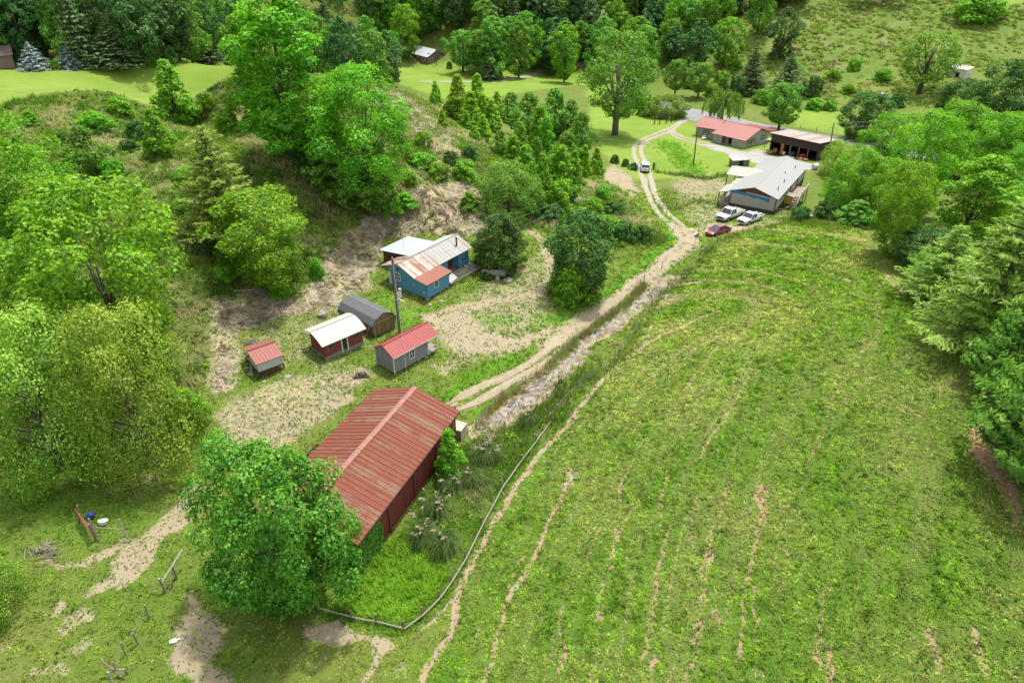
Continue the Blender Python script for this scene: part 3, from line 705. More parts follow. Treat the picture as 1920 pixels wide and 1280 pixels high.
# ------------------------------------------------------------ grey shed with porch
def grey_shed():
    r = corner_root('shed', 740.6, 703, 49, 'small grey shed with bright red roof, white trim and a little porch', 'shed')
    Lx, Ly, z0, ze, zr = 4.9, 3.0, .22, 2.32, 3.2
    gable_x(MB(), Lx, Ly, z0, ze - .08, zr - .1).build('wall', M['grey_wall'], r)
    for x, y in ((0, 0), (0, Ly), (Lx, 0), (Lx, Ly)): MB().box(x - .05, x + .05, y - .05, y + .05, z0 - .02, ze - .1).build('corner_trim', M['white'], r)
    rf = MB(); roof_x(rf, -.15, Lx + 1.55, -.22, Ly + .22, ze - .1, ze - .1, zr, Ly / 2, .05, .3, .03, .04); ro = rf.build('roof', M['red_roof'], r)
    rc = MB(); rc.bar((-.16, Ly / 2, zr + .035), (Lx + 1.56, Ly / 2, zr + .035), .2, .04); rc.build('ridge_cap', M['red_roof'], ro)
    fa = MB(); fa.box(-.15, Lx + 1.55, -.24, -.215, ze - .17, ze - .10); fa.build('fascia', M['white'], ro)
    win(r, 'y', 2.55, 1.0, .62, .95, nx=2, nz=2)
    MB().box(Lx + .05, Lx + 1.45, .05, Ly - .05, .12, .24).build('porch_floor', M['weathered'], r)
    for y in (.1, Ly - .1): MB().box(Lx + 1.32, Lx + 1.44, y - .06, y + .06, .242, ze - .14).build('porch_post', M['white'], r)
    d = MB().box(Lx + .003, Lx + .06, .9, 1.8, .3, 2.2).build('door', M['white'], r); MB().box(Lx + .061, Lx + .11, 1.0, 1.04, 1.15, 1.25).build('handle', M['steel'], d)
    for x, y in ((3.6, .2), (4.6, .15), (6.1, .2), (.5, .3), (.4, 2.6), (5.9, 2.6)): MB().box(x - .2, x + .2, y - .1, y + .1, -.3, .118 if x > 5 else .218).build('pier', M['block'], r)
    for x, y, f in ((-.06, 1.5, 'x'), (.25, -.06, 'y'), (4.6, -.06, 'y')):
        lm = MB(); lm.box(x - .05, x + .05, y - .05, y + .05, 2.02 if f == 'y' else 2.5, 2.12 if f == 'y' else 2.6); lm.tube([(x - (.05 if f == 'x' else 0), y - (.05 if f == 'y' else 0), 2.05 if f == 'y' else 2.53), (x - (.16 if f == 'x' else .08), y - (.16 if f == 'y' else 0), 1.98 if f == 'y' else 2.46)], [.035, .06], 8); lm.build('wall_lamp', M['steel'], r)
    st = MB()
    for i in range(2): st.box(Lx + 1.46 + .3 * i, Lx + 1.76 + .3 * i, 1.0, 2.0, -.05, .12 - .1 * i)
    st.build('step', M['weathered'], r)
    return r
GREY = grey_shed()
# ------------------------------------------------------------ old red shed under a bowed white roof
def red_shed():
    r = corner_root('shed', 612.5, 674, 44, 'old dark red shed with a bowed white metal roof and a white door frame', 'shed')
    Lx, Ly, ze = 4.8, 3.1, 2.15
    n = 10; ys = [-.45 + (Ly + .9) * i / n for i in range(n + 1)]
    def zz(y): return ze + .72 - .85 * abs((y - Ly * .62) / (Ly * .62 + .45)) ** 1.7
    prof = [(0, -.15)] + [(Ly, -.15)] + [(y, zz(y) - .07) for y in (Ly, Ly * .8, Ly * .62, Ly * .4, Ly * .2, 0)]
    MB().extr(prof, 0, Lx, 'x').build('wall', M['red_wall'], r)
    fd = MB(); fd.box(-.04, Lx + .02, -.04, -.003, -.4, .32); fd.box(-.04, -.003, -.003, Ly + .02, -.4, .28); fd.build('foundation', M['stone'], r)
    rf = MB()
    for i in range(n): rf.slab((-.5, ys[i], zz(ys[i])), (Lx + .35, ys[i], zz(ys[i])), (Lx + .35, ys[i + 1], zz(ys[i + 1])), (-.5, ys[i + 1], zz(ys[i + 1])), .04)
    rf.ribs((-.5, ys[0], zz(ys[0])), (Lx + .35, ys[0], zz(ys[0])), (Lx + .35, ys[3], zz(ys[3]) - .03), (-.5, ys[3], zz(ys[3]) - .03), 1.6, .03, .012)
    ro = rf.build('roof', M['white_roof'], r)
    MB().bar((-.52, Ly * .62, zz(Ly * .62) + .02), (Lx + .37, Ly * .62, zz(Ly * .62) + .02), .12, .035).build('ridge_cap', M['steel'], ro)
    fr = MB()
    for a, b_, c_, d_ in ((2.0, 2.14, .05, 2.05), (2.72, 2.86, .05, 2.05), (2.14, 2.72, 1.93, 2.05)): fr.box(a, b_, -.09, -.005, c_, d_)
    do = fr.build('door_frame', M['white'], r)
    MB().box(2.14, 2.72, -.03, -.004, .05, 1.93).build('door', mat_plain('dark_green_door', (0.023, 0.031, 0.020), (0.039, 0.043, 0.023), .6), do)
    win(r, 'y', .75, 1.15, .62, .6, M['weathered'], None, 2, 1, fw=.05); win(r, 'y', 3.95, 1.2, .7, .6, M['weathered'], None, 2, 1, fw=.05)
    bk = P1(660, 664)
    return r
RED = red_shed()
# ------------------------------------------------------------ plank shed with a black shingled barrel roof
def gambrel():
    r = corner_root('shed', 702, 634, 49, 'plank shed with a black shingled gambrel roof', 'shed')
    W, L = 3.2, 6.3      # W along x (planked end), L along y
    half = [(.06, .12), (-.22, 1.15), (-.12, 1.62), (.42, 2.32), (W / 2, 2.78)]
    prof = half + [(W - x, z) for x, z in reversed(half[:-1])]
    MB().extr([(x * .96 + W * .02, z * .985) for x, z in prof], 0.0, L, 'y').build('wall', M['plank'], r)
    rf = MB(); seq = prof[1:-1]
    for (xa, za), (xb, zb) in zip(seq[:-1], seq[1:]):
        rf.slab((xa, -.12, za), (xa, L + .12, za), (xb, L + .12, zb), (xb, -.12, zb), -.06)
    rf.build('roof', mat_gambrel, r)
    tr = MB()
    tr.bar((.08, -.03, .2), (.08, -.03, 1.6), .1, .05); tr.bar((W - .08, -.03, .2), (W - .08, -.03, 1.6), .1, .05); tr.bar((.0, -.03, 1.75), (W, -.03, 1.75), .05, .12)
    tr.build('trim', M['weathered'], r)
    dr = MB()
    for x in (.75, 1.62): dr.box(x, x + .82, -.035, -.004, .2, 1.66)
    d = dr.build('door', M['plank'], r); MB().box(1.5, 1.54, -.07, -.036, .9, 1.1).build('handle', M['black'], d)
    for x, y in ((.2, .1), (W - .2, .1), (.2, 2.2), (.2, 4.2), (.2, 6), (W - .2, 2.2), (W - .2, 5)): MB().box(x - .12, x + .12, y - .1, y + .1, -.5, .118).build('pier', M['post'], r)
    return r
def _mg():
    m, t, b, o = new_mat('gambrel_shingle'); co = coords(t); X, Y, Z = xyz(t, co)
    rows = math_(t, 'FRACT', math_(t, 'MULTIPLY', math_(t, 'ADD', Z, math_(t, 'MULTIPLY', X, .25)), 6.5)); ln = math_(t, 'LESS_THAN', rows, .22)
    n = noise(t, co, 3, 5, .7); st = nd(t, 'ShaderNodeMapping'); st.inputs['Scale'].default_value = (9, 4, 9); t.links.new(co, st.inputs[0]); n2 = noise(t, st.outputs[0], 1.5, 2)
    c = mixc(t, ramp(t, n, .3, .7), (.058, .062, .07), (.105, .108, .115)); c = mixc(t, math_(t, 'MULTIPLY', ramp(t, n2, .4, .6), .4), c, (.14, .14, .145)); c = mixc(t, math_(t, 'MULTIPLY', ln, .5), c, (.02, .022, .025))
    t.links.new(c, b.inputs['Base Color']); b.inputs['Roughness'].default_value = .9; bump(t, b, math_(t, 'SUBTRACT', n2, ln), .4, .03); return m
mat_gambrel = _mg()
GAMB = gambrel()
# ------------------------------------------------------------ chicken coop on legs
def coop():
    r = corner_root('chicken_coop', 487.5, 711, 39, 'raised chicken coop with white tin walls, faded red roof and rusty brown legs', 'coop')
    Lx, Ly, zf, ze, zr = 2.8, 3.9, .85, 2.0, 2.55
    MB().extr([(.06, zf), (Ly * .62, zf), (Ly * .62, zr - .22), (Ly * .5, zr - .12), (.06, ze - .05)], .06, Lx - .06, 'x').build('wall', M['tin_wall'], r)
    MB().extr([(Ly * .62, zf), (Ly - .05, zf), (Ly - .05, ze - .05), (Ly * .62, zr - .22)], .55, Lx - .06, 'x').build('inner_wall', M['dark_wood'], r)
    MB().box(.02, .07, .15, 1.6, zf + .1, ze - .15).build('end_panel', M['tin_wall'], r)
    fr = MB()
    fr.box(0, Lx, 0, .1, zf - .12, zf - .003); fr.box(0, Lx, Ly - .1, Ly, zf - .12, zf - .003); fr.box(0, .1, .1, Ly - .1, zf - .12, zf - .003); fr.box(Lx - .1, Lx, .1, Ly - .1, zf - .12, zf - .003)
    fr.box(.02, .1, Ly * .62, Ly * .62 + .08, zf, zr - .25); fr.box(.02, .1, Ly * .62, Ly, zf + .5, zf + .57); fr.bar((.9, .05, .1), (2.1, .05, .72), .08); fr.box(.7, 2.3, -.02, .08, .48, .6)
    fr.build('frame', M['rust_frame'], r)
    for x, y in ((.06, .06), (Lx - .06, .06), (.06, Ly - .06), (Lx - .06, Ly - .06), (1.4, .06)): MB().box(x - .06, x + .06, y - .06, y + .06, -.35, zf - .121).build('leg', M['rust_frame'], r)
    rf = MB(); roof_x(rf, -.12, Lx + .1, -.15, Ly + .1, ze - .05, ze - .05, zr, Ly / 2, .045, .32, .03, .045); ro = rf.build('roof', M['coop_roof'], r)
    MB().bar((-.13, Ly / 2, zr + .03), (Lx + .11, Ly / 2, zr + .03), .16, .04).build('ridge_cap', M['rust_frame'], ro)
    MB().box(.4, Lx - .1, .3, 2.2, .12, .18).build('shelf', M['weathered'], r)
    MB().bar((.0, Ly * .55, zf + .02), (-.6, Ly * .2, -.2), .25, .04).build('ramp', M['weathered'], r)
    return r
COOP = coop()
# ------------------------------------------------------------ blue cabin on piers
def blue_house():
    p = at_z(802, 562, .5); r = root('house', tuple(map(float, p)), math.radians(54), 'faded blue wooden house on piers with patched white and rusty tin roof', 'house')
    b = .28
    wl = MB(); wl.extr([(0, b), (6.7, b), (6.7, 3.0), (4.6, 3.72), (2.0, 2.55), (0, 2.22)], 0, 4.2, 'x')
    wl.extr([(2.2, b), (6.5, b), (6.5, 2.95), (4.6, 3.72), (2.2, 2.62)], 4.203, 6.6, 'x'); wl.extr([(2.2, b), (6.5, b), (6.5, 2.95), (4.6, 3.72), (2.2, 2.62)], 8.7, 11, 'x')
    wl.box(6.603, 8.697, 3.4, 6.5, b, 2.9); wl.box(6.603, 8.697, 2.2, 3.397, 2.3, 2.6)
    wl.build('wall', M['blue_wall'], r)
    MB().box(6.603, 8.697, 2.25, 3.39, b, b + .12).build('floor', M['weathered'], r)
    MB().box(6.604, 8.696, 3.34, 3.395, b + .13, 2.29).build('inner_wall', M['brown_wood'], r)
    for x in (6.56, 8.62): MB().box(x, x + .1, 2.16, 2.199, b, 2.5).build('opening_frame', M['dark_wood'], r)
    rusty = MB(); rusty.slab((-.35, 1.75, 2.62), (3.75, 1.75, 2.62), (3.75, 4.6, 3.86), (-.35, 4.6, 3.86), .05); rusty.slab((3.0, 7.8, 2.72), (-.35, 7.8, 2.72), (-.35, 4.6, 3.86), (3.0, 4.6, 3.86), .05)
    rusty.ribs((-.35, 1.75, 2.62), (3.75, 1.75, 2.62), (3.75, 4.6, 3.86), (-.35, 4.6, 3.86), .62, .05, .03); rusty.ribs((3.0, 7.8, 2.72), (-.35, 7.8, 2.72), (-.35, 4.6, 3.86), (3.0, 4.6, 3.86), .62, .05, .03)
    ro = rusty.build('roof', M['rusty_roof'], r); ro['label'] = 'front roof of patchy rusty tin'
    wt = MB(); wt.slab((3.752, 1.8, 2.63), (11.5, 1.8, 2.63), (11.5, 4.6, 3.87), (3.752, 4.6, 3.87), .05); wt.ribs((3.752, 1.8, 2.63), (11.5, 1.8, 2.63), (11.5, 4.6, 3.87), (3.752, 4.6, 3.87), .7, .05, .03)
    o2 = wt.build('roof', M['white_tin'], r); o2['label'] = 'long roof slope of whitish tin'
    ex = MB(); ex.slab((11.5, 6.9, 3.0), (8.5, 6.9, 3.0), (8.5, 4.6, 3.868), (11.5, 4.6, 3.868), .05)
    ex.slab((8.498, 11.1, 2.95), (2.75, 11.1, 2.95), (2.9, 5.7, 3.47), (8.498, 5.7, 3.47), .06); ex.slab((8.498, 5.7, 3.468), (3.0, 5.7, 3.468), (3.0, 4.6, 3.866), (8.498, 4.6, 3.866), .05)
    ex.ribs((8.498, 11.1, 2.95), (2.75, 11.1, 2.95), (2.9, 5.7, 3.47), (8.498, 5.7, 3.47), .7, .04, .025)
    o3 = ex.build('roof', M['blue_tin'], r); o3['label'] = 'rear roof of blue-grey sheet metal'
    sh = MB(); sh.slab((-.3, -.35, 2.28), (4.6, -.35, 2.28), (4.6, 1.78, 2.60), (-.3, 1.78, 2.60), .05); sh.ribs((-.3, -.35, 2.28), (4.6, -.35, 2.28), (4.6, 1.78, 2.60), (-.3, 1.78, 2.60), .28, .05, .03)
    o4 = sh.build('roof', M['rust_red'], r); o4['label'] = 'low red tin roof over the front corner'
    rc = MB(); rc.bar((-.36, 4.6, 3.88), (11.5, 4.6, 3.88), .2, .05); rc.build('ridge_cap', M['weathered'], o2)
    fa = MB(); fa.bar((-.36, -.3, 2.22), (-.36, 1.75, 2.54), .04, .12); fa.bar((-.36, 1.75, 2.55), (-.36, 4.6, 3.78), .04, .12); fa.bar((-.36, 4.6, 3.78), (-.36, 7.8, 2.64), .04, .12); fa.build('fascia', M['weathered'], r)
    ch = MB(); ch.tube([(9.6, 3.1, 3.15), (9.6, 3.1, 4.25)], .11, 12); ch.tube([(9.6, 3.1, 4.25), (9.6, 3.1, 4.36)], [.17, .13], 12); ch.build('chimney', M['black'], o2)
    pc = MB(); pc.tube([(4.6, 8.2, 3.1), (4.62, 8.25, 4.9)], .03, 6); pc.build('vent_pipe', M['steel'], o3)
    win(r, 'x', 5.0, 1.35, .75, .95, nx=3, nz=2, off=0); win(r, 'y', 1.75, 1.2, .72, .72, nx=1, nz=2); win(r, 'y', 5.0, 1.4, .6, .75, nx=2, nz=2, off=2.2)
    MB().box(-.03, -.004, 4.75, 5.05, 2.75, 3.1).build('gable_vent', M['black'], r)
    MB().box(-.05, -.004, 6.25, 6.66, .4, 2.1).build('door', M['white'], r)
    MB().box(-.02, .02, -.02, .02, b, 2.2).build('corner_trim', M['brown_wood'], r); MB().box(4.2, 4.23, -.02, .03, b, 2.2).build('corner_trim', M['brown_wood'], r)
    ba = MB(); ba.box(-.01, 4.21, -.03, -.003, b - .12, b - .01); ba.box(-.03, -.003, -.01, 6.7, b - .12, b - .01); ba.build('sill_beam', M['weathered'], r)
    # open rear room
    rr = MB(); rr.box(3.2, 3.3, 6.75, 10.8, b, 2.85); rr.box(3.3, 8.2, 10.7, 10.8, b, 2.8); rr.box(8.1, 8.2, 6.75, 10.69, b, 2.8); rr.build('rear_room', M['brown_wood'], r)
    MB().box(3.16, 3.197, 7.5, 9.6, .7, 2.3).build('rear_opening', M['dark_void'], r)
    # deck of bare joists
    dk = root('deck', (0, 0, 0)); dk.parent = r
    for x in np.arange(4.35, 10.5, .36): MB().box(x, x + .075, -.25, 2.14, .46, .60).build('joist', M['joist'], dk)
    be = MB(); be.box(4.25, 10.6, -.33, -.255, .42, .61); be.box(10.53, 10.6, -.25, 2.14, .42, .61); be.build('rim_beam', M['weathered'], dk)
    bd = MB(); bd.bar((9.6, 2.1, .63), (9.2, -.3, .63), .1, .04); bd.bar((10.4, 2.0, .63), (10.45, -.3, .63), .12, .04); bd.build('loose_board', M['weathered'], dk)
    sc = MB()
    for k in range(7): x = 4.4 + .26 * k; sc.bar((x, -.2 + .05 * k, .64), (x + .5, 1.0 + .08 * k, .66 + .01 * k), .18, .03)
    sc.build('board_pile', mat_plain('pale_boards', (0.429, 0.413, 0.390), (0.296, 0.273, 0.250), .9), dk)
    for x, y in ((4.5, -.28), (6.4, -.28), (8.4, -.28), (10.4, -.28), (10.4, 1.9)): MB().box(x - .06, x + .06, y - .06, y + .06, -1.0, .418).build('post', M['post'], dk)
    for x, y in ((.15, .15), (2.4, .2), (4.0, .2), (.15, 2.4), (.15, 4.5), (.15, 6.5), (6, 2.5), (9, 2.5), (10.8, 2.5), (10.8, 6.2), (5, 6.2), (8, 10.6), (3.3, 10.6)): MB().box(x - .2, x + .2, y - .15, y + .15, -1.0, b - .125).build('pier', M['block'], r)
    # sprayed lettering on the right end of the wall
    g = MB(); yy = 2.19
    def stroke(pts, rr=.028): g.tube([(x, yy, z) for x, z in pts], rr, 5)
    stroke([(9.72 + .24 * math.cos(a), 1.42 + .27 * math.sin(a)) for a in np.linspace(.9, 5.4, 12)]); stroke([(9.87, 1.2), (9.92, 1.42)]); stroke([(9.75, 1.42), (9.95, 1.43)])
    stroke([(10.3 + .2 * math.cos(a), 1.44 + .26 * math.sin(a)) for a in np.linspace(0, 6.28, 14)]); stroke([(10.62, 1.72), (10.86, 1.76), (10.84, 1.2)])
    for x in (9.7, 9.95, 10.25, 10.45, 10.7): stroke([(x, 1.17), (x + .01, .95)], .008)
    g.build('painted_lettering', M['black'], r)
    sp = MB()
    for y0, z0 in ((.55, .75), (.7, .82), (.45, .86), (.6, .9)): sp.box(-.006, -.003, y0 - .18, y0 + .12, z0, z0 + .035)
    sp.build('paint_smear', M['white'], r); MB().box(-.006, -.003, 2.2, 2.27, 1.1, 1.75).build('paint_smear', M['white'], r)
    stp = MB()
    for i in range(3): stp.box(-.35 - .35 * i, -.01 - .35 * i, 6.0, 7.0, -.3, .32 - .2 * i)
    stp.build('step', M['weathered'], r)
    return r
BLUE = blue_house()
# ------------------------------------------------------------ long light house under renovation
def long_house():
    p = at_z(1450, 402, -1.7); r = root('house', tuple(map(float, p)), math.radians(57), 'long beige house under renovation with pale metal roof and blue wrap on its gable', 'house')
    Lx, Ly, zs, ze, zr = 21.0, 7.8, .55, 2.9, 4.1
    MB().box(.02, Lx - .02, .02, Ly - .02, -2.2, zs).build('skirting', M['skirt'], r)
    gable_x(MB(), Lx, Ly, zs, ze - .15, zr - .15).build('wall', M['beige_wall'], r)
    rf = MB(); roof_x(rf, -.25, Lx + .4, -.35, Ly + .35, ze - .12, ze - .12, zr, Ly / 2, .06, 1.0, .02, .04); ro = rf.build('roof', M['light_roof'], r)
    MB().bar((-.26, Ly / 2, zr + .02), (Lx + .41, Ly / 2, zr + .02), .22, .035).build('ridge_cap', M['light_roof'], ro)
    for x, y in ((3.5, .8), (8.0, .9), (12.4, 1.9), (17, 1.2)): MB().tube([(x, y, 3.0), (x, y, 3.0 + .3 * (zr - ze) / 1 + .45)], .07, 8).build('vent_pipe', M['black'], ro)
    # bare sheathing and torn blue wrap on the gable (x = 0 plane)
    MB().poly([(-.012, .15, 2.85), (-.012, Ly / 2, 4.0), (-.012, Ly - .15, 2.85)]).extr([(1.6, 2.72), (4.6, 2.72), (Ly - .6, 2.88), (Ly / 2, 3.92), (.5, 2.95)], -.012, -.003, 'x').build('sheathing', M['osb'], r)
    MB().extr([(1.0, 1.95), (1.7, 1.88), (1.9, 2.1), (2.6, 2.12), (3.2, 2.25), (3.9, 2.12), (4.6, 2.35), (5.4, 2.3), (6.3, 2.4), (7.0, 2.42), (7.7, 2.45), (7.75, 2.95), (7.1, 3.1), (6.2, 2.88), (5.2, 2.74), (4.0, 2.72), (2.6, 2.66), (1.1, 2.62)], -.02, -.013, 'x').build('house_wrap', M['blue_tarp'], r)
    MB().bar((-.05, 1.4, 2.72), (-.05, 5.2, 2.98), .05, .09).build('trim_board', M['white'], r)
    MB().tube([(-.14, 3.9, 2.05), (-.14, 3.9, 2.5)], .05, 8).build('meter_pipe', M['steel'], r)
    for s, w_, z in ((2.2, .7, 1.4), (8.6, .5, 1.5), (12.5, .9, 1.3), (18.5, .9, 1.3), (5.4, .8, 1.3)): win(r, 'y', s, z, w_, 1.1, nx=1, nz=2)
    for s in (10.4, 15.2): MB().box(s - .45, s + .45, -.05, -.004, zs + .05, 2.6).build('door', M['brown_shutter'], r)
    for x, y in ((0, 0), (0, Ly), (Lx, 0)): MB().box(x - .07, x + .07, y - .07, y + .07, -.9, ze - .2).build('corner_post', M['dark_wood'], r)
    # porch along the left wall, with a cross roof
    pr = MB(); pr.slab((4.3, Ly + 2.1, 2.25), (-.4, Ly + 2.1, 2.25), (-.4, Ly + .1, 2.72), (4.3, Ly + .1, 2.72), .05); pr.slab((9.0, Ly + 1.5, 2.4), (4.35, Ly + 1.5, 2.4), (4.35, Ly + .1, 2.72), (9.0, Ly + .1, 2.72), .05)
    pr.ribs((4.3, Ly + 2.1, 2.25), (-.4, Ly + 2.1, 2.25), (-.4, Ly + .1, 2.72), (4.3, Ly + .1, 2.72), .8, .04, .02)
    pr.build('porch_roof', M['pale_roof'], r)
    cr = MB(); cr.slab((8.2, Ly + 3.6, 2.75), (8.2, Ly - 2.6, 2.95), (11.2, Ly - 2.9, 3.66), (11.2, Ly + 3.6, 3.5), .06); cr.slab((14.2, Ly - 2.6, 2.95), (14.2, Ly + 3.6, 2.75), (11.2, Ly + 3.6, 3.5), (11.2, Ly - 2.9, 3.66), .06)
    cr.build('cross_roof', M['pale_roof'], r)
    for x, y, h in ((-.2, Ly + 1.95, 2.2), (4.2, Ly + 1.95, 2.2), (8.4, Ly + 3.4, 2.7), (14, Ly + 3.4, 2.7), (8.8, Ly + 1.4, 2.3)): MB().box(x - .07, x + .07, y - .07, y + .07, -1.6, h).build('porch_post', M['dark_wood'], r)
    MB().box(-.2, 9, Ly + .01, Ly + 2.0, -.3, .3).build('porch_floor', M['weathered'], r)
    MB().box(1.0, 2.0, Ly + .004, Ly + .05, .5, 2.4).build('door', M['brown_wood'], r)
    # side deck with stairs, yellow entry box
    dk = root('side_deck', (0, 0, 0)); dk.parent = r
    MB().box(9.6, 15.6, -2.2, -.06, .35, .47).build('deck_floor', M['weathered'], dk)
    sr = MB()
    for i in range(6): sr.box(9.25 - .32 * i, 9.57 - .32 * i, -2.1, -.95, .2 - .2 * i, .25 - .2 * i)
    sr.build('stair', M['weathered'], dk)
    rl = MB()
    for y in (-2.16,):
        for x in np.arange(9.65, 15.7, .95): rl.box(x - .04, x + .04, y - .04, y + .04, .47, 1.4)
        rl.bar((9.6, y, 1.43), (15.6, y, 1.43), .12, .05); rl.bar((9.6, y, .9), (15.6, y, .9), .06, .08)
    for y in (-2.16, -.92): rl.bar((9.5, y, 1.4), (7.5, y, .1), .1, .06); rl.box(7.45, 7.53, y - .04, y + .04, -1.2, .15)
    rl.build('railing', mat_plain('pale_rail', (0.406, 0.351, 0.296), (0.328, 0.281, 0.234), .9), dk)
    for x in (9.8, 12.6, 15.4): MB().box(x - .07, x + .07, -2.15, -2.01, -2.2, .348).build('post', M['post'], dk)
    MB().box(6.3, 7.7, -1.5, -.06, .05, .17).build('landing', M['weathered'], dk)
    for x in (6.4, 7.6): MB().box(x - .06, x + .06, -1.45, -1.33, -1.3, .048).build('post', M['post'], dk)
    MB().box(6.35, 6.43, -1.4, -.06, .172, 1.45).build('yellow_panel', M['yellow'], dk)
    MB().slab((6.1, -1.7, 1.5), (7.9, -1.7, 1.5), (7.9, -.05, 1.72), (6.1, -.05, 1.72), .05).build('awning', M['weathered'], dk)
    return r
LONG = long_house()
# ------------------------------------------------------------ low house with a red roof by the road
def ranch_house():
    r = root('house', G3(57.2, 168.2), math.radians(42), 'low tan house with a wide faded red roof beside the road', 'house')
    z0, ze, zr = -.4, 2.3, 4.0; we = 2.1
    wl = MB(); wl.extr([(0.0, z0), (11.0, z0), (11.0, we), (6.2, zr - .25), (0.0, we)], 0, 3.4, 'y'); wl.extr([(1.9, z0), (11.0, z0), (11.0, we), (6.2, zr - .25), (1.9, we + .3)], 3.403, 6.6, 'y'); wl.extr([(0, z0), (11.0, z0), (11.0, we), (6.2, zr - .25), (0, we)], 6.603, 9.0, 'y'); wl.extr([(2.0, z0), (11, z0), (11, we), (6.2, zr - .25), (2.0, we)], 9.003, 15.6, 'y')
    wl.build('wall', M['tan_wall'], r)
    rf = MB(); rf.slab((-.5, 9.3, ze - .18), (-.5, -.45, ze - .18), (6.2, -.45, zr), (6.2, 9.3, zr), .06); rf.slab((1.4, 16.1, ze - .08), (1.4, 9.3, ze + .36 - .05), (6.2, 9.3, zr), (6.2, 16.1, zr), .06)
    rf.slab((11.6, -.45, ze - .12), (11.6, 16.1, ze - .12), (6.2, 16.1, zr), (6.2, -.45, zr), .06)
    rf.ribs((-.5, 9.3, ze - .18), (-.5, -.45, ze - .18), (6.2, -.45, zr), (6.2, 9.3, zr), .9, .05, .02)
    ro = rf.build('roof', M['ranch_roof'], r)
    MB().bar((6.2, -.46, zr + .02), (6.2, 16.1, zr + .02), .22, .04).build('ridge_cap', M['ranch_roof'], ro)
    MB().tube([(5.2, 9.6, 3.5), (5.2, 9.6, 4.4)], .09, 8).build('vent_pipe', M['steel'], ro)
    MB().slab((11.65, -.2, 2.3), (15.2, -.2, 2.0), (15.2, 8.0, 2.0), (11.65, 8.0, 2.3), .06).build('porch_roof', mat_metal_roof('dark_red_roof', (0.172, 0.039, 0.035), (0.211, 0.055, 0.047), None, 0, 'x'), r)
    for y in (0, 4, 7.8): MB().box(15.0, 15.12, y - .06, y + .06, -.4, 1.95).build('porch_post', M['weathered'], r)
    for s in (2.2, 4.0): win(r, 'y', s, .75, .8, 1.15, nx=1, nz=2, shutters=M['brown_shutter'])
    win(r, 'y', 8.6, .7, 1.0, 1.3, nx=1, nz=2, shutters=M['brown_shutter']); win(r, 'x', 12.4, .9, .9, 1.1, nx=2, nz=2, off=2.0, shutters=M['brown_shutter'])
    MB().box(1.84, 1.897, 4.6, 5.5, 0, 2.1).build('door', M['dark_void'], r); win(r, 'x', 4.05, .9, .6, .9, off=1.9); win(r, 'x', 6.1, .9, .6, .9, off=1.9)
    for y in (3.5, 6.5, 5.0): MB().box(.02, .16, y - .07, y + .07, 0, ze - .12).build('porch_post', M['tan_wall'], r)
    MB().box(0, 1.9, 3.41, 6.59, -.05, .02).build('porch_floor', M['block'], r)
    gt = MB(); gt.tube([(5.6, -.06, -.1), (5.6, -.06, 3.5)], .05, 6); gt.build('downpipe', M['white'], r)
    return r
RANCH = ranch_house()
# ------------------------------------------------------------ open-fronted carport barn
def carport():
    r = root('open_shed', G3(69.0, 153.6), math.radians(43), 'open-fronted dark timber shed with a rust-streaked tin roof, full of clutter', 'shed')
    L, D = 11.4, 9.0          # L along y (open front looks to -x), D along x
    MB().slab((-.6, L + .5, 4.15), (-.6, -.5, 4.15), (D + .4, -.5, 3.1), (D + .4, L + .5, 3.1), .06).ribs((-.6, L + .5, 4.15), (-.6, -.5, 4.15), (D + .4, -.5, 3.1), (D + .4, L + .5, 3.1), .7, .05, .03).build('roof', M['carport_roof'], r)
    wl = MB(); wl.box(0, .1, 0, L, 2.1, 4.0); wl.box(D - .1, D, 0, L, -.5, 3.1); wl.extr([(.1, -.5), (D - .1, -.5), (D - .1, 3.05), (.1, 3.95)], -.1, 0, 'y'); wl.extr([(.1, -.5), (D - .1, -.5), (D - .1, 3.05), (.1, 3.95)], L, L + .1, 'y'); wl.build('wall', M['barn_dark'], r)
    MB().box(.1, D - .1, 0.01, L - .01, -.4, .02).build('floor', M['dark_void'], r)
    for y in (2.1, 4.3, 6.4): MB().box(.02, .2, y - .1, y + .1, -.4, 2.098).build('post', M['weathered'], r)
    MB().box(.02, .25, 8.1, 8.7, -.4, 2.098).build('post', M['orange_wood'], r)['label'] = 'fresh orange timber post'
    MB().box(.3, 1.2, 8.2, 8.3, -.2, 2.0).build('partition', M['orange_wood'], r)
    ln = MB(); ln.slab((.8, L + 1.9, 1.9), (.8, L + .12, 2.2), (3.8, L + .12, 2.2), (3.8, L + 1.9, 1.9), .05); ln.build('lean_to_roof', M['pale_roof'], r)
    for x in (.9, 3.7): MB().box(x - .05, x + .05, L + 1.7, L + 1.8, -.4, 1.85).build('lean_to_post', M['weathered'], r)
    return r
CARP = carport()
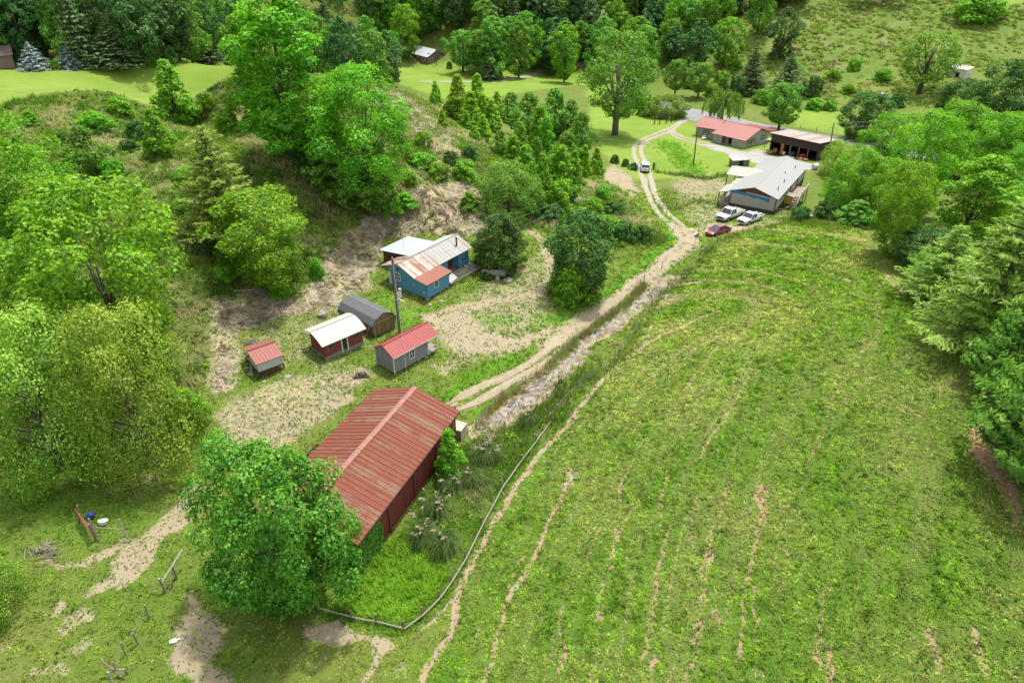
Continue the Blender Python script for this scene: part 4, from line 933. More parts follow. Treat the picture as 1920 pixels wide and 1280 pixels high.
# ------------------------------------------------------------ far brick house
def brick_house():
    p = P1(803, 121); r = root('house', tuple(map(float, p)), math.radians(40), 'distant brown brick house with a shiny grey metal roof among trees', 'house')
    W, L, ze, zr = 8.5, 19.0, 2.9, 5.0
    gable_y(MB(), W, L, -.6, ze, zr - .06).build('wall', M['brick'], r)
    rf = MB(); rf.slab((-.5, L + .4, ze - .2), (-.5, -.4, ze - .2), (W / 2, -.4, zr), (W / 2, L + .4, zr), .07); rf.slab((W + .5, -.4, ze - .2), (W + .5, L + .4, ze - .2), (W / 2, L + .4, zr), (W / 2, -.4, zr), .07)
    ro = rf.build('roof', M['house_roof'], r); MB().box(1.0, 1.5, .8, 1.3, 2.6, 3.9).build('chimney', M['brick'], ro)
    for s in (1.7, 6.4): win(r, 'y', s, .9, 1.0, 1.2, nx=1, nz=2, fw=.16)
    for s in (3.2, 7.2, 11): win(r, 'x', s, .9, 1.1, 1.2, nx=1, nz=2, fw=.16)
    pf = MB()
    for x in np.arange(.3, 8.4, 1.3): pf.box(x - .05, x + .05, -2.0, -1.9, -.7, .6)
    pf.bar((.3, -1.95, .55), (8.1, -1.95, .55), .08, .1); pf.bar((.3, -1.95, .1), (8.1, -1.95, .1), .08, .1); pf.build('porch_rail', M['weathered'], r)
    return r
BRICK = brick_house()
def far_shed():
    p = P1(1808, 150); r = root('shed', (float(p[0]), float(p[1]), float(p[2])), math.radians(35), 'small white-walled shed with a pale roof half hidden by trees on the hillside', 'shed')
    MB().box(0, 3.4, 0, 5.5, -.5, 3.0).build('wall', M['white'], r)
    MB().slab((-.3, 5.8, 3.05), (-.3, -.3, 3.05), (3.8, -.3, 3.6), (3.8, 5.8, 3.6), .08).build('roof', mat_metal_roof('pale_brown_roof', (0.390, 0.359, 0.328), (0.328, 0.304, 0.281), None, 0, 'x'), r)
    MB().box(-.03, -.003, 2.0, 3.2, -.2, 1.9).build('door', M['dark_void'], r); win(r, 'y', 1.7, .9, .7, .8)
    r2 = root('house', G3(*(at_z(-42, 133, 13.2)[:2])), math.radians(30), 'brown-roofed building cut by the left edge beside the spruces', 'house')
    gable_x(MB(), 7, 6, -.5, 2.3, 3.6).build('wall', M['brick'], r2); roof_x(MB(), -.4, 7.4, -.4, 6.4, 2.2, 2.2, 3.8, 3, .08, 0).build('roof', mat_plain('brown_shingle', (0.133, 0.094, 0.078), (0.101, 0.070, 0.062), .9), r2)
    win(r2, 'y', 3.5, .7, 1, 1.1)
    p = P1(1388, 312); r3 = root('shed', (float(p[0]), float(p[1]), float(p[2])), math.radians(10), 'small shed with a blotchy whitish tin roof behind the long beige house', 'shed')
    MB().box(-1.9, 1.9, -.2, 1.8, -.4, 1.5).build('wall', M['old_wood'], r3); MB().slab((-2.3, -.5, 1.5), (2.3, -.5, 1.5), (2.3, 2.2, 1.95), (-2.3, 2.2, 1.95), .05).ribs((-2.3, -.5, 1.5), (2.3, -.5, 1.5), (2.3, 2.2, 1.95), (-2.3, 2.2, 1.95), .5, .04, .02).build('roof', M['white_tin'], r3)
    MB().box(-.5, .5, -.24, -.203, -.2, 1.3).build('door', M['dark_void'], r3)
far_shed()
# ------------------------------------------------------------ tracks and the road
def mat_track(name, c, c2, c3):
    m, t, b, o = new_mat(name); co = coords(t); n1 = noise(t, co, .7, 5, .7); n2 = noise(t, co, 9, 4, .75)
    c = mixc(t, ramp(t, n1, .3, .7), c, c2); c = mixc(t, ramp(t, n2, .5, .75), c, c3)
    t.links.new(c, b.inputs['Base Color']); b.inputs['Roughness'].default_value = .95; b.inputs['Specular IOR Level'].default_value = .15; bump(t, b, n2, .7, .06); return m
M['track'] = mat_track('track_dirt', (0.225, 0.184, 0.120), (0.303, 0.256, 0.180), (0.171, 0.132, 0.084))
M['track_pale'] = mat_track('track_gravel', (0.233, 0.212, 0.160), (0.295, 0.272, 0.212), (0.171, 0.152, 0.116))
M['asphalt'] = mat_track('asphalt', (0.169, 0.166, 0.162), (0.212, 0.209, 0.206), (0.138, 0.134, 0.131))
M['gravel'] = mat_track('gravel', (0.225, 0.218, 0.209), (0.287, 0.281, 0.271), (0.174, 0.169, 0.162))
def ribbon(name, px, w, m, dz=.05, jit=.12, taper=True, ws=None, step=.45):
    c = dense(pline(px), step); n = len(c); V = []; F = []
    cum = np.linspace(0, 1, n)
    for i in range(n):
        d = c[min(i + 1, n - 1)] - c[max(i - 1, 0)]; d = d / (np.linalg.norm(d) + 1e-9); q = np.array([-d[1], d[0]])
        wi = w if ws is None else np.interp(cum[i], np.linspace(0, 1, len(ws)), ws)
        if taper: wi *= min(1, .15 + i / 5, .15 + (n - 1 - i) / 5)
        s0 = (fnoise(i * step / 1.1, 3.3, 61) - .5) * 4 * jit + (R.random() - .5) * jit * .8; s1 = (fnoise(i * step / 1.1, 9.3, 71) - .5) * 4 * jit + (R.random() - .5) * jit * .8
        row = [-wi / 2 + s0, -wi / 4, 0, wi / 4, wi / 2 + s1]
        for k, e in enumerate(row):
            p = c[i] + q * e; z = float(HT(p[0], p[1])) + (dz if 0 < k < 4 else dz - .06); V.append((p[0], p[1], z))
    for i in range(n - 1):
        for k in range(4): a = i * 5 + k; F.append((a, a + 1, a + 6, a + 5))
    return tag(np_mesh(name, np.array(V), np.array(F), m, None, None, True), kind='structure')
# the dirt track's own bed, then the two worn wheel lines on it
ribbon('dirt_track', [(1020,650),(1060,632),(1085,608),(1120,588),(1165,556),(1208,521),(1246,492),(1278,466),(1289,450),(1276,430),(1262,416)], 3.6, M['track'], .05, .16, True, [2.2,3.6,3.4,2.6,2.6,2.8,3.6,4.2,4.2,3.2])
ribbon('dirt_track', RUT_A[:14], .95, M['track'], .07, .09); ribbon('dirt_track', RUT_B[:15], .95, M['track'], .07, .09)
ribbon('dirt_track', RUT_A[12:], 1.0, M['track_pale'], .07, .06, False); ribbon('dirt_track', RUT_B[13:], 1.0, M['track_pale'], .07, .06, False)
ribbon('dirt_track', [(1290,447),(1315,430),(1345,425),(1375,428),(1400,424)], 3.6, M['track'], .055, .25, True)
ribbon('farm_lane', [(1251,245),(1264,255),(1285,264),(1310,271),(1338,278)], .9, M['track_pale'], .07, .05, False); ribbon('farm_lane', [(1258,243),(1270,253),(1287,259),(1310,265),(1340,271)], .9, M['track_pale'], .07, .05, False)
def pad(name, px, m, dz):
    pts = dense(pline(px) + pline(px[:1]), .6)[:-1]; c = pts.mean(0); V = []; F = []; n = len(pts)
    for f in (1, .8, .55, .3):
        for p in pts:
            q = c + (p - c) * f; V.append((q[0], q[1], float(HT(q[0], q[1])) + (dz if f < 1 else dz - .07)))
    for j in range(3):
        for i in range(n): F.append((j * n + i, j * n + (i + 1) % n, (j + 1) * n + (i + 1) % n, (j + 1) * n + i))
    mb = MB(); mb.v = V; mb.f = F + [tuple(range(3 * n, 4 * n))]; return tag(mb.build(name, m, None, True), kind='structure')
ribbon('gravel_drive', [(1322,271),(1345,277),(1375,285),(1405,293),(1440,300),(1475,303),(1520,312)], 6, M['gravel'], .06, .2, False, [2, 4.5, 6, 8.5, 10, 7, 5])
ROADPX = [(1190,188),(1230,194),(1262,200),(1300,209),(1319,214),(1372,225),(1416,234),(1466,244),(1533,256),(1597,267),(1680,282),(1800,300)]
ribbon('road', ROADPX, 6.2, M['asphalt'], .09, .02, False)
ribbon('road', [(1286,226),(1300,214),(1312,208)], 6.5, M['asphalt'], .08, .1, False)
ribbon('farm_lane', [(785,154),(830,153),(900,152.5),(945,151),(985,143),(1020,131.5),(1045,125),(1090,122),(1140,120.5)], 3.0, M['track_pale'], .09, .06, True, [1.2, 2.6, 3, 3, 3, 3, 3])
ribbon('farm_lane', [(945,122),(1000,120),(1080,119),(1130,118)], 2.2, M['track_pale'], .08, .06, False)

# ------------------------------------------------------------ vehicles: x forward, built at the origin
def paint(name, c, rough=.25):
    m, t, b, o = new_mat(name); b.inputs['Base Color'].default_value = (*c, 1); b.inputs['Roughness'].default_value = rough; b.inputs['Coat Weight'].default_value = .5; b.inputs['Coat Roughness'].default_value = .08
    n = noise(t, coords(t), 2, 4); t.links.new(mixc(t, math_(t, 'MULTIPLY', n, .3), c, tuple(x * .8 + .02 for x in c)), b.inputs['Base Color']); return m
M['white_paint'] = paint('white_car_paint', (0.562, 0.569, 0.569)); M['silver_paint'] = paint('pale_car_paint', (0.468, 0.484, 0.484)); M['red_paint'] = paint('red_car_paint', (0.218, 0.009, 0.023))
M['tyre'] = mat_plain('tyre', (0.016, 0.016, 0.016), (0.023, 0.023, 0.023), .9); M['rim'] = mat_plain('wheel_rim', (0.351, 0.351, 0.359), (0.273, 0.273, 0.281), .35, 3, .5, .6)
M['car_glass'] = mat_glass('car_glass', (0.020, 0.027, 0.035)); M['lamp'] = mat_plain('lamp_lens', (0.546, 0.562, 0.577), (0.468, 0.484, 0.507), .15); M['tail'] = mat_plain('tail_lens', (0.273, 0.008, 0.008), (0.195, 0.008, 0.008), .2); M['trim'] = mat_plain('dark_trim', (0.023, 0.023, 0.025), (0.016, 0.016, 0.016), .6)
def wheel(parent, x, y, rad, wd):
    s = 1 if y > 0 else -1
    w_ = MB(); w_.tube([(x, y - s * wd / 2, rad), (x, y - s * wd * .45, rad), (x, y + s * wd * .4, rad), (x, y + s * wd / 2, rad)], [rad * .93, rad, rad, rad * .9], 18); o = w_.build('wheel', M['tyre'], parent)
    q = MB(); q.tube([(x, y + s * (wd / 2 + .004), rad), (x, y + s * (wd / 2 + .018), rad)], [rad * .62, rad * .56], 14)
    q.build('rim', M['rim'], o); return o
def quad_on(mb, a, b, c, d, i=.1, off=.012):
    a, b, c, d = map(Vector, (a, b, c, d)); n = (b - a).cross(d - a).normalized() * off; m = (a + b + c + d) / 4
    pts = [p.lerp(m, i) + n for p in (a, b, c, d)]
    mb.hexa([p - n * .8 for p in pts] + pts)
def vehicle(kind, Lh, W, mat):
    """kind: 'pickup' | 'sedan' | 'suv'"""
    r = root(kind, (0, 0, 0)); h = W / 2; L2 = Lh / 2
    big = kind == 'pickup'; gz = .42 if big else .3 if kind == 'suv' else .22; zb = 1.12 if big else .98 if kind == 'suv' else .82
    def ring(x, w, z0, z1, ins=.1): return [(x, -w + ins, z0), (x, w - ins, z0), (x, w, z0 + .2), (x, w, z1 - .12), (x, w - .06, z1), (x, -w + .06, z1), (x, -w, z1 - .12), (x, -w, z0 + .2)]
    b = MB()
    if big:
        cb = -.35 if Lh > 6 else -.55  # back of the cab
        hx = L2 - 1.45
        b.loft([ring(L2 - .02, h - .12, gz + .08, zb - .22), ring(L2 - .12, h - .02, gz, zb - .1), ring(L2 - .7, h, gz, zb - .04), ring(hx, h, gz, zb), ring(cb, h, gz, zb)])
        o = b.build('body', mat, r, False, .03)
        bd = MB(); bd.box(-L2 + .06, cb - .012, -h, -h + .1, gz + .08, zb - .02); bd.box(-L2 + .06, cb - .012, h - .1, h, gz + .08, zb - .02); bd.box(-L2, -L2 + .055, -h + .02, h - .02, gz + .12, zb - .04); bd.box(-L2 + .06, cb - .012, -h + .102, h - .102, gz + .08, gz + .32)
        bd.build('cargo_bed', mat, r)
        g0 = (hx + .02, cb + .04); roofz = 1.88 if Lh > 6 else 1.72; rx = (hx - .62, cb + .18)
    else:
        if kind == 'sedan':
            b.loft([ring(L2, h - .3, gz + .1, .58), ring(L2 - .25, h - .1, gz, .68), ring(L2 - 1.1, h, gz, zb - .02), ring(-.9, h, gz, zb + .03), ring(-L2 + .5, h - .04, gz, zb + .06), ring(-L2, h - .2, gz + .15, zb - .05)])
            g0 = (L2 - .85, -L2 + .18); rx = (.35, -.75); roofz = 1.42
        else:
            b.loft([ring(L2, h - .2, gz + .1, .78), ring(L2 - .2, h - .04, gz, .9), ring(L2 - 1.1, h, gz, zb), ring(-L2 + .15, h, gz, zb), ring(-L2, h - .06, gz + .1, zb - .05)])
            g0 = (L2 - 1.05, -L2 + .12); rx = (L2 - 1.75, -L2 + .4); roofz = 1.66
        o = b.build('body', mat, r, False, .03)
    ti = .2 if kind != 'sedan' else .26
    A = [(g0[0], -h + .06, zb - .01), (g0[0], h - .06, zb - .01), (g0[1], h - .06, zb - .01), (g0[1], -h + .06, zb - .01)]; T = [(rx[0], -h + ti, roofz), (rx[0], h - ti, roofz), (rx[1], h - ti, roofz), (rx[1], -h + ti, roofz)]
    cabn = MB(); mid = [tuple((Vector(p) * .18 + Vector(q) * .82)) for p, q in zip(A, T)]; top = [tuple(Vector(q) + Vector((0, 0, .05)) + Vector((-.1 if i < 2 else .1, .08 if i in (0, 3) else -.08, 0))) for i, q in enumerate(T)]
    cabn.hexa(A + T); cabn.hexa(T + top); cabn.build('cab', mat, r)
    g = MB(); quad_on(g, A[0], A[1], T[1], T[0], .07); g.build('windshield', M['car_glass'], r)
    g = MB(); quad_on(g, A[2], A[3], T[3], T[2], .1); g.build('rear_window', M['car_glass'], r)
    for sgn in (0, 1):
        a, b_, c, d = (A[3], A[0], T[0], T[3]) if sgn == 0 else (A[1], A[2], T[2], T[1])
        a, b_, c, d = map(Vector, (a, b_, c, d)); cuts = (.05, .47, .53, .95) if kind != 'suv' else (.04, .32, .36, .64)
        for f0, f1 in ((cuts[0], cuts[1]), (cuts[2], cuts[3])) + (((.68, .95),) if kind == 'suv' else ()):
            g = MB(); quad_on(g, a.lerp(b_, f0), a.lerp(b_, f1), d.lerp(c, f1), d.lerp(c, f0), .1); g.build('side_window', M['car_glass'], r)
    rad = .40 if big else .36 if kind == 'suv' else .32
    fx, bx = (L2 - 1.0, -L2 + 1.2) if big else (L2 - .95, -L2 + .85)
    for x in (fx, bx):
        for s in (-1, 1):
            MB().tube([(x, s * (h - .2), rad + .03), (x, s * (h + .006), rad + .03)], rad * 1.14, 18).build('wheel_arch', M['trim'], r)
            wheel(r, x, s * (h - .1), rad, .25)
    fz = zb - .32 if big else .58
    if big:
        MB().box(L2 - .03, L2 + .03, -h * .55, h * .55, fz - .18, fz + .1).build('grille', M['trim'], r)
        MB().box(L2 - .1, L2 + .12, -h + .04, h - .04, gz + .02, gz + .22).build('bumper', M['steel'], r); MB().box(-L2 - .14, -L2 - .004, -h + .06, h - .06, gz + .04, gz + .2).build('bumper', M['steel'], r)
        for s in (-1, 1):
            MB().box(L2 - .06, L2 + .02, s * h * .74 - .2, s * h * .74 + .2, fz - .1, fz + .1).build('headlight', M['lamp'], r); MB().box(-L2 - .02, -L2 + .1, s * (h - .05) - .06, s * (h - .05) + .06, zb - .5, zb - .12).build('tail_light', M['tail'], r)
            MB().box(hx - .3, hx - .16, s * (h + .1) - .1, s * (h + .1) + .1, zb + .02, zb + .24).build('mirror', M['trim'], r)
            MB().box(bx + .6, fx - .6, s * h - .006 * 1 - (.02 if s < 0 else -.0), s * h + (.02 if s > 0 else .0) + .006, gz - .02, gz + .12).build('sill', M['trim'], r)
    else:
        MB().box(L2 - .06, L2 + .05, -h + .3, h - .3, gz + .02, gz + .2).build('bumper', mat, r); MB().box(-L2 - .06, -L2 + .08, -h + .16, h - .16, gz + .1, gz + .32).build('bumper', mat, r)
        for s in (-1, 1):
            MB().box(L2 - .3, L2 - .06, s * (h - .26) - .17, s * (h - .26) + .17, fz - .02, fz + .13).build('headlight', M['lamp'], r); MB().box(-L2 - .02, -L2 + .2, s * (h - .2) - .1, s * (h - .2) + .1, zb - .22, zb - .02).build('tail_light', M['tail'], r)
            MB().box(g0[0] - .5, g0[0] - .36, s * (h + .06) - .08, s * (h + .06) + .08, zb, zb + .16).build('mirror', mat, r)
        if kind == 'suv': MB().box(-L2 - .035, -L2 - .004, -.25, .25, gz + .42, gz + .54).build('number_plate', M['trim'], r)
    return r
def park(v, name, ua, va, ub, vb, label, cat):
    a = P1(ua, va); b = P1(ub, vb); c = (a + b) / 2; v.name = name; h = math.atan2(a[1] - b[1], a[0] - b[0])
    v.location = (float(c[0]), float(c[1]), float(HT(c[0], c[1])) + .03); pitch = math.atan2(float(HT(a[0], a[1]) - HT(b[0], b[1])), float(np.hypot(*(a - b)[:2])))
    v.rotation_euler = (0, -pitch, h); tag(v, label, cat); return v
T1 = park(vehicle('pickup', 6.3, 2.02, M['white_paint']), 'pickup_truck', 1345, 418, 1390, 401, 'big white crew-cab pickup parked by the beige house', 'pickup')
T2 = park(vehicle('pickup', 5.4, 1.86, M['silver_paint']), 'pickup_truck', 1386, 424, 1425, 410, 'smaller pale silver pickup parked beside the bigger white one', 'pickup')
T3 = park(vehicle('sedan', 4.6, 1.78, M['red_paint']), 'parked_car', 1326, 444, 1364, 433, 'dark red car parked on the dirt by the two pickups', 'car')
T4 = park(vehicle('suv', 4.7, 1.9, M['white_paint']), 'parked_car', 1207.5, 311, 1210, 329, 'white car driving along the dirt track toward the road', 'car')
def far_vehicle():
    v = vehicle('sedan', 4.4, 1.75, M['white_paint']); v.name = 'parked_car'; p = P1(1652, 184)
    v.location = tuple(map(float, p)); v.rotation_euler = (0, 0, math.radians(150)); tag(v, 'white car half hidden behind the dark round tree beyond the road', 'car')
far_vehicle()
# rack and load on the pickup beds
def load(v, L2, label, name):
    r = root(name, v.matrix_basis @ Vector((-L2 + 1.25, 0, .75)), v.rotation_euler.z, label, 'lumber')
    for k in range(6): MB().bar((-1.1 + R.uniform(-.2, .2), -.5 + .2 * k, .06 + R.uniform(0, .3)), (1.2, -.45 + .18 * k + R.uniform(-.2, .2), .25 + R.uniform(0, .4)), .14, .05).build('board', M['weathered'] if k % 2 else M['white'], r)
load(T1, 3.15, 'boards and scrap loaded in the bed of the white pickup', 'lumber_pile'); load(T2, 2.7, 'boards loaded in the bed of the silver pickup', 'lumber_pile')

# ------------------------------------------------------------ poles, wires
def utility_pole(u, v, vt, ut, label, rad=.15, cross=False, light=False):
    p = P1(u, v); zt = z_of_row(p[1], vt); d = rays(ut, vt); tt = (zt - CAM_H) / d[2]; top = np.array([d[0] * tt, p[1], zt]); h = zt - p[2]; dx = top[0] - p[0]
    r = root('utility_pole', tuple(map(float, p)), 0, label, 'utility pole')
    MB().tube([(0, 0, -.4), (dx * .5, 0, h * .5), (dx, 0, h)], [rad * 1.15, rad, rad * .8], 10).build('shaft', M['pole'], r)
    return r, Vector((float(p[0] + dx), float(p[1]), float(zt))), h, dx
PL1, TOP1, H1, DX1 = utility_pole(750, 622, 485, 735.5, 'leaning wooden utility pole with white meter boxes between the sheds', .17)
def fittings(r, h, dx):
    def at(f): return dx * f
    for k, (f, y, w_, hh, nm) in enumerate(((.60, -.24, .42, .55, 'meter_box'), (.66, -.22, .3, .4, 'switch_box'), (.53, -.24, .34, .3, 'fuse_box'))):
        x = at(f) + (.42 if k < 2 else .3) + (.1 if k == 1 else 0); MB().box(x - w_ / 2, x + w_ / 2, y - .1, y + .12, h * f - hh / 2 - .6, h * f + hh / 2 - .6).build(nm, M['tin_wall'] if k else M['white'], r)
    MB().bar((at(.5) - .1, -.18, h * .5 - .3), (at(.5) + .9, -.18, h * .5 - .5), .12, .08).build('arm', M['white'], r)
    MB().tube([(at(.9), -.16, h * .9), (at(.6) + .1, -.2, h * .55), (at(.2), -.2, h * .2), (.02, -.2, 0)], .03, 6).build('conduit', M['steel'], r)
    MB().tube([(dx, 0, h), (dx, 0, h + .25)], [.05, .03], 8).build('insulator', M['white'], r)
fittings(PL1, H1, DX1)
PL2, TOP2, H2, _ = utility_pole(1300, 310, 240, 1308, 'dark thin utility pole on the mown lawn by the lane', .14)
PL3, TOP3, H3, DX3 = utility_pole(1551, 305, 230, 1564, 'pale utility pole with a lamp beside the open-fronted shed', .14)
MB().tube([(DX3, 0, H3 - 1.2), (DX3 - .9, -.3, H3 - .9)], .05, 6).build('lamp_arm', M['steel'], PL3); MB().tube([(DX3 - .9, -.3, H3 - 1.5), (DX3 - .9, -.3, H3 - .9)], [.25, .12], 10).build('lamp_head', M['white'], PL3)
PL4, TOP4, H4, _ = utility_pole(818, 123, 68, 816, 'pale utility pole in front of the distant brick house', .16)
def wire(name, a, b, sag, label, rad=.012):
    a = Vector(a); b = Vector(b); pts = [a.lerp(b, t) - Vector((0, 0, sag * 4 * t * (1 - t))) for t in np.linspace(0, 1, 15)]
    return tag(MB().tube(pts, rad, 5).build(name, M['steel'], None), label, 'wire')
g1 = P1(670, 673); g2 = P1(766, 726)
wire('guy_wire', TOP1 - Vector((0, 0, .5)), Vector(map(float, g1)), 0, 'guy wire running from the leaning pole past the red shed', .014)
wire('guy_wire', TOP1 - Vector((0, 0, .4)), Vector(map(float, g2)), 0, 'pale guy wire running from the leaning pole past the grey shed', .016)
wire('power_line', TOP1 - Vector((0, 0, .2)), TOP2 - Vector((0, 0, .2)), 2.2, 'upper wire from the leaning pole toward the lawn pole', .013)
wire('power_line', TOP1 - Vector((0, 0, 1.0)), TOP2 - Vector((0, 0, .9)), 3.0, 'lower wire from the leaning pole toward the lawn pole', .013)
wire('power_line', TOP3 - Vector((0, 0, .1)), (170, 178, 6.0), 1.5, 'upper wire running right from the pale lamp pole', .03)
wire('power_line', TOP3 - Vector((0, 0, 1.2)), (170, 178, 4.6), 1.5, 'lower wire running right from the pale lamp pole', .03)

# ------------------------------------------------------------ fences
def post_on(parent, p, o, h, rad=.07, lean=(0, 0), m=None):
    z = float(HT(p[0], p[1])) - o[2]; x, y = p[0] - o[0], p[1] - o[1]
    MB().tube([(x, y, z - .3), (x + lean[0] * .5, y + lean[1] * .5, z + h * .5), (x + lean[0], y + lean[1], z + h)], [rad, rad * .97, rad * .9], 8).build('post', m or M['post'], parent)
def fence_line(name, px, h, rail_h, label, rad=.07, rail=.045, wires=0, rail_off=0.0, m=None, lean=.1, rm=None):
    P = [tuple(q[:2]) for q in PX([a for a, _ in px], [b for _, b in px])]; o = G3(*P[0]); r = root(name, o, 0, label, 'fence')
    for p in P: post_on(r, p, o, h * R.uniform(.9, 1.1), rad * R.uniform(.85, 1.15), (R.uniform(-lean, lean), R.uniform(-lean, lean)), m)
    def gz(p, dz): return (p[0] - o[0] + rail_off, p[1] - o[1] - rail_off, float(HT(p[0], p[1])) - o[2] + dz)
    if rail_h:
        for a, b in zip(P[:-1], P[1:]):
            mid = tuple((np.array(a) + np.array(b)) / 2); mm = gz(mid, rail_h); A = gz(a, rail_h); B = gz(b, rail_h)
            MB().tube([A, (mm[0], mm[1], (A[2] + B[2]) / 2 * .6 + mm[2] * .4 - .03), B], rail, 7).build('rail', rm or M['weathered'], r)
    for k in range(wires):
        w_ = MB(); hh = h * (.9 - k * .32)
        w_.tube([gz(p, hh) for p in P], .008, 4); w_.build('wire', M['steel'], r)
    return r
fence_line('rail_fence', [(598,1143),(662,1160),(706,1168),(757,1181),(792,1155),(823,1124),(846,1092),(872,1050),(904,985),(941,916),(976,866),(1004,830),(1031,792)], 1.0, .34, 'low weathered log rail fence with short posts curving along the pasture edge', .075, .06, 0, .1)
fence_line('wire_fence', [(1031,790),(1062,757),(1098,715),(1142,688),(1160,672),(1222,575),(1250,545),(1276,525),(1310,490),(1345,457)], 1.25, 0, 'wire fence of leaning posts between the ditch and the pasture', .06, .04, 3, 0, None, .22)
fence_line('wire_fence', [(894,803),(918,775),(942,750),(985,722),(1030,690),(1075,645),(1115,612),(1160,582),(1207,528),(1240,505)], 1.2, 0, 'wire fence of thin posts between the dirt track and the ditch', .05, .04, 3, 0, None, .08)
fence_line('wire_fence', [(1250,402),(1268,390),(1313,380),(1340,378),(1350,377)], 1.2, 0, 'short wire fence beside the beige house yard', .06, .04, 3)
fence_line('wire_fence', [(1232,325),(1255,330),(1275,329),(1290,331),(1320,336),(1345,333),(1372,326)], 1.2, 0, 'wire fence along the lower edge of the mown lawn', .05, .04, 3)
fence_line('wire_fence', [(1452,404),(1465,403),(1476,401),(1485,400)], 1.25, 1.1, 'dark pipe fence by the corner of the beige house', .045, .03, 1, 0, M['rust_frame'], .03, M['rust_frame'])
fence_line('wire_fence', [(1500,241),(1530,247),(1560,252),(1590,257)], 1.1, 0, 'dark fence between the road and the small meadow', .07, .04, 3, 0, M['dark_wood'])
fence_line('wire_fence', [(278,1158),(259,1206),(235,1228),(222,1266)], 1.3, 0, 'fence of weathered posts down the near left pasture', .06, .04, 2, 0, M['weathered'], .12)
fence_line('wire_fence', [(258,935),(308,924),(360,893)], 1.15, 0, 'fence of three thin posts under the big left trees', .05, .04, 1, 0, M['weathered'], .15)
fence_line('wire_fence', [(845,130),(862,131),(880,133),(900,136)], 1.3, .9, 'distant fence under the trees right of the brick house', .08, .06, 1, 0, M['dark_wood'])
def brace():
    a = P1(312, 1110); b = P1(332, 1085); o = tuple(map(float, a)); r = root('fence_brace', o, 0, 'fence corner of two posts with a pale slanting top rail beside the big-leaved tree', 'fence brace')
    bx, by, bz = map(float, b - a)
    MB().tube([(0, 0, -.3), (-.16, .05, 1.45)], .095, 9).build('post', M['weathered'], r); MB().tube([(bx, by, bz - .3), (bx, by, bz + 1.35)], .09, 9).build('post', M['weathered'], r)
    MB().tube([(-.1, .0, 1.0), (bx, by, bz + 1.42), (bx * 2.0, by * 2.1, bz * 2 + 1.7)], .075, 8).build('rail', mat_plain('pale_rail_wood', (.26, .24, .21), (.18, .165, .145), .9, 6), r)
    MB().tube([(.15, .25, .1), (bx, by, bz + .9)], .05, 7).build('brace', M['post'], r); MB().tube([(-.1, 0, .95), (-1.1, -.1, .35)], .045, 7).build('brace', M['weathered'], r)
    a = P1(224, 1268); r2 = root('fence_brace', tuple(map(float, a)), 0, 'collapsed fence corner of crossed grey posts at the bottom left', 'fence brace')
    MB().tube([(-.9, .25, 1.35), (.25, -.1, .12)], .08, 8).build('post', M['post'], r2); MB().tube([(-.25, -.45, -.2), (-.28, -.3, 1.0)], .07, 8).build('post', mat_plain('grey_post', (0.328, 0.320, 0.312), (0.234, 0.226, 0.218), .9), r2); MB().tube([(-.2, .1, .65), (0.429, 0.195, 0.468)], .06, 8).build('rail', M['weathered'], r2); MB().tube([(.5, .25, -.2), (0.351, 0.195, 0.546)], .06, 8).build('post', M['post'], r2)
brace()
def gate():
    a = P1(152, 975); b = P1(183, 1012); o = tuple(map(float, a)); d = b - a; L = float(np.hypot(d[0], d[1])); r = root('gate', o, math.atan2(d[1], d[0]), 'rusty red tube gate leaning between old grey posts', 'gate')
    for k in range(6): MB().tube([(.1, -.05, .2 + .22 * k), (L - .05, -.18, .1 + .22 * k)], .028, 6).build('bar', M['rust_red'], r)
    for x in (.1, L * .5, L - .05): MB().tube([(x, -.1, .12), (x, -.12, 1.35)], .03, 6).build('upright', M['rust_red'], r)
    for x, y, lx, ly, h in ((-.1, .05, .35, .1, 1.7), (L + .1, .0, -.35, .1, 1.75), (L - .1, -.1, .15, .0, 1.5), (L + 1.9, 1.5, -.7, .1, 1.4), (-.1, -.3, .4, .35, .9)): MB().tube([(x, y, -.3), (x + lx, y + ly, h)], .075, 8).build('post', M['weathered'], r)
    MB().tube([(L, .2, .85), (L + 1.7, 1.45, .75)], .04, 6).build('rail', M['weathered'], r)
    b1 = root('barrel', tuple(map(float, P1(172, 970))), .4, 'blue plastic barrel lying behind the red gate', 'barrel')
    b1.scale = (.75, .75, .75)
    MB().tube([(-.35, 0, .42), (-.3, 0, .42), (0, 0, .42), (.3, 0, .42), (.35, 0, .42)], [.26, .3, .33, .3, .26], 14).build('drum', mat_plain('blue_plastic', (0.031, 0.055, 0.273), (0.023, 0.039, 0.195), .5), b1); MB().tube([(.351, 0, .42), (.4, 0, .42)], .12, 10).build('cap', M['dark_wood'], b1)
    b2 = root('tub', tuple(map(float, P1(193, 982))), .2, 'round white tub lying beside the red gate', 'tub')
    MB().tube([(0, 0, .02), (.05, .1, .3)], [.3, .38], 14).build('bowl', M['white'], b2); MB().tube([(.05, .1, .301), (.052, .104, .315)], [.38, .36], 14).build('rim', M['white'], b2)
gate()
def swing():
    a = P1(1227, 233); r = root('swing_frame', tuple(map(float, a)), math.radians(20), 'brown timber swing frame standing on the lawn near the road', 'swing frame')
    for x, h in ((0, 2.2), (1.6, 2.7), (3.8, 2.7), (5.4, 2.4)): MB().box(x - .1, x + .1, -.1, .1, -.3, h).build('post', M['rust_frame'], r)
    MB().bar((1.4, 0, 2.75), (4.0, 0, 2.75), .15).build('beam', M['rust_frame'], r); MB().bar((-.1, 0, 2.1), (1.6, 0, 2.3), .12).build('beam', M['rust_frame'], r); MB().bar((3.8, 0, 2.75), (5.5, 0, 2.45), .12).build('beam', M['rust_frame'], r)
swing()
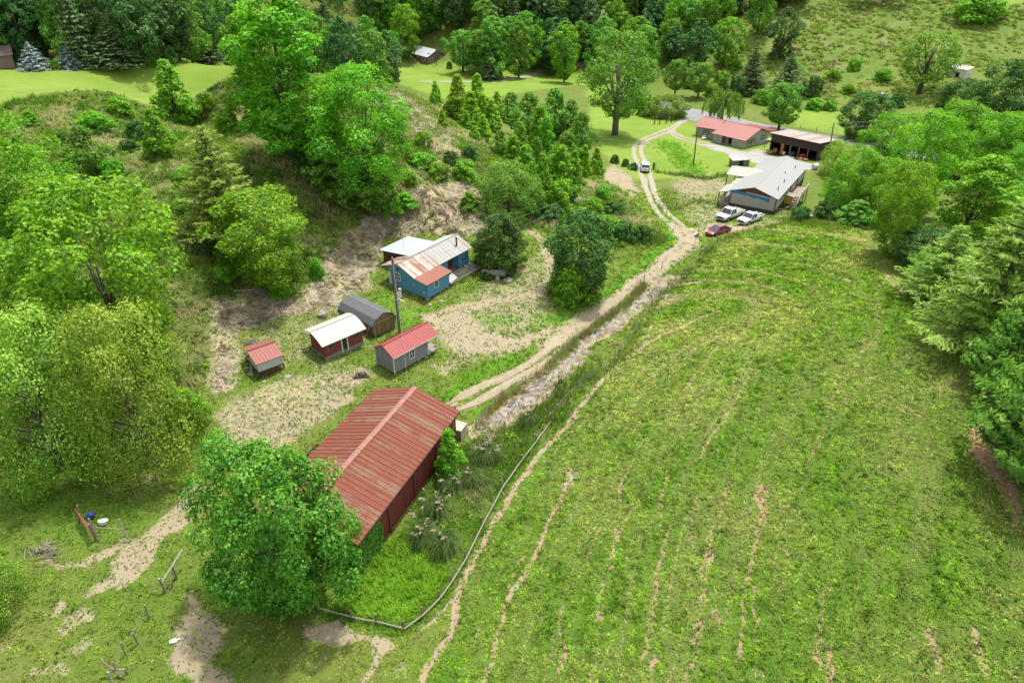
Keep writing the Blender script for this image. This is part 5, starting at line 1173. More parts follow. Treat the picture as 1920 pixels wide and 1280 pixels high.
# gate posts and brush by the lawn corner
def gatepost():
    p = P1(1225, 318); r = root('gate_post', tuple(map(float, p)), 0, 'dark heavy gate post with a leaning plank beside the white car', 'gate post')
    MB().box(-.18, .18, -.18, .18, -.3, 1.5).build('post', M['dark_wood'], r); MB().tube([(.4, 0, -.2), (.45, 0, 1.5)], .06, 8).build('pipe', M['post'], r); MB().bar((.1, -.2, 1.2), (.9, -.5, .0), .12, .05).build('plank', M['weathered'], r)
gatepost()
# ------------------------------------------------------------ small things
def crate():
    x, y = barn_pt(BLX + .9, .75); r = root('wooden_bin', (x, y, float(HT(x, y)) + .05), BA, 'pale slatted wooden bin standing at the far corner of the red barn', 'bin')
    for k in range(5): MB().box(-.62 + .26 * k, -.42 + .26 * k, -.62, -.58, 0, 1.15).build('slat', M['plank'] if False else mat_pale, r)
    MB().box(-.6, .6, -.575, .6, 0, 1.05).build('box', M['weathered'], r)
    for k in range(5): MB().box(.605, .65, -.6 + .26 * k, -.4 + .26 * k, 0, 1.15).build('slat', mat_pale, r)
    for k in range(4): MB().box(-.68, .68, -.66 + .34 * k, -.36 + .34 * k, 1.155, 1.2).build('lid_board', mat_pale, r)
mat_pale = mat_plain('pale_plank', (0.437, 0.390, 0.296), (0.343, 0.304, 0.226), .85, 5)
crate()
def trough():
    x, y = barn_pt(BLX * .52, BW + 1.0); r = root('hay_rack', (x, y, float(HT(x, y))), BA, 'dark timber rack beside the left wall of the red barn', 'rack')
    for a in (-.7, .7):
        for b in (-.5, .5): MB().box(a - .05, a + .05, b - .05, b + .05, -.3, 1.5).build('leg', M['dark_wood'], r)
    for b in (-.5, .5): MB().bar((-.8, b, 1.5), (.8, b, 1.5), .1).build('rail', M['dark_wood'], r)
    for a in (-.7, .7): MB().bar((a, -.55, 1.45), (a, .55, 1.45), .09).build('rail', M['dark_wood'], r)
trough()
def birdhouse():
    p = P1(1302, 468); r = root('birdhouse', tuple(map(float, p)), .3, 'grey wooden birdhouse on a thin pale pole beside the dirt track', 'birdhouse')
    MB().tube([(0, 0, -.2), (0, 0, 2.1)], .03, 8).build('pole', M['white'], r)
    bx = MB().extr([(-.28, 2.1), (.28, 2.1), (.28, 2.5), (0, 2.75), (-.28, 2.5)], -.2, .2, 'y').build('box', M['weathered'], r)
    rf = MB(); rf.slab((-.36, -.26, 2.46), (0, -.26, 2.8), (0, .26, 2.8), (-.36, .26, 2.46), -.03); rf.slab((0, -.26, 2.8), (.36, -.26, 2.46), (.36, .26, 2.46), (0, .26, 2.8), -.03); rf.build('roof', M['white'], r)
    MB().tube([(0, -.201, 2.4), (0, -.21, 2.4)], .06, 10).build('hole', M['black'], bx)
birdhouse()
def bucket():
    p = P1(1517, 413); r = root('bucket', tuple(map(float, p)), 0, 'pink tub standing on brush at the top corner of the pasture', 'tub')
    MB().tube([(0, 0, .3), (0, 0, .9)], [.3, .38], 14).build('tub', mat_plain('pink_plastic', (0.484, 0.234, 0.218), (0.390, 0.187, 0.172), .6), r); MB().box(-.35, .35, -.35, .35, -.2, .295).build('stand', M['dark_wood'], r)
bucket()
def hollow_log():
    p = P1(925, 523); r = root('hollow_log', tuple(map(float, p)), math.radians(-12), 'grey hollow log resting on a pale stump beside the deck', 'log')
    n = 9; pts = [(-1.6 + 3.3 * i / n, .1 * math.sin(i), 1.0 + .05 * math.sin(i * 2)) for i in range(n + 1)]
    MB().tube(pts, [.16, .2, .25, .3, .36, .42, .46, .48, .46, .4], 11).build('trunk', mat_plain('grey_bark', (0.281, 0.265, 0.242), (0.078, 0.070, 0.062), .95, 5, bmp=.08), r, True)
    MB().tube([(.6, 0, -.3), (.6, 0, .75)], [.36, .3], 9).build('stump', mat_plain('pale_stump', (0.390, 0.359, 0.312), (0.312, 0.281, 0.234), .9), r)
hollow_log()
def rocks(px, name, label, group, rr, m='stone', cat='rock', hs=.7):
    for k, (u, v) in enumerate(px):
        p = P1(u, v); s = rr * R.uniform(.7, 1.3); mb = MB(); rings = []
        for j, (f, z) in enumerate(((.55, -.3), (1, .1), (.9, .55), (.45, .9))): rings.append([(s * f * math.cos(a) * R.uniform(.8, 1.2), s * f * math.sin(a) * R.uniform(.8, 1.2), s * z * hs * R.uniform(.8, 1.1)) for a in np.linspace(0, 2 * math.pi, 9)[:-1]])
        mb.loft(rings); o = mb.build(name, M[m], None, False); o.location = tuple(map(float, p)); o.rotation_euler = (0, 0, R.uniform(0, 6)); tag(o, label if isinstance(label, str) else label[k], cat, group)
rocks([(952,527)], 'boulder', 'pale boulder half overgrown in the grass beside the yard loop', None, .55); rocks([(604,592)], 'boulder', 'tall dark boulder behind the white-roofed red shed', None, .8, 'stone', 'rock', 1.3)
rocks([(828,566),(806,572),(845,560)], 'foundation_stone', 'loose stone lying below the near corner of the blue house', 'loose stones below the blue house', .25)
rocks([(540,706),(470,702),(462,690),(495,715)], 'loose_stone', 'flat stone lying on the ground around the raised coop', 'stones around the coop', .28, hs=.4)
def woodpile():
    p = P1(678, 705); r = root('firewood_stack', tuple(map(float, p)), math.radians(15), 'small stack of split firewood in front of the red shed', 'firewood')
    m1 = mat_plain('split_wood', (0.328, 0.242, 0.156), (0.195, 0.140, 0.094), .9); k = 0
    for z in range(4):
        for i in range(7 - z):
            x = -.85 + .27 * i + .13 * z; MB().tube([(x, -.3 + R.uniform(-.1, .1), .1 + .19 * z), (x + R.uniform(-.06, .06), .35 + R.uniform(-.1, .1), .1 + .19 * z)], R.uniform(.08, .11), 6).build('log', m1 if (i + z) % 3 else M['weathered'], r)
woodpile()
def logs():
    for u0, v0, u1, v1, rad, lb in ((438,548,516,545,.16,'long grey fallen log at the foot of the bank under the maple'), (276,871,302,874,.14,'dark fallen branch under the big left trees'), (1145,648,1172,645,.08,'pole lying on the grass at the pasture edge'), (795,566,846,550,.06,'thin pale pole lying on the ground by the blue house')):
        a = P1(u0, v0); b = P1(u1, v1); m_ = (a + b) / 2; pts = [a + (0, 0, rad), m_ + (0, 0, rad * 1.3), b + (0, 0, rad * .8)]
        tag(MB().tube([tuple(map(float, q)) for q in pts], [rad, rad * .9, rad * .6], 8).build('fallen_log', M['weathered'], None, True), lb, 'log')
logs()
def brushpile(u, v, s, label, m='weathered'):
    p = P1(u, v); mb = MB()
    for k in range(34):
        a = R.uniform(0, 6.28); l = s * R.uniform(.5, 1.1); c0 = Vector((R.gauss(0, s * .35), R.gauss(0, s * .2), R.uniform(.05, s * .3))); d = Vector((math.cos(a), math.sin(a) * .6, R.uniform(-.15, .2))) * l * .5
        mb.tube([c0 - d, c0 + d * .2 + Vector((0, 0, .05)), c0 + d], [.035, .03, .012], 5)
    o = mb.build('brush_pile', M[m], None); o.location = tuple(map(float, p)); tag(o, label, 'brush pile')
brushpile(82, 1035, 1.5, 'pile of bare brown branches beside the left cattle path'); brushpile(470, 642, 1.2, 'heap of grey sticks and old wire behind the chicken coop')
def white_scrap():
    p = P1(325, 1202); r = root('bag', tuple(map(float, p)), .4, 'white crumpled feed bag on the bare dirt left of the big-leaved tree', 'bag')
    mb = MB(); mb.loft([[(.3 * math.cos(a) * f * R.uniform(.85, 1.15), .2 * math.sin(a) * f * R.uniform(.8, 1.2), z) for a in np.linspace(0, 6.283, 11)[:-1]] for f, z in ((.9, .0), (1, .06), (.7, .11), (.2, .13))]); mb.build('sack', M['white'], r, True); MB().tube([(.28, 0, .05), (.4, .05, .03)], [.05, .09], 8).build('tied_neck', M['white'], r)
white_scrap()
def clutter():
    items = [(2.9, 'red_crate', 'red crate among the clutter at the open-fronted shed', (.45, .05, .04)), (7.3, 'white_bucket', 'white bucket among the clutter at the open-fronted shed', (.7, .7, .68)), (9.5, 'tool_chest', 'reddish tool chest at the left end of the open-fronted shed', (.30, .08, .06)), (5.4, 'dark_machine', 'dark machine parked inside the open-fronted shed', (.06, .06, .07)), (10.6, 'timber_stack', 'brown timber stack at the left end of the open-fronted shed', (.33, .2, .12))]
    for y, nm, lb, c in items:
        r = root(nm, CARP.matrix_basis @ Vector((-.7 + R.uniform(-.4, .3), y, 0)), CARP.rotation_euler.z + R.uniform(-.3, .3), lb, nm.split('_')[-1]); mm = mat_plain(nm, c, None, .7)
        if nm == 'white_bucket': MB().tube([(0, 0, 0), (0, 0, .55)], [.25, .32], 12).build('tub', mm, r); MB().tube([(0, 0, .551), (0, 0, .57)], .34, 12).build('lid', mm, r)
        elif nm == 'timber_stack':
            for k in range(7): MB().bar((-.3 + .1 * (k % 4), -1, .1 + .2 * (k // 4)), (-.3 + .16 * (k % 4), 1, .12 + .2 * (k // 4)), .16, .1).build('beam', mm, r)
        else:
            MB().box(-.5, .5, -.4, .4, .12, .8).build('body', mm, r); MB().box(-.55, .55, -.45, .45, .803, .88).build('lid', mm, r)
            for a in (-.4, .4): MB().tube([(a, -.42, .14), (a, -.36, .14)], .14, 10).build('wheel', M['tyre'], r)
    for k, (x, y) in enumerate(((-1.8, 1.6), (-2.1, 2.5), (-1.6, 3.4), (-2.4, 4.1), (-2.6, 1.0), (-1.5, 5.2))):
        q = CARP.matrix_basis @ Vector((x, y, 0)); o = MB().loft([[(f * .5 * math.cos(a) * R.uniform(.7, 1.3), f * .4 * math.sin(a) * R.uniform(.7, 1.3), z) for a in np.linspace(0, 6.283, 8)[:-1]] for f, z in ((1, -.1), (.9, .25), (.3, .4))]).build('scrap_heap', M['weathered'] if k % 2 else M['rust_red'], None); o.location = (q.x, q.y, float(HT(q.x, q.y)) + .1); tag(o, 'low heap of scrap on the ground before the open-fronted shed', 'scrap', 'scrap heaps before the open shed')
    for (u, v, nm, lb) in ((1320, 262, 'garden_bench', 'white bench beside the far end of the red-roofed house'),):
        p = P1(u, v); r = root(nm, tuple(map(float, p)), .7, lb, 'bench'); MB().box(-.8, .8, -.25, .25, .42, .48).build('seat', M['white'], r); MB().box(-.8, .8, .22, .28, .5, .95).build('backrest', M['white'], r)
        for a in (-.7, .7): MB().box(a - .04, a + .04, -.2, .2, -.1, .418).build('leg', M['white'], r)
    q = CARP.matrix_basis @ Vector((0, 0, 0)); p = P1(1527, 318); r = root('water_tank', tuple(map(float, p)), .4, 'white round tank at the far corner of the long beige house', 'tank')
    MB().tube([(-.6, 0, .7), (-.5, 0, .7), (.5, 0, .7), (.6, 0, .7)], [.35, .6, .6, .35], 14).build('drum', M['white'], r); MB().box(-.4, .4, -.3, .3, -.2, .12).build('cradle', M['weathered'], r)
    p = P1(1281, 214); r = root('mailbox', tuple(map(float, p)), .3, 'black mailbox on a post where the track meets the road', 'mailbox')
    MB().box(-.06, .06, -.06, .06, -.3, 1.0).build('post', M['dark_wood'], r); MB().extr([(-.25, 1.0), (.25, 1.0), (.25, 1.4), (.12, 1.55), (-.12, 1.55), (-.25, 1.4)], -.45, .45, 'y').build('box', M['black'], r)
clutter()

# ------------------------------------------------------------ person in dark clothes by the house wall
def person():
    a = P1(1380, 390); o = root('person', (float(a[0]), float(a[1]), float(a[2]) + .02), LONG.rotation_euler.z + math.pi, 'person in dark clothes standing against the pale gable wall', 'person')
    J = {'pelvis': (0, 0, .95), 'belly': (0, 0, 1.12), 'chest': (.01, 0, 1.32), 'neck': (0, 0, 1.48), 'head': (.03, 0, 1.60), 'crown': (.02, 0, 1.70)}
    E = [('pelvis', 'belly'), ('belly', 'chest'), ('chest', 'neck'), ('neck', 'head'), ('head', 'crown')]; Rr = {'pelvis': (.15, .11), 'belly': (.15, .10), 'chest': (.17, .11), 'neck': (.055, .055), 'head': (.095, .08), 'crown': (.07, .065)}
    for s, n in ((-1, 'r'), (1, 'l')):
        for k, p, rr in (('hip', (0, s * .1, .9), .095), ('knee', (.03, s * .11, .5), .065), ('ankle', (0, s * .12, .09), .045), ('toe', (.16, s * .14, .04), .04), ('shoulder', (0, s * .2, 1.40), .062), ('elbow', (-.03, s * .27, 1.13), .045), ('wrist', (.08, s * .2, .93), .032), ('hand', (.12, s * .17, .87), .035)): J[n + k] = p; Rr[n + k] = (rr, rr)
        E += [('pelvis', n + 'hip'), (n + 'hip', n + 'knee'), (n + 'knee', n + 'ankle'), (n + 'ankle', n + 'toe'), ('chest', n + 'shoulder'), (n + 'shoulder', n + 'elbow'), (n + 'elbow', n + 'wrist'), (n + 'wrist', n + 'hand')]
        for f in range(5):
            kn = n + 'f%d' % f; J[kn] = (.15 + .01 * f, s * (.15 + .012 * (f - 2)), .80 - .01 * (f % 3)) if f < 4 else (.17, s * .13, .86); Rr[kn] = (.009, .009); E.append((n + 'hand', kn))
    keys = list(J); me = bpy.data.meshes.new('body'); me.from_pydata([J[k] for k in keys], [(keys.index(a_), keys.index(b_)) for a_, b_ in E], [])
    b = bpy.data.objects.new('body', me); COL.objects.link(b); b.parent = o
    sk_ = b.modifiers.new('skin', 'SKIN'); sd_ = b.modifiers.new('sub', 'SUBSURF'); sd_.levels = sd_.render_levels = 1
    for i, k in enumerate(keys): me.skin_vertices[0].data[i].radius = Rr[k]
    me.skin_vertices[0].data[0].use_root = True
    m, t, bs, out = new_mat('dark_clothes'); X, Y, Z = xyz(t, coords(t)); hd = math_(t, 'GREATER_THAN', Z, 1.47); bs.inputs['Roughness'].default_value = .9
    hand = math_(t, 'LESS_THAN', math_(t, 'ABSOLUTE', math_(t, 'SUBTRACT', Z, .86)), .065); sk2 = math_(t, 'MULTIPLY', hand, math_(t, 'GREATER_THAN', X, .07)); hd = math_(t, 'MAXIMUM', hd, sk2)
    t.links.new(mixc(t, hd, mixc(t, math_(t, 'GREATER_THAN', Z, .95), (.022, .022, .03), (.012, .012, .014)), (.33, .19, .13)), bs.inputs['Base Color']); me.materials.append(m)
    hr = MB(); hr.loft([[(.02 + f * .1 * math.cos(a_), f * .085 * math.sin(a_), z_) for a_ in np.linspace(0, 6.283, 11)[:-1]] for f, z_ in ((1.05, 1.63), (1.08, 1.68), (.85, 1.74), (.35, 1.765))]); hr.build('hair', M['black'], o, True)
    fc = MB(); fc.box(.115, .135, -.012, .012, 1.585, 1.62)
    fc.build('nose', mat_plain('skin', (0.257, 0.148, 0.101), None, .7), o)
person()
# ------------------------------------------------------------ trees
def mat_leaf(name, c1, c2, c3, trans=.45, var=.25):
    """c1 deep, c2 common, c3 palest leaves; each leaf carries its own tint, each tree its own shade"""
    m = bpy.data.materials.new(name); m.use_nodes = True; t = m.node_tree; t.nodes.clear()
    out = t.nodes.new('ShaderNodeOutputMaterial'); at = nd(t, 'ShaderNodeAttribute', attribute_name='tint'); oi = nd(t, 'ShaderNodeObjectInfo')
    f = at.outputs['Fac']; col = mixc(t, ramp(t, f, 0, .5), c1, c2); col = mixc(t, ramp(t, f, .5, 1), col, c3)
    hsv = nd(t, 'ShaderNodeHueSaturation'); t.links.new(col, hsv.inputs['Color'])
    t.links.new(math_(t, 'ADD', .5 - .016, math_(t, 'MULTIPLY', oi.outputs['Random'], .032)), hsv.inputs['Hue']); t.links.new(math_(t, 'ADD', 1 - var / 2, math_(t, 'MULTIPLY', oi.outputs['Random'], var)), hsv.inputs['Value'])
    d = nd(t, 'ShaderNodeBsdfDiffuse'); tr = nd(t, 'ShaderNodeBsdfTranslucent'); mx = nd(t, 'ShaderNodeMixShader'); mx.inputs[0].default_value = trans
    t.links.new(hsv.outputs[0], d.inputs[0])
    th = nd(t, 'ShaderNodeHueSaturation'); th.inputs['Saturation'].default_value = 1.1; th.inputs['Value'].default_value = 1.15; t.links.new(hsv.outputs[0], th.inputs['Color']); t.links.new(th.outputs[0], tr.inputs[0])
    t.links.new(d.outputs[0], mx.inputs[1]); t.links.new(tr.outputs[0], mx.inputs[2])
    gl = nd(t, 'ShaderNodeBsdfGlossy'); gl.inputs['Roughness'].default_value = .45; gl.inputs[0].default_value = (.8, .85, .8, 1); m2 = nd(t, 'ShaderNodeMixShader'); m2.inputs[0].default_value = .012
    t.links.new(mx.outputs[0], m2.inputs[1]); t.links.new(gl.outputs[0], m2.inputs[2]); t.links.new(m2.outputs[0], out.inputs[0]); return m
L = {}
L['bright'] = mat_leaf('bright_leaves', (0.064, 0.179, 0.013), (0.150, 0.357, 0.019), (0.271, 0.511, 0.036))
L['lime'] = mat_leaf('lime_leaves', (.10, .25, .014), (.21, .44, .022), (.37, .60, .055))
L['boxelder'] = mat_leaf('yellow_green_leaves', (0.088, 0.183, 0.022), (0.213, 0.372, 0.042), (0.439, 0.586, 0.099))
L['mid'] = mat_leaf('green_leaves', (0.058, 0.161, 0.022), (0.133, 0.301, 0.035), (0.245, 0.424, 0.063))
L['olive'] = mat_leaf('olive_leaves', (0.077, 0.155, 0.020), (0.153, 0.275, 0.036), (0.275, 0.398, 0.072))
L['dark'] = mat_leaf('dark_leaves', (0.024, 0.076, 0.014), (0.061, 0.150, 0.027), (0.126, 0.240, 0.044), .35)
L['blackgreen'] = mat_leaf('forest_leaves', (0.025, 0.078, 0.022), (0.061, 0.149, 0.036), (0.129, 0.245, 0.062), .3)
L['pine'] = mat_leaf('pine_needles', (0.120, 0.222, 0.038), (0.264, 0.399, 0.070), (0.469, 0.585, 0.132), .5)
L['spruce'] = mat_leaf('spruce_needles', (0.055, 0.107, 0.038), (0.121, 0.195, 0.071), (0.204, 0.284, 0.110), .25)
L['blue'] = mat_leaf('blue_needles', (0.132, 0.198, 0.187), (0.264, 0.352, 0.330), (0.396, 0.484, 0.451), .2, .1)
L['cypress'] = mat_leaf('cypress_sprays', (0.049, 0.139, 0.018), (0.123, 0.277, 0.031), (0.264, 0.437, 0.055), .35)
L['catalpa'] = mat_leaf('broad_leaves', (0.036, 0.143, 0.018), (0.084, 0.262, 0.024), (0.203, 0.405, 0.050), .4, .06)
M['bark'] = mat_plain('bark', (.12, .095, .075), (.065, .052, .042), .95, 6, bmp=.05)
M['grey_bark'] = mat_plain('grey_tree_bark', (.20, .18, .16), (.11, .10, .09), .95, 6, bmp=.05)

def leaf_quads(rng, Pc, Nn, size, tint, aspect=.62, droop=0.0, along=None):
    """one bent leaf (a rhombus) per point, facing roughly Nn"""
    n = len(Pc); Nn = Nn / (np.linalg.norm(Nn, axis=1, keepdims=True) + 1e-9)
    a = rng.normal(size=(n, 3)) if along is None else along + rng.normal(size=(n, 3)) * .25
    a = a - Nn * (a * Nn).sum(1, keepdims=True); a /= np.linalg.norm(a, axis=1, keepdims=True) + 1e-9
    b = np.cross(Nn, a); s = size * rng.uniform(.65, 1.35, n)[:, None]
    tip = Pc + a * s * .5; tip[:, 2] -= (droop * s[:, 0])
    V = np.stack([Pc - a * s * .5, Pc + b * s * .5 * aspect - Nn * s * .06, tip, Pc - b * s * .5 * aspect - Nn * s * .06], 1).reshape(-1, 3)
    return V, np.arange(4 * n).reshape(n, 4), tint
def save_proto(name, Vs, Ts, trunk, lm, bm):
    V = np.concatenate(Vs); n = len(V) // 4; T = np.concatenate(Ts)
    me_o = np_mesh('crown', V, np.arange(4 * n).reshape(n, 4), lm, None, {'tint': ('FACE', np.clip(T, 0, 1))})
    me = me_o.data; bpy.data.objects.remove(me_o); tm = None
    if trunk is not None:
        to = trunk.build('trunk', bm, None, True); tm = to.data; bpy.data.objects.remove(to)
    zs = V[:, 2]; rx = np.percentile(np.hypot(V[:, 0], V[:, 1]), 97)
    return dict(crown=me, trunk=tm, h=float(np.percentile(zs, 99.7)), r=float(rx), name=name)
def broadleaf(seed, H=12.0, Rc=4.2, base=.18, nclump=70, per=260, leaf=.34, lm='bright', shape='round', cr=(.2, .34), bark='bark', flat=.75, gap=0.0, trunk_r=.24, top_tint=.0, limbs=12, lob=1.0):
    rng = np.random.default_rng(seed); C_ = []
    for i in range(nclump):
        t = (i + rng.uniform()) / nclump
        if shape == 'round': pr = math.sqrt(max(.04, 1 - (2 * t - 1) ** 2)) * (1 if t > .45 else .88 + .12 * t)
        elif shape == 'tall': pr = (math.sin(math.pi * min(1, (t + .08) * .93)) ** .7) * (.85 + .25 * math.sin(t * 9 + seed))
        elif shape == 'cone': pr = (1 - t) ** .8 * .95 + .08
        elif shape == 'dome': pr = math.sqrt(max(.02, 1 - t ** 2.2))
        else: pr = 1
        an = i * 2.39996 + rng.uniform(-.6, .6); lobe = 1 + lob * (.2 * math.sin(2 * an + seed + 2.5 * t) + .15 * math.sin(3 * an + 2 * seed - 4 * t) if shape != 'cone' else 0); rad = Rc * pr * math.sqrt(rng.uniform(.22, 1)) * rng.uniform(.82, 1.08) ** lob * lobe
        z = H * (base + (1 - base) * t) ; C_.append((rad * math.cos(an), rad * math.sin(an), z, pr))
    Vs, Ts = [], []; cent = np.array([0, 0, H * (base + .35 * (1 - base))])
    for (x, y, z, pr) in C_:
        rc = Rc * rng.uniform(*cr) * (.55 + .45 * pr); c = np.array([x, y, min(z, H - rc * flat * .9)]); n = int(per * (rc / (Rc * .27)) ** 2)
        d = rng.normal(size=(n, 3)); d /= np.linalg.norm(d, axis=1, keepdims=True); o = c - cent; o = o / (np.linalg.norm(o) + 1e-6)
        keep = (d @ o + .35 * d[:, 2]) > rng.uniform(-1.0, .45, n); d = d[keep]; n = len(d)
        if n < 4: continue
        lump = 1 + .28 * np.sin(d[:, 0] * 5 + x * 3) * np.sin(d[:, 1] * 5 + y * 3 + d[:, 2] * 4)
        P = c + d * np.array([1, 1, flat]) * (rc * lump * rng.uniform(.55, 1.06, n) ** .6)[:, None]
        N = d * .9 + o * .2 + np.array([0, 0, .5]) + rng.normal(size=(n, 3)) * .42
        rel = np.linalg.norm((P - c) / np.array([1, 1, flat]), axis=1) / rc; tint = np.clip(rng.normal(.45, .13) + rng.normal(0, .24, n) + .45 * (rel - .85) + top_tint * (z / H - .5), 0, 1)   # paler at clump rims: bright tips against shaded gaps put into the colour
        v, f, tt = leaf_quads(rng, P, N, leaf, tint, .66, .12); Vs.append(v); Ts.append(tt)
    tk = MB(); th = H * (base + .55 * (1 - base)); bend = rng.uniform(-.3, .3, 2)
    tk.tube([(0, 0, -.5), (bend[0] * .3, bend[1] * .3, th * .35), (bend[0], bend[1], th * .7), (bend[0] * .6, bend[1], th * 1.1)], [trunk_r * 1.25, trunk_r, trunk_r * .62, trunk_r * .22], 9)
    for k in rng.choice(len(C_), min(limbs, len(C_)), replace=False):
        x, y, z, pr = C_[k]; z0 = min(th * rng.uniform(.35, .85), z * .8); f = z0 / th
        tk.tube([(bend[0] * f, bend[1] * f, z0), (x * .45, y * .45, z0 + (z - z0) * .35), (x * .92, y * .92, z)], [trunk_r * .42, trunk_r * .26, trunk_r * .07], 6)
    return save_proto(shape, Vs, Ts, tk, L[lm], M[bark])
def conifer(seed, H=12.0, Rc=3.4, base=.06, layers=16, lm='spruce', style='spruce', leaf=.5, per=30, bark='bark'):
    """whorls of boughs carrying flat needle sprays"""
    rng = np.random.default_rng(seed); Vs, Ts = [], []; tk = MB(); tr = H * .018 + .05
    tk.tube([(0, 0, -.5), (0, 0, H * .5), (0, 0, H * .97)], [tr * 1.3, tr * .75, tr * .1], 8)
    for l in range(layers):
        t = (l + rng.uniform(0, .5)) / layers; z = H * (base + (1 - base) * t)
        if style == 'pine': rad = Rc * min(1, (1 - t) ** .62 * 1.0) * rng.uniform(.65, 1.1); nb = int(5 + 4 * (1 - t)); rise = .28
        elif style == 'cypress': rad = Rc * (1 - t) ** .75 + .1; nb = int(8 + 12 * (1 - t)); rise = .55
        else: rad = Rc * (1 - t) ** .9 + .12; nb = int(7 + 8 * (1 - t)); rise = -.16
        for b in range(nb):
            an = b * 2 * math.pi / nb + l * 1.3 + rng.uniform(-.3, .3); rr = rad * rng.uniform(.72, 1.12); dirv = np.array([math.cos(an), math.sin(an), 0])
            m = max(3, int(per * (rr / Rc) ** 1.1)); s = rng.uniform(.12, 1.0, m) ** .75; width = rr * .26 * (1 - s * .55) + .06
            side = rng.uniform(-1, 1, m) * width; perp = np.array([-math.sin(an), math.cos(an), 0])
            zz = z + rise * rr * (s ** 1.6 if style != 'spruce' else s) + (np.maximum(0, s - .7) * rr * .25 if style == 'spruce' else 0) - np.abs(side) * .25 + rng.normal(0, .06 * (1 if style == 'spruce' else 1.8), m)
            P = dirv * (s * rr)[:, None] + perp * side[:, None]; P[:, 2] = zz
            N = np.tile(np.array([0, 0, 1.0]), (m, 1)) + dirv * (.35 if style != 'cypress' else .9) + rng.normal(size=(m, 3)) * (.45 if style == 'pine' else .3)
            al = np.tile(dirv, (m, 1)) + perp * np.sign(side)[:, None] * .6
            if style == 'cypress': al = al * .5 + np.array([0, 0, .8])
            if style == 'pine': al = al + np.array([0, 0, .5])
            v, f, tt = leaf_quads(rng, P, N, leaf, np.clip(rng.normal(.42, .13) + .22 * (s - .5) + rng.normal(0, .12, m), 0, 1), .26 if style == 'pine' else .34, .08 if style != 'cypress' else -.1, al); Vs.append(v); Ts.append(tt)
            if b % 2 == 0 and rr > .6: tk.tube([(0, 0, z), tuple(dirv * rr * .5 + np.array([0, 0, z + rise * rr * .3])), tuple(dirv * rr * .85 + np.array([0, 0, z + rise * rr * .75]))], [tr * .28, tr * .2, tr * .06], 4)
    return save_proto(style, Vs, Ts, tk, L[lm], M[bark])
def willow(seed, H=9.0, Rc=4.0):
    rng = np.random.default_rng(seed); Vs, Ts = [], []; tk = MB(); tk.tube([(0, 0, -.5), (.1, 0, H * .3), (0, .1, H * .7)], [.35, .28, .1], 8)
    for k in range(150):
        an = rng.uniform(0, 6.283); r0 = Rc * math.sqrt(rng.uniform(.05, 1)); z0 = H * (.98 - .28 * (r0 / Rc) ** 2) * rng.uniform(.93, 1.02); ln = rng.uniform(.3, .8) * z0; m = int(ln * 14); s = rng.uniform(0, 1, m)
        P = np.stack([math.cos(an) * (r0 + .25 * s) + rng.normal(0, .1, m), math.sin(an) * (r0 + .25 * s) + rng.normal(0, .1, m), z0 - s * ln], -1)
        N = np.tile([math.cos(an), math.sin(an), .4], (m, 1)) + rng.normal(size=(m, 3)) * .4; v, f, tt = leaf_quads(rng, P, N, .42, np.clip(rng.normal(.4, .15) + rng.normal(0, .1, m), 0, 1), .3, .1, np.tile([0, 0, -1.0], (m, 1))); Vs.append(v); Ts.append(tt)
        if k % 10 == 0: tk.tube([(0, 0, H * .45), (math.cos(an) * r0 * .5, math.sin(an) * r0 * .5, z0 * .9), (math.cos(an) * r0, math.sin(an) * r0, z0)], [.1, .07, .02], 5)
    return save_proto('willow', Vs, Ts, tk, L['olive'], M['bark'])
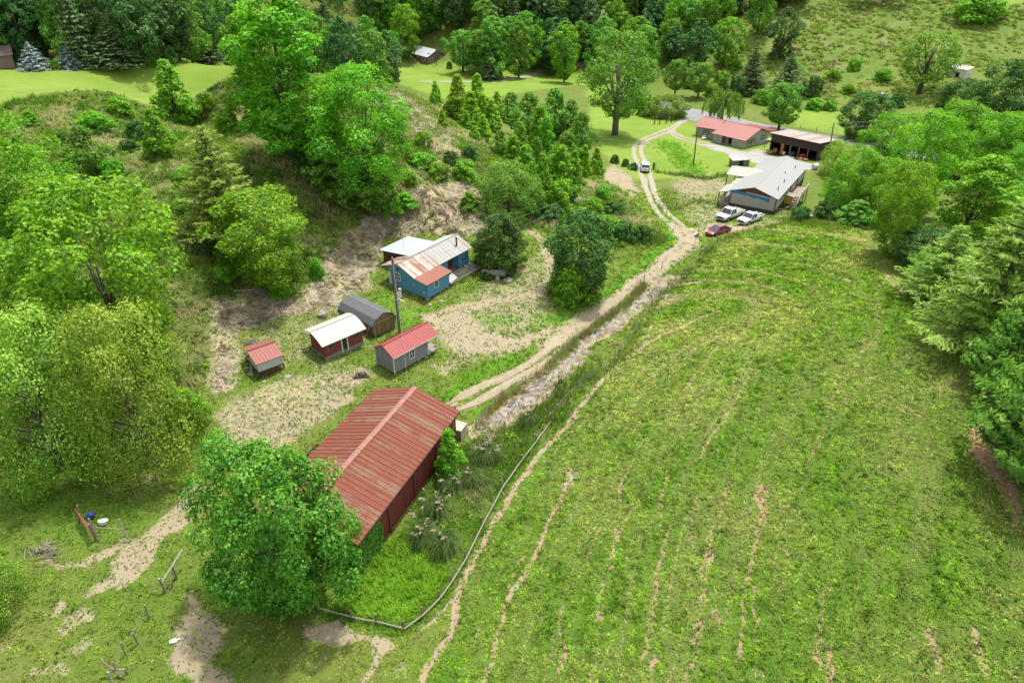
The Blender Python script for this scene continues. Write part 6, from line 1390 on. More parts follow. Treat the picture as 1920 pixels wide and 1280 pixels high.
PR = {
 'boxelder': broadleaf(11, 11, 6.0, .03, 42, 820, .20, 'boxelder', 'dome', (.24, .4), trunk_r=.3, top_tint=.25, flat=.8),
 'maple': broadleaf(12, 13, 5.0, .03, 85, 620, .24, 'bright', 'round', (.2, .33), top_tint=.2),
 'poplar': broadleaf(13, 22, 4.6, .06, 130, 420, .33, 'bright', 'tall', (.2, .34), trunk_r=.36, top_tint=.25),
 'walnut': broadleaf(14, 15, 5.0, .04, 90, 600, .24, 'bright', 'round', (.19, .32), trunk_r=.28, top_tint=.1),
 'catalpa': broadleaf(67, 10, 5.0, .06, 150, 800, .215, 'catalpa', 'round', (.13, .27), trunk_r=.3, top_tint=.2, lob=1.5, limbs=20),
 'oak': broadleaf(16, 11, 4.6, .0, 110, 520, .26, 'dark', 'round', (.18, .3), trunk_r=.3, lob=.4),
 'magnolia': broadleaf(17, 8, 3.6, .0, 95, 420, .25, 'dark', 'dome', (.19, .3), trunk_r=.2, lob=.35),
 'sycamore': broadleaf(18, 22, 8.0, .2, 130, 340, .42, 'mid', 'round', (.15, .25), trunk_r=.6, limbs=22, bark='grey_bark'),
 'yard': broadleaf(19, 11, 4.6, .2, 70, 230, .42, 'mid', 'round', (.17, .3), trunk_r=.28),
 'hill': broadleaf(20, 12, 6.0, .2, 75, 200, .42, 'mid', 'round', (.15, .26), trunk_r=.38, limbs=16),
 'sapling': broadleaf(21, 6, 1.7, .04, 46, 150, .30, 'lime', 'cone', (.24, .4), trunk_r=.08, top_tint=.2),
 'young': broadleaf(22, 7, 2.4, .03, 55, 170, .32, 'bright', 'cone', (.24, .38), trunk_r=.1, top_tint=.3),
 'youngdark': broadleaf(23, 8, 2.8, .03, 60, 170, .34, 'mid', 'tall', (.22, .36), trunk_r=.12),
 'shrub': broadleaf(24, 3, 1.9, .0, 40, 150, .24, 'bright', 'dome', (.26, .42), trunk_r=.06, limbs=6),
 'olivebush': broadleaf(25, 6, 4.4, .0, 110, 480, .21, 'olive', 'dome', (.17, .26), trunk_r=.15, lob=.35, top_tint=.3),
 'darkshrub': broadleaf(26, 3, 2.0, .0, 40, 150, .26, 'dark', 'dome', (.26, .4), trunk_r=.06, limbs=6),
 'forest_a': broadleaf(31, 20, 6.2, .08, 75, 190, .62, 'mid', 'tall', (.2, .34), trunk_r=.32),
 'forest_b': broadleaf(32, 20, 6.6, .08, 75, 190, .62, 'blackgreen', 'round', (.18, .32), trunk_r=.34),
 'forest_c': broadleaf(33, 18, 6.2, .08, 75, 190, .62, 'bright', 'round', (.18, .32), trunk_r=.3),
 'forest_d': broadleaf(34, 22, 5.8, .08, 75, 190, .62, 'blackgreen', 'tall', (.2, .34), trunk_r=.34),
 'whitepine': conifer(41, 14, 5.4, .04, 28, 'pine', 'pine', .46, 130), 'whitepine_b': conifer(45, 12, 4.2, .04, 24, 'pine', 'pine', .44, 95),
 'spruce': conifer(42, 12, 3.6, .03, 24, 'spruce', 'spruce', .5, 34), 'bluespruce': conifer(43, 6, 2.9, .02, 14, 'blue', 'spruce', .4, 34), 'cypress': conifer(44, 13, 5.2, .0, 32, 'cypress', 'cypress', .42, 120),
 'forest_pine': conifer(46, 20, 5.2, .08, 20, 'spruce', 'spruce', .9, 26),
 'willow': willow(51),
}
def plant(kind, p, h, r, label, cat, group=None, name=None, rz=None, trunk=True, yx=1.0):
    """one tree of its own: an Empty at its foot with trunk and crown"""
    q = PR[kind]; nm = name or {'sapling': 'young_tree', 'young': 'young_tree', 'youngdark': 'young_tree', 'shrub': 'shrub', 'darkshrub': 'shrub', 'olivebush': 'shrub', 'willow': 'willow_tree', 'oak': 'oak_tree', 'maple': 'maple_tree', 'poplar': 'poplar_tree', 'sycamore': 'sycamore_tree', 'magnolia': 'magnolia_tree', 'walnut': 'walnut_tree', 'catalpa': 'catalpa_tree', 'whitepine': 'pine_tree', 'whitepine_b': 'pine_tree', 'spruce': 'spruce_tree', 'bluespruce': 'spruce_tree', 'cypress': 'cypress_tree', 'forest_pine': 'pine_tree'}.get(kind, 'broadleaf_tree')
    o = root(nm, (float(p[0]), float(p[1]), float(p[2]) - .05), R.uniform(0, 6.28) if rz is None else rz, label, cat, group)
    sx = r / q['r']; o.scale = (sx, sx * yx, h / q['h'])
    c = bpy.data.objects.new('crown', q['crown']); COL.objects.link(c); c.parent = o
    if trunk and q['trunk'] is not None:
        t_ = bpy.data.objects.new('trunk', q['trunk']); COL.objects.link(t_); t_.parent = o
    return o
def tree(kind, u, vb, vt, wpx, label, cat='tree', group=None, **k):
    """foot seen at photo row vb, top at row vt, crown wpx wide"""
    p = P1(u, vb); h = max(.6, float(z_of_row(p[1], vt) - p[2])); zm = p[2] + h * .5
    dist = p[1] * CP + (CAM_H - zm) * SP; r = wpx / 2 / FPX * dist
    # rows are met by the near top of the crown, so a round crown needs a little less height
    h = h * (.90 if kind not in ('sapling', 'young', 'spruce', 'bluespruce', 'poplar', 'forest_pine', 'whitepine', 'whitepine_b', 'cypress') else .97)
    return plant(kind, p, h, r, label, cat, group, **k)
# ---- big trees on the left
tree('boxelder', 115, 880, 548, 290, 'big billowing yellow-green tree at the left edge, lower of the two')
tree('boxelder', 282, 870, 540, 270, 'big billowing yellow-green tree whose crown reaches beside the chicken coop')
tree('shrub', 350, 800, 722, 85, 'small round lime bush poking out of the big left crown', 'shrub')
tree('maple', 250, 700, 292, 330, 'tall bright green maple behind the billowing left trees')
tree('walnut', 55, 480, 165, 230, 'yellow-green tree with loose crown at the upper left edge')
tree('boxelder', 15, 700, 400, 150, 'dull green tree at the left edge above the billowing trees')
tree('whitepine_b', 30, 600, 395, 150, 'soft grey-green pine at the left edge')
tree('young', 335, 228, 108, 88, 'pointed bright green young tree standing before the plateau lawn', 'tree')
tree('young', 303, 290, 200, 66, 'smaller pointed lime young tree just below the one before the plateau lawn', 'tree')
tree('whitepine', 425, 440, 232, 180, 'feathery blue-green pine on the left bank')
tree('maple', 508, 530, 338, 205, 'broad bright green maple above the fallen log')
tree('shrub', 525, 556, 505, 46, 'small bright bush beside the fallen log', 'shrub'); tree('shrub', 596, 520, 480, 32, 'small bush on the straw bank right of the maple', 'shrub')
tree('poplar', 553, 300, -40, 175, 'tallest yellow-green tree, its top cut by the upper edge'); tree('poplar', 500, 240, 5, 120, 'slim bright tree leaning against the tallest yellow-green tree')
tree('walnut', 690, 385, 88, 200, 'tall airy yellow-green tree right of the tallest tree')
tree('walnut', 640, 330, 120, 150, 'airy yellow-green tree between the two tallest left trees')
tree('youngdark', 620, 360, 255, 95, 'dark green leafy tree filling the foot of the tall trees'); tree('youngdark', 700, 400, 290, 95, 'dark green leafy tree above the straw bank, right of its neighbour'); tree('darkshrub', 576, 315, 262, 70, 'dark bush at the foot of the tallest tree', 'shrub')
tree('youngdark', 655, 395, 300, 80, 'dark leafy tree at the top of the straw bank'); tree('young', 735, 405, 330, 40, 'small narrow tree at the end of the straw bank','tree')
tree('young', 768, 305, 268, 26, 'tiny bright tree on the brown slope', 'tree'); tree('shrub', 792, 275, 243, 38, 'bright bush high on the brown slope', 'shrub'); tree('darkshrub', 845, 310, 280, 40, 'dark bush on the brown slope', 'shrub'); tree('shrub', 770, 345, 318, 30, 'low bush on the slope above the straw bank', 'shrub')
tree('shrub', 180, 245, 205, 70, 'low leafy bush on the left bank', 'shrub'); tree('darkshrub', 265, 262, 222, 60, 'dark bush on the left bank below the plateau', 'shrub'); tree('shrub', 430, 250, 200, 60, 'bright bush on the bank left of the tallest tree', 'shrub'); tree('youngdark', 175, 330, 225, 90, 'leafy dark tree on the left bank beside the yellow-green tree'); tree('olivebush', 100, 450, 360, 100, 'pale flowering bush between the left trees', 'shrub')
# ---- lime saplings over the meadow
lime = [(818, 200, 150, 28), (860, 222, 137, 56), (896, 205, 136, 44), (884, 240, 168, 48), (922, 245, 184, 42), (906, 262, 214, 36), (875, 240, 206, 26), (830, 240, 204, 22), (932, 215, 170, 30), (905, 237, 175, 36), (838, 215, 190, 24), (912, 255, 228, 24), (890, 262, 235, 26)]
for i, (u, b, t, w_) in enumerate(lime): tree('sapling', u, b, t, w_, 'lime green pointed sapling in the row in front of the far meadow', 'sapling', 'lime saplings before the meadow')
grp = [('youngdark', 958, 232, 166, 56), ('youngdark', 992, 262, 163, 78), ('youngdark', 1040, 258, 155, 84), ('young', 1010, 300, 196, 66), ('youngdark', 1068, 265, 178, 62), ('youngdark', 1088, 295, 200, 62), ('young', 1022, 310, 214, 52), ('youngdark', 1060, 325, 238, 66), ('young', 975, 300, 226, 50), ('youngdark', 938, 292, 238, 42), ('young', 962, 320, 250, 56), ('young', 985, 345, 270, 62), ('young', 1048, 372, 268, 78), ('young', 1016, 372, 285, 50), ('sapling', 1117, 326, 274, 34), ('sapling', 1095, 330, 270, 32), ('young', 1075, 345, 280, 44), ('shrub', 1045, 400, 332, 66), ('youngdark', 1005, 330, 248, 50)]
for i, (k, u, b, t, w_) in enumerate(grp): tree(k, u, b, t, w_, {'youngdark': 'darker green young tree in the thicket left of the dirt track', 'young': 'bright green young tree in the thicket left of the dirt track', 'sapling': 'lime sapling at the right end of the thicket by the dirt track', 'shrub': 'bright bush at the foot of the thicket'}[k], 'tree', {'youngdark': 'dark young trees of the thicket', 'young': 'bright young trees of the thicket', 'sapling': 'saplings at the end of the thicket', 'shrub': None}[k])
tree('olivebush', 953, 398, 292, 132, 'large round olive bush above the blue house', 'shrub')
tree('magnolia', 938, 500, 388, 106, 'round dark glossy tree right of the blue house'); tree('oak', 1085, 545, 384, 144, 'big dark green oak beside the dirt track'); tree('shrub', 1068, 562, 497, 88, 'bright green bush in front of the dark oak', 'shrub')
tree('darkshrub', 1170, 450, 412, 60, 'dark low bush right of the dark oak', 'shrub'); tree('darkshrub', 1205, 452, 420, 48, 'dark low bush near the bend of the dirt track', 'shrub'); tree('shrub', 1110, 405, 368, 50, 'bush above the dark oak', 'shrub')
for u, b, t, w_, lb in ((1152, 305, 288, 20, 'left of three small dark bushes at the lawn edge'), (1172, 312, 296, 18, 'middle of three small dark bushes at the lawn edge'), (1188, 318, 303, 20, 'right of three small dark bushes at the lawn edge')): tree('darkshrub', u, b, t, w_, lb, 'shrub')
# ---- round the road and the lawns
tree('sycamore', 1153, 253, 35, 165, 'huge solitary tree with a thick bare trunk on the lawn')
tree('yard', 1265, 180, 104, 56, 'blue-green tree left of two beside the road bend'); tree('yard', 1308, 184, 110, 58, 'blue-green tree right of two beside the road bend')
tree('olivebush', 1250, 218, 172, 84, 'broad bush beside the track mouth at the road', 'shrub'); tree('shrub', 1212, 215, 178, 50, 'bright bush between the huge tree and the road', 'shrub'); tree('shrub', 1190, 200, 165, 44, 'low bush right of the huge tree', 'shrub')
tree('willow', 1352, 232, 163, 74, 'weeping willow behind the red-roofed house'); tree('yard', 1459, 246, 146, 88, 'leafy tree standing between the road and the open-fronted shed')
tree('spruce', 1405, 172, 76, 70, 'dark evergreen left of two at the foot of the hill'); tree('spruce', 1472, 178, 94, 76, 'dark evergreen right of two at the foot of the hill'); tree('darkshrub', 1375, 185, 135, 56, 'dark bush below the dark evergreens', 'shrub'); tree('darkshrub', 1521, 180, 138, 54, 'dark bush at the foot of the hill right of the evergreens', 'shrub'); tree('shrub', 1525, 205, 182, 40, 'low bush at the top of the small meadow', 'shrub'); tree('shrub', 1555, 206, 186, 34, 'low bush beside another at the top of the small meadow', 'shrub')
tree('hill', 1722, 176, 48, 132, 'spreading tree with a dark trunk on the hillside'); tree('shrub', 1825, 34, -14, 96, 'round bush at the top of the hillside', 'shrub')
tree('oak', 1614, 262, 165, 96, 'dark round tree at the right end of the small meadow'); tree('darkshrub', 1680, 200, 172, 38, 'dark bush on the hillside left of the spreading tree', 'shrub')
for u, b, t, w_ in ((1295, 165, 140, 40), (1335, 180, 155, 36), (1350, 160, 130, 34), (1430, 195, 165, 40), (1560, 150, 128, 30), (1600, 130, 108, 28), (1590, 175, 155, 30), (1655, 150, 125, 40), (1490, 130, 112, 30), (1380, 130, 110, 26)): tree('shrub', u, b, t, w_, 'scrubby bush scattered over the lower hillside', 'shrub', 'scrub on the lower hillside')
# ---- right-hand wood
rw = [('maple', 1588, 412, 262, 96, 'bright tree at the corner of the long beige house'), ('maple', 1632, 424, 282, 100, 'bright loose tree behind the top of the pasture'), ('maple', 1700, 410, 185, 140, 'tall yellow-green tree in the middle of the right wood'), ('walnut', 1765, 330, 172, 112, 'olive-toned tree at the back of the right wood'), ('maple', 1850, 350, 196, 116, 'yellow-green tree high in the right wood'), ('maple', 1668, 478, 285, 118, 'full green tree at the edge of the pasture'), ('poplar', 1795, 480, 285, 130, 'full green tree deep in the right wood'), ('walnut', 1898, 400, 250, 110, 'yellow-green tree at the right edge'), ('oak', 1875, 270, 95, 150, 'dark grey-green tree at the upper right edge'), ('oak', 1790, 240, 140, 110, 'dark grey-green bushy tree below the pale hillside shed'), ('oak', 1735, 500, 425, 130, 'dark round tree at the edge of the pasture before the pines'), ('boxelder', 1560, 330, 255, 70, 'bright bush beside the open-fronted shed'), ('walnut', 1655, 320, 200, 110, 'bright tree behind the beige house garden'), ('maple', 1560, 400, 335, 70, 'green tree crowding the side deck of the beige house'), ('youngdark', 1600, 425, 370, 80, 'low leafy tree at the top corner of the pasture'), ('maple', 1880, 480, 330, 120, 'green tree above the big pine'), ('oak', 1840, 330, 200, 110, 'dark tree in the upper right wood'), ('walnut', 1920, 330, 170, 120, 'light tree half outside the right edge'), ('darkshrub', 1500, 415, 385, 50, 'dark bush at the top edge of the pasture'), ('darkshrub', 1545, 410, 375, 60, 'dark bush beside the pink tub'), ('shrub', 1730, 520, 470, 70, 'bright bush before the dark round tree at the pasture edge')]
for k, u, b, t, w_, lb in rw: tree(k, u, b, t, w_, lb, 'shrub' if 'shrub' in k or 'bush ' in lb[:12] else 'tree')
tree('whitepine', 1835, 650, 352, 270, 'large soft blue-green pine at the right side of the pasture'); tree('whitepine_b', 1755, 560, 420, 150, 'smaller soft pine left of the large one'); tree('whitepine_b', 1915, 600, 390, 160, 'soft pine at the right edge behind the large one')
tree('cypress', 1955, 890, 470, 310, 'dark green feathery cypress at the lower right edge'); tree('cypress', 1875, 730, 525, 150, 'smaller feathery cypress between the pine and the edge')
# ---- foreground
tree('catalpa', 548, 1135, 818, 322, 'big leafy tree covering the near end of the red barn')
tree('boxelder', -45, 1160, 985, 220, 'yellow-green bush cut by the left edge', 'shrub', name='shrub')
tree('young', 845, 895, 800, 66, 'bright bushy young tree against the right wall of the red barn', 'tree')
# ---- plateau row
tree('bluespruce', 68, 131, 78, 64, 'silver-blue spruce, left of two beside the plateau lawn'); tree('bluespruce', 133, 126, 78, 60, 'silver-blue spruce, right of two beside the plateau lawn')
tree('spruce', 219, 122, 34, 104, 'broad green hemlock on the plateau right of the blue spruces'); tree('olivebush', 278, 120, 70, 54, 'rusty olive bush right of the broad hemlock', 'shrub'); tree('darkshrub', 320, 118, 82, 44, 'dark rounded cone bush on the plateau', 'shrub'); tree('spruce', 385, 117, 45, 76, 'grey-green spruce at the right of the plateau row'); tree('shrub', 108, 130, 112, 30, 'small yellow bush between the two blue spruces', 'shrub'); tree('darkshrub', 165, 124, 95, 40, 'brown-green bush beside the right blue spruce', 'shrub'); tree('darkshrub', 430, 118, 85, 50, 'dark hedge bush at the end of the plateau row', 'shrub')
# ---- round the brick house
for k, u, b, t, w_, lb in (('yard', 740, 140, 48, 38, 'slim leafy tree left of the distant brick house'), ('forest_c', 764, 111.5, -4, 66, 'tall tree shading the roof of the distant brick house'), ('yard', 868, 136, 48, 70, 'leafy tree right of the distant brick house'), ('yard', 908, 140, 46, 92, 'broad tree beside the lane right of the brick house'), ('spruce', 918, 150, 92, 48, 'dark conifer at the bend of the far lane'), ('yard', 994, 130, 78, 38, 'small round tree standing before the far forest'), ('darkshrub', 843, 128, 114, 14, 'tiny dark bush at the corner of the brick house'), ('darkshrub', 936, 148, 128, 18, 'small brown bush beside the far lane')): tree(k, u, b, t, w_, lb, 'shrub' if 'shrub' in k else 'tree')
rr = R
_bank = [(150,300),(215,330),(240,280),(380,300),(395,360),(350,340),(120,265),(60,235),(225,215),(390,200),(450,330),(470,380),(345,395),(300,420),(400,470),(760,390),(820,330),(870,335),(880,300),(740,240),(790,310),(1130,370),(1150,400),(1090,420),(1140,440),(1000,400),(1030,410),(880,390),(200,400),(420,520)]
for i, (u, v) in enumerate(_bank): tree(('shrub', 'shrub', 'darkshrub', 'young')[i % 4], u, v, v - R.uniform(18, 40), R.uniform(34, 66), {0: 'bright leafy bush among the weeds of the left slope', 1: 'bright leafy bush among the weeds of the left slope', 2: 'dark leafy bush among the weeds of the left slope', 3: 'small pointed young tree among the weeds of the left slope'}[i % 4], 'tree' if i % 4 == 3 else 'shrub', {0: 'bright bushes on the left slope', 1: 'bright bushes on the left slope', 2: 'dark bushes on the left slope', 3: 'young trees on the left slope'}[i % 4])
# ---- the forest: every tree in view is its own object
def forest(pts, kinds, hr, rr, label, group):
    for x, y in pts:
        k = R.choice(kinds); z = float(HT(x, y)); h = R.uniform(*hr); plant(k, (x, y, z), h, R.uniform(*rr) * (.8 if k == 'forest_pine' else 1), label, 'tree', group)
def band(pxs, depth, step, jit=2.0):
    """ground points behind a photo line, in rows going away"""
    out = []
    for row in range(depth):
        for u, v in pxs:
            p = P1(u, v); d = np.array([p[0], p[1]]) / np.hypot(p[0], p[1]); q = p[:2] + d * (row * step); out.append((q[0] + R.uniform(-jit, jit), q[1] + R.uniform(-jit, jit)))
    return out
forest(band([(u, 118) for u in range(-20, 480, 46)], 3, 9, 2.5), ['forest_b', 'forest_d', 'forest_d', 'forest_pine', 'forest_b', 'forest_a'], (15, 21), (4.6, 6.2), 'dark tall tree in the forest behind the plateau lawn', 'forest behind the plateau')
forest([(x + R.uniform(-4, 4), y + R.uniform(-4, 4)) for x in range(-66, -40, 8) for y in (190, 205, 222, 240)], ['forest_d', 'forest_b', 'forest_a'], (17, 23), (5, 6.5), 'dark tall tree in the forest between the tallest tree and the brick house', 'forest left of the brick house')
forest([(x + R.uniform(-4, 4), y + R.uniform(-4, 4)) for x in range(-56, 20, 8) for y in (305, 318, 334)], ['forest_a', 'forest_c', 'forest_b'], (17, 24), (6, 7.5), 'forest tree behind the brick house', 'forest behind the brick house')
forest(band([(u, 117) for u in range(930, 1130, 30)], 4, 12, 3), ['forest_a', 'forest_c', 'forest_a', 'forest_c', 'forest_pine', 'forest_b'], (14, 21), (5, 7), 'forest tree on the far side of the meadow', 'forest beyond the meadow')
forest(band([(u, 125) for u in range(1140, 1300, 34)], 5, 13, 3), ['forest_a', 'forest_c', 'forest_c', 'forest_d', 'forest_a'], (13, 19), (5, 6.5), 'forest tree behind the huge solitary tree', 'forest behind the huge tree')
forest([(p[0] + R.uniform(-1, 1), p[1] + R.uniform(0, 3)) for p in (P1(u, v) for u, v in ((1345, 42), (1365, 36), (1388, 30), (1410, 26), (1432, 20), (1455, 14), (1478, 10), (1320, 55), (1500, 6)))], ['forest_pine', 'forest_d', 'forest_b'], (9, 13), (4, 5), 'dark tree in the row along the ridge of the grassy hill', 'dark ridge trees')
forest([(x + R.uniform(-5, 5), y + R.uniform(-5, 5)) for x in range(-10, 110, 15) for y in (262, 282)], ['forest_a', 'forest_c', 'forest_a', 'forest_d'], (16, 22), (6, 7.5), 'distant forest tree near the top edge', 'distant forest trees')
# a hillside wood far behind reads as one mass
def far_wood():
    rng = np.random.default_rng(77); Vs = []; Ts = []
    for x in range(-290, 330, 11):
        for y in range(300, 470, 14):
            if rng.uniform() < .15: continue
            xx = x + rng.uniform(-4, 4); yy = y + rng.uniform(-5, 5)
            if abs(xx + 32) < 22 and yy < 300: continue
            z = float(HT(xx, yy)); h = rng.uniform(12, 19); n = 170; d = rng.normal(size=(n, 3)); d /= np.linalg.norm(d, axis=1, keepdims=True); d[:, 2] = np.abs(d[:, 2]) * 1.2 - .3
            P = np.array([xx, yy, z + h * .5]) + d * np.array([6.5, 6.5, h * .5]) * rng.uniform(.6, 1.05, (n, 1)); v, f, t = leaf_quads(rng, P, d + rng.normal(size=(n, 3)) * .3, 2.2, np.clip(rng.normal(.4, .2) + rng.normal(0, .12, n), 0, 1), .8); Vs.append(v); Ts.append(t)
    V = np.concatenate(Vs); n = len(V) // 4; tag(np_mesh('far_wood', V, np.arange(4 * n).reshape(n, 4), L['blackgreen'], None, {'tint': ('FACE', np.concatenate(Ts))}), kind='stuff')
far_wood()
# ------------------------------------------------------------ grass, weeds, straw
def mat_blades():
    m = bpy.data.materials.new('blades'); m.use_nodes = True; t = m.node_tree; t.nodes.clear(); out = t.nodes.new('ShaderNodeOutputMaterial')
    a = nd(t, 'ShaderNodeAttribute', attribute_name='col'); d = nd(t, 'ShaderNodeBsdfDiffuse'); tr = nd(t, 'ShaderNodeBsdfTranslucent'); mx = nd(t, 'ShaderNodeMixShader'); mx.inputs[0].default_value = .35
    t.links.new(a.outputs['Color'], d.inputs[0]); t.links.new(a.outputs['Color'], tr.inputs[0]); t.links.new(d.outputs[0], mx.inputs[1]); t.links.new(tr.outputs[0], mx.inputs[2]); t.links.new(mx.outputs[0], out.inputs[0]); return m
M['blades'] = mat_blades()
GR = np.random.default_rng(91)
def mixcol(a, b, f): return np.asarray(a)[None] * (1 - f)[:, None] + np.asarray(b)[None] * f[:, None]
def blades(px, py, hgt, wid, spread, nb, col, lean=None, flat=0.0):
    """nb bent blades (one triangle each) for every tuft"""
    n = len(px); x = np.repeat(px, nb); y = np.repeat(py, nb); h = np.repeat(hgt, nb) * GR.uniform(.6, 1.2, n * nb); w = np.repeat(wid, nb); sp = np.repeat(spread, nb); c = np.repeat(col, nb, axis=0) * GR.uniform(.62, 1.5, (n * nb, 1))
    an = GR.uniform(0, 6.283, n * nb); ox = GR.normal(0, 1, n * nb) * sp * .3; oy = GR.normal(0, 1, n * nb) * sp * .3; bx = x + ox; by = y + oy; bz = HT(bx, by)
    dx = np.cos(an) * sp; dy = np.sin(an) * sp
    if lean is not None: dx = dx * .55 + np.repeat(lean[0], nb) * h; dy = dy * .55 + np.repeat(lean[1], nb) * h
    wx = -np.sin(an) * w / 2; wy = np.cos(an) * w / 2; tx, ty = bx + dx, by + dy; tz = np.maximum(HT(tx, ty) + .02, bz + h * (1 - flat))
    V = np.stack([np.stack([bx - wx, by - wy, bz - .02], -1), np.stack([bx + wx, by + wy, bz - .02], -1), np.stack([tx, ty, tz], -1)], 1).reshape(-1, 3)
    return V, np.repeat(np.concatenate([c, np.ones((n * nb, 1))], 1), 3, axis=0)
def stuff(name, parts):
    V = np.concatenate([p[0] for p in parts]); A = np.concatenate([p[1] for p in parts]); n = len(V) // 3
    return tag(np_mesh(name, V, np.arange(3 * n).reshape(n, 3), M['blades'], None, {'col': ('POINT', A)}), kind='stuff')
def sample(x0, x1, y0, y1, dens, prob):
    n = int((x1 - x0) * (y1 - y0) * dens); x = GR.uniform(x0, x1, n); y = GR.uniform(y0, y1, n); k = np.clip(prob(x, y), 0, 1) > GR.uniform(0, 1, n); return x[k], y[k]
def inview(x, y, m=1.15):
    z = CAM_H; dpt = y * CP + (CAM_H - HT(x, y)) * SP; return (np.abs(x) < dpt * .75 * m + 1) & (y > 16)
G_A, G_B, G_C, G_D = (.068, .170, .012), (.185, .345, .022), (.34, .40, .06), (.44, .36, .15)
def grass_col(x, y, warm=.35, lush=None):
    f = fnoise(x / 1.1, y / 1.1, 41); g = fnoise(x / 6.5, y / 6.5, 42); c = mixcol(G_A, G_B, np.clip(f * 1.6 - .25 + GR.normal(0, .15, len(x)), 0, 1))
    k = np.clip((g - .42) * 3.0, 0, 1) * warm + (GR.uniform(0, 1, len(x)) < .10) * .5; c = c * (1 - k)[:, None] + mixcol(G_C, G_D, np.clip(fnoise(x / .6, y / .6, 43) * 1.6 - .3, 0, 1)) * k[:, None]
    c = c * (.18 + 1.6 * fnoise(x / .36, y / .36, 40, 2))[:, None]  # mottled brightness stands in for lit blades and shaded gaps
    if lush is not None: c = c * (1 - lush * .75)[:, None] + mixcol((0.077, 0.231, 0.014), (0.182, 0.392, 0.028), np.clip(f * 1.4 - .2, 0, 1)) * (lush * .75)[:, None]
    return c
def pasture():
    def pr(x, y):
        bare = np.clip(gmask('dirt', x, y) * 1.3 - .3, 0, .93); st = gmask('streak', x, y); cl = fnoise(x / .75, y / .75, 44); return gmask('pasture', x, y) * (1 - bare) * (1 - .75 * st) * np.clip(cl * 2.2 - .15, .4, 1) * np.clip(48 / np.maximum(y, 20), .35, 1.3) * inview(x, y)
    x, y = sample(-14, 60, 17, 112, 30, pr); far = np.clip(y / 55, .8, 2); h = GR.uniform(.08, .22, len(x)) * far ** .5
    stx = np.clip(gmask('streak', x, y) * 1.3, 0, .8); gc = grass_col(x, y, .6); gc = gc * (1 - stx)[:, None] + mixcol((.32, .30, .11), (.50, .40, .2), GR.uniform(0, 1, len(x))) * stx[:, None]; P = [blades(x, y, h, .10 * far, .19 * far, 5, gc)]
    # darker clover clumps
    x2, y2 = sample(-14, 60, 17, 112, 1.6, lambda x, y: gmask('pasture', x, y) * (1 - gmask('dirt', x, y)) * (fnoise(x / 2.6, y / 2.6, 45) > .6) * .6 * inview(x, y)); P.append(blades(x2, y2, GR.uniform(.14, .28, len(x2)), np.full(len(x2), .12), np.full(len(x2), .26), 9, mixcol((0.049, 0.126, 0.017), (0.084, 0.196, 0.020), GR.uniform(0, 1, len(x2)))))
    stuff('pasture_grass', P)
pasture()
def yard_grass():
    def pr(x, y):
        bare = np.clip(gmask('dirt', x, y) * 1.25 - .3, 0, .94); return (1 - np.clip(gmask('pasture', x, y) * 2, 0, 1)) * (1 - bare) * (1 - gmask('straw', x, y) * .8) * (1 - np.clip(gmask('gravel', x, y) * 2, 0, 1)) * np.clip(fnoise(x / .8, y / .8, 46) * 2.2 - .3, .12, 1) * np.clip(45 / np.maximum(y, 20), .25, 1.3) * (1 - .6 * gmask('rough', x, y)) * (1 - gmask('mown', x, y)) * inview(x, y)
    x, y = sample(-55, 45, 17, 125, 26, pr); lu = gmask('lush', x, y); far = np.clip(y / 55, .8, 2); h = GR.uniform(.07, .2, len(x)) * far ** .5 * (1 + lu * .5); stuff('yard_grass', [blades(x, y, h, .085 * far, .15 * far, 4, grass_col(x, y, .45, lu))])
yard_grass()
PIT = [tuple(q) for q in pline([(640,1135),(680,1060),(760,990),(800,900),(850,850),(900,815),(950,800),(1020,790),(985,840),(940,905),(900,975),(865,1045),(840,1085),(815,1115),(755,1170),(700,1160)])]
def stones():
    x, y = sample(-50, 45, 17, 115, 5, lambda x, y: np.clip(np.maximum(gmask('dirt', x, y), gmask('gravel', x, y) * 1.6) * 1.2 - .2, 0, 1) * inview(x, y)); n = len(x); s = GR.uniform(.03, .11, n); z = HT(x, y); an = GR.uniform(0, 6.283, n); P = []
    for k in range(3):
        a = an + k * 2.094; b = an + (k + 1) * 2.094; P.append(np.stack([np.stack([x + s * np.cos(a), y + s * np.sin(a), z - .03], -1), np.stack([x + s * np.cos(b), y + s * np.sin(b), z - .03], -1), np.stack([x, y, z + s * .8], -1)], 1).reshape(-1, 3))
    c = mixcol((.22, .19, .15), (.44, .42, .385), GR.uniform(0, 1, n)); c = np.concatenate([c, np.ones((n, 1))], 1); stuff('loose_stones', [(q, np.repeat(c, 3, axis=0)) for q in P])
stones()
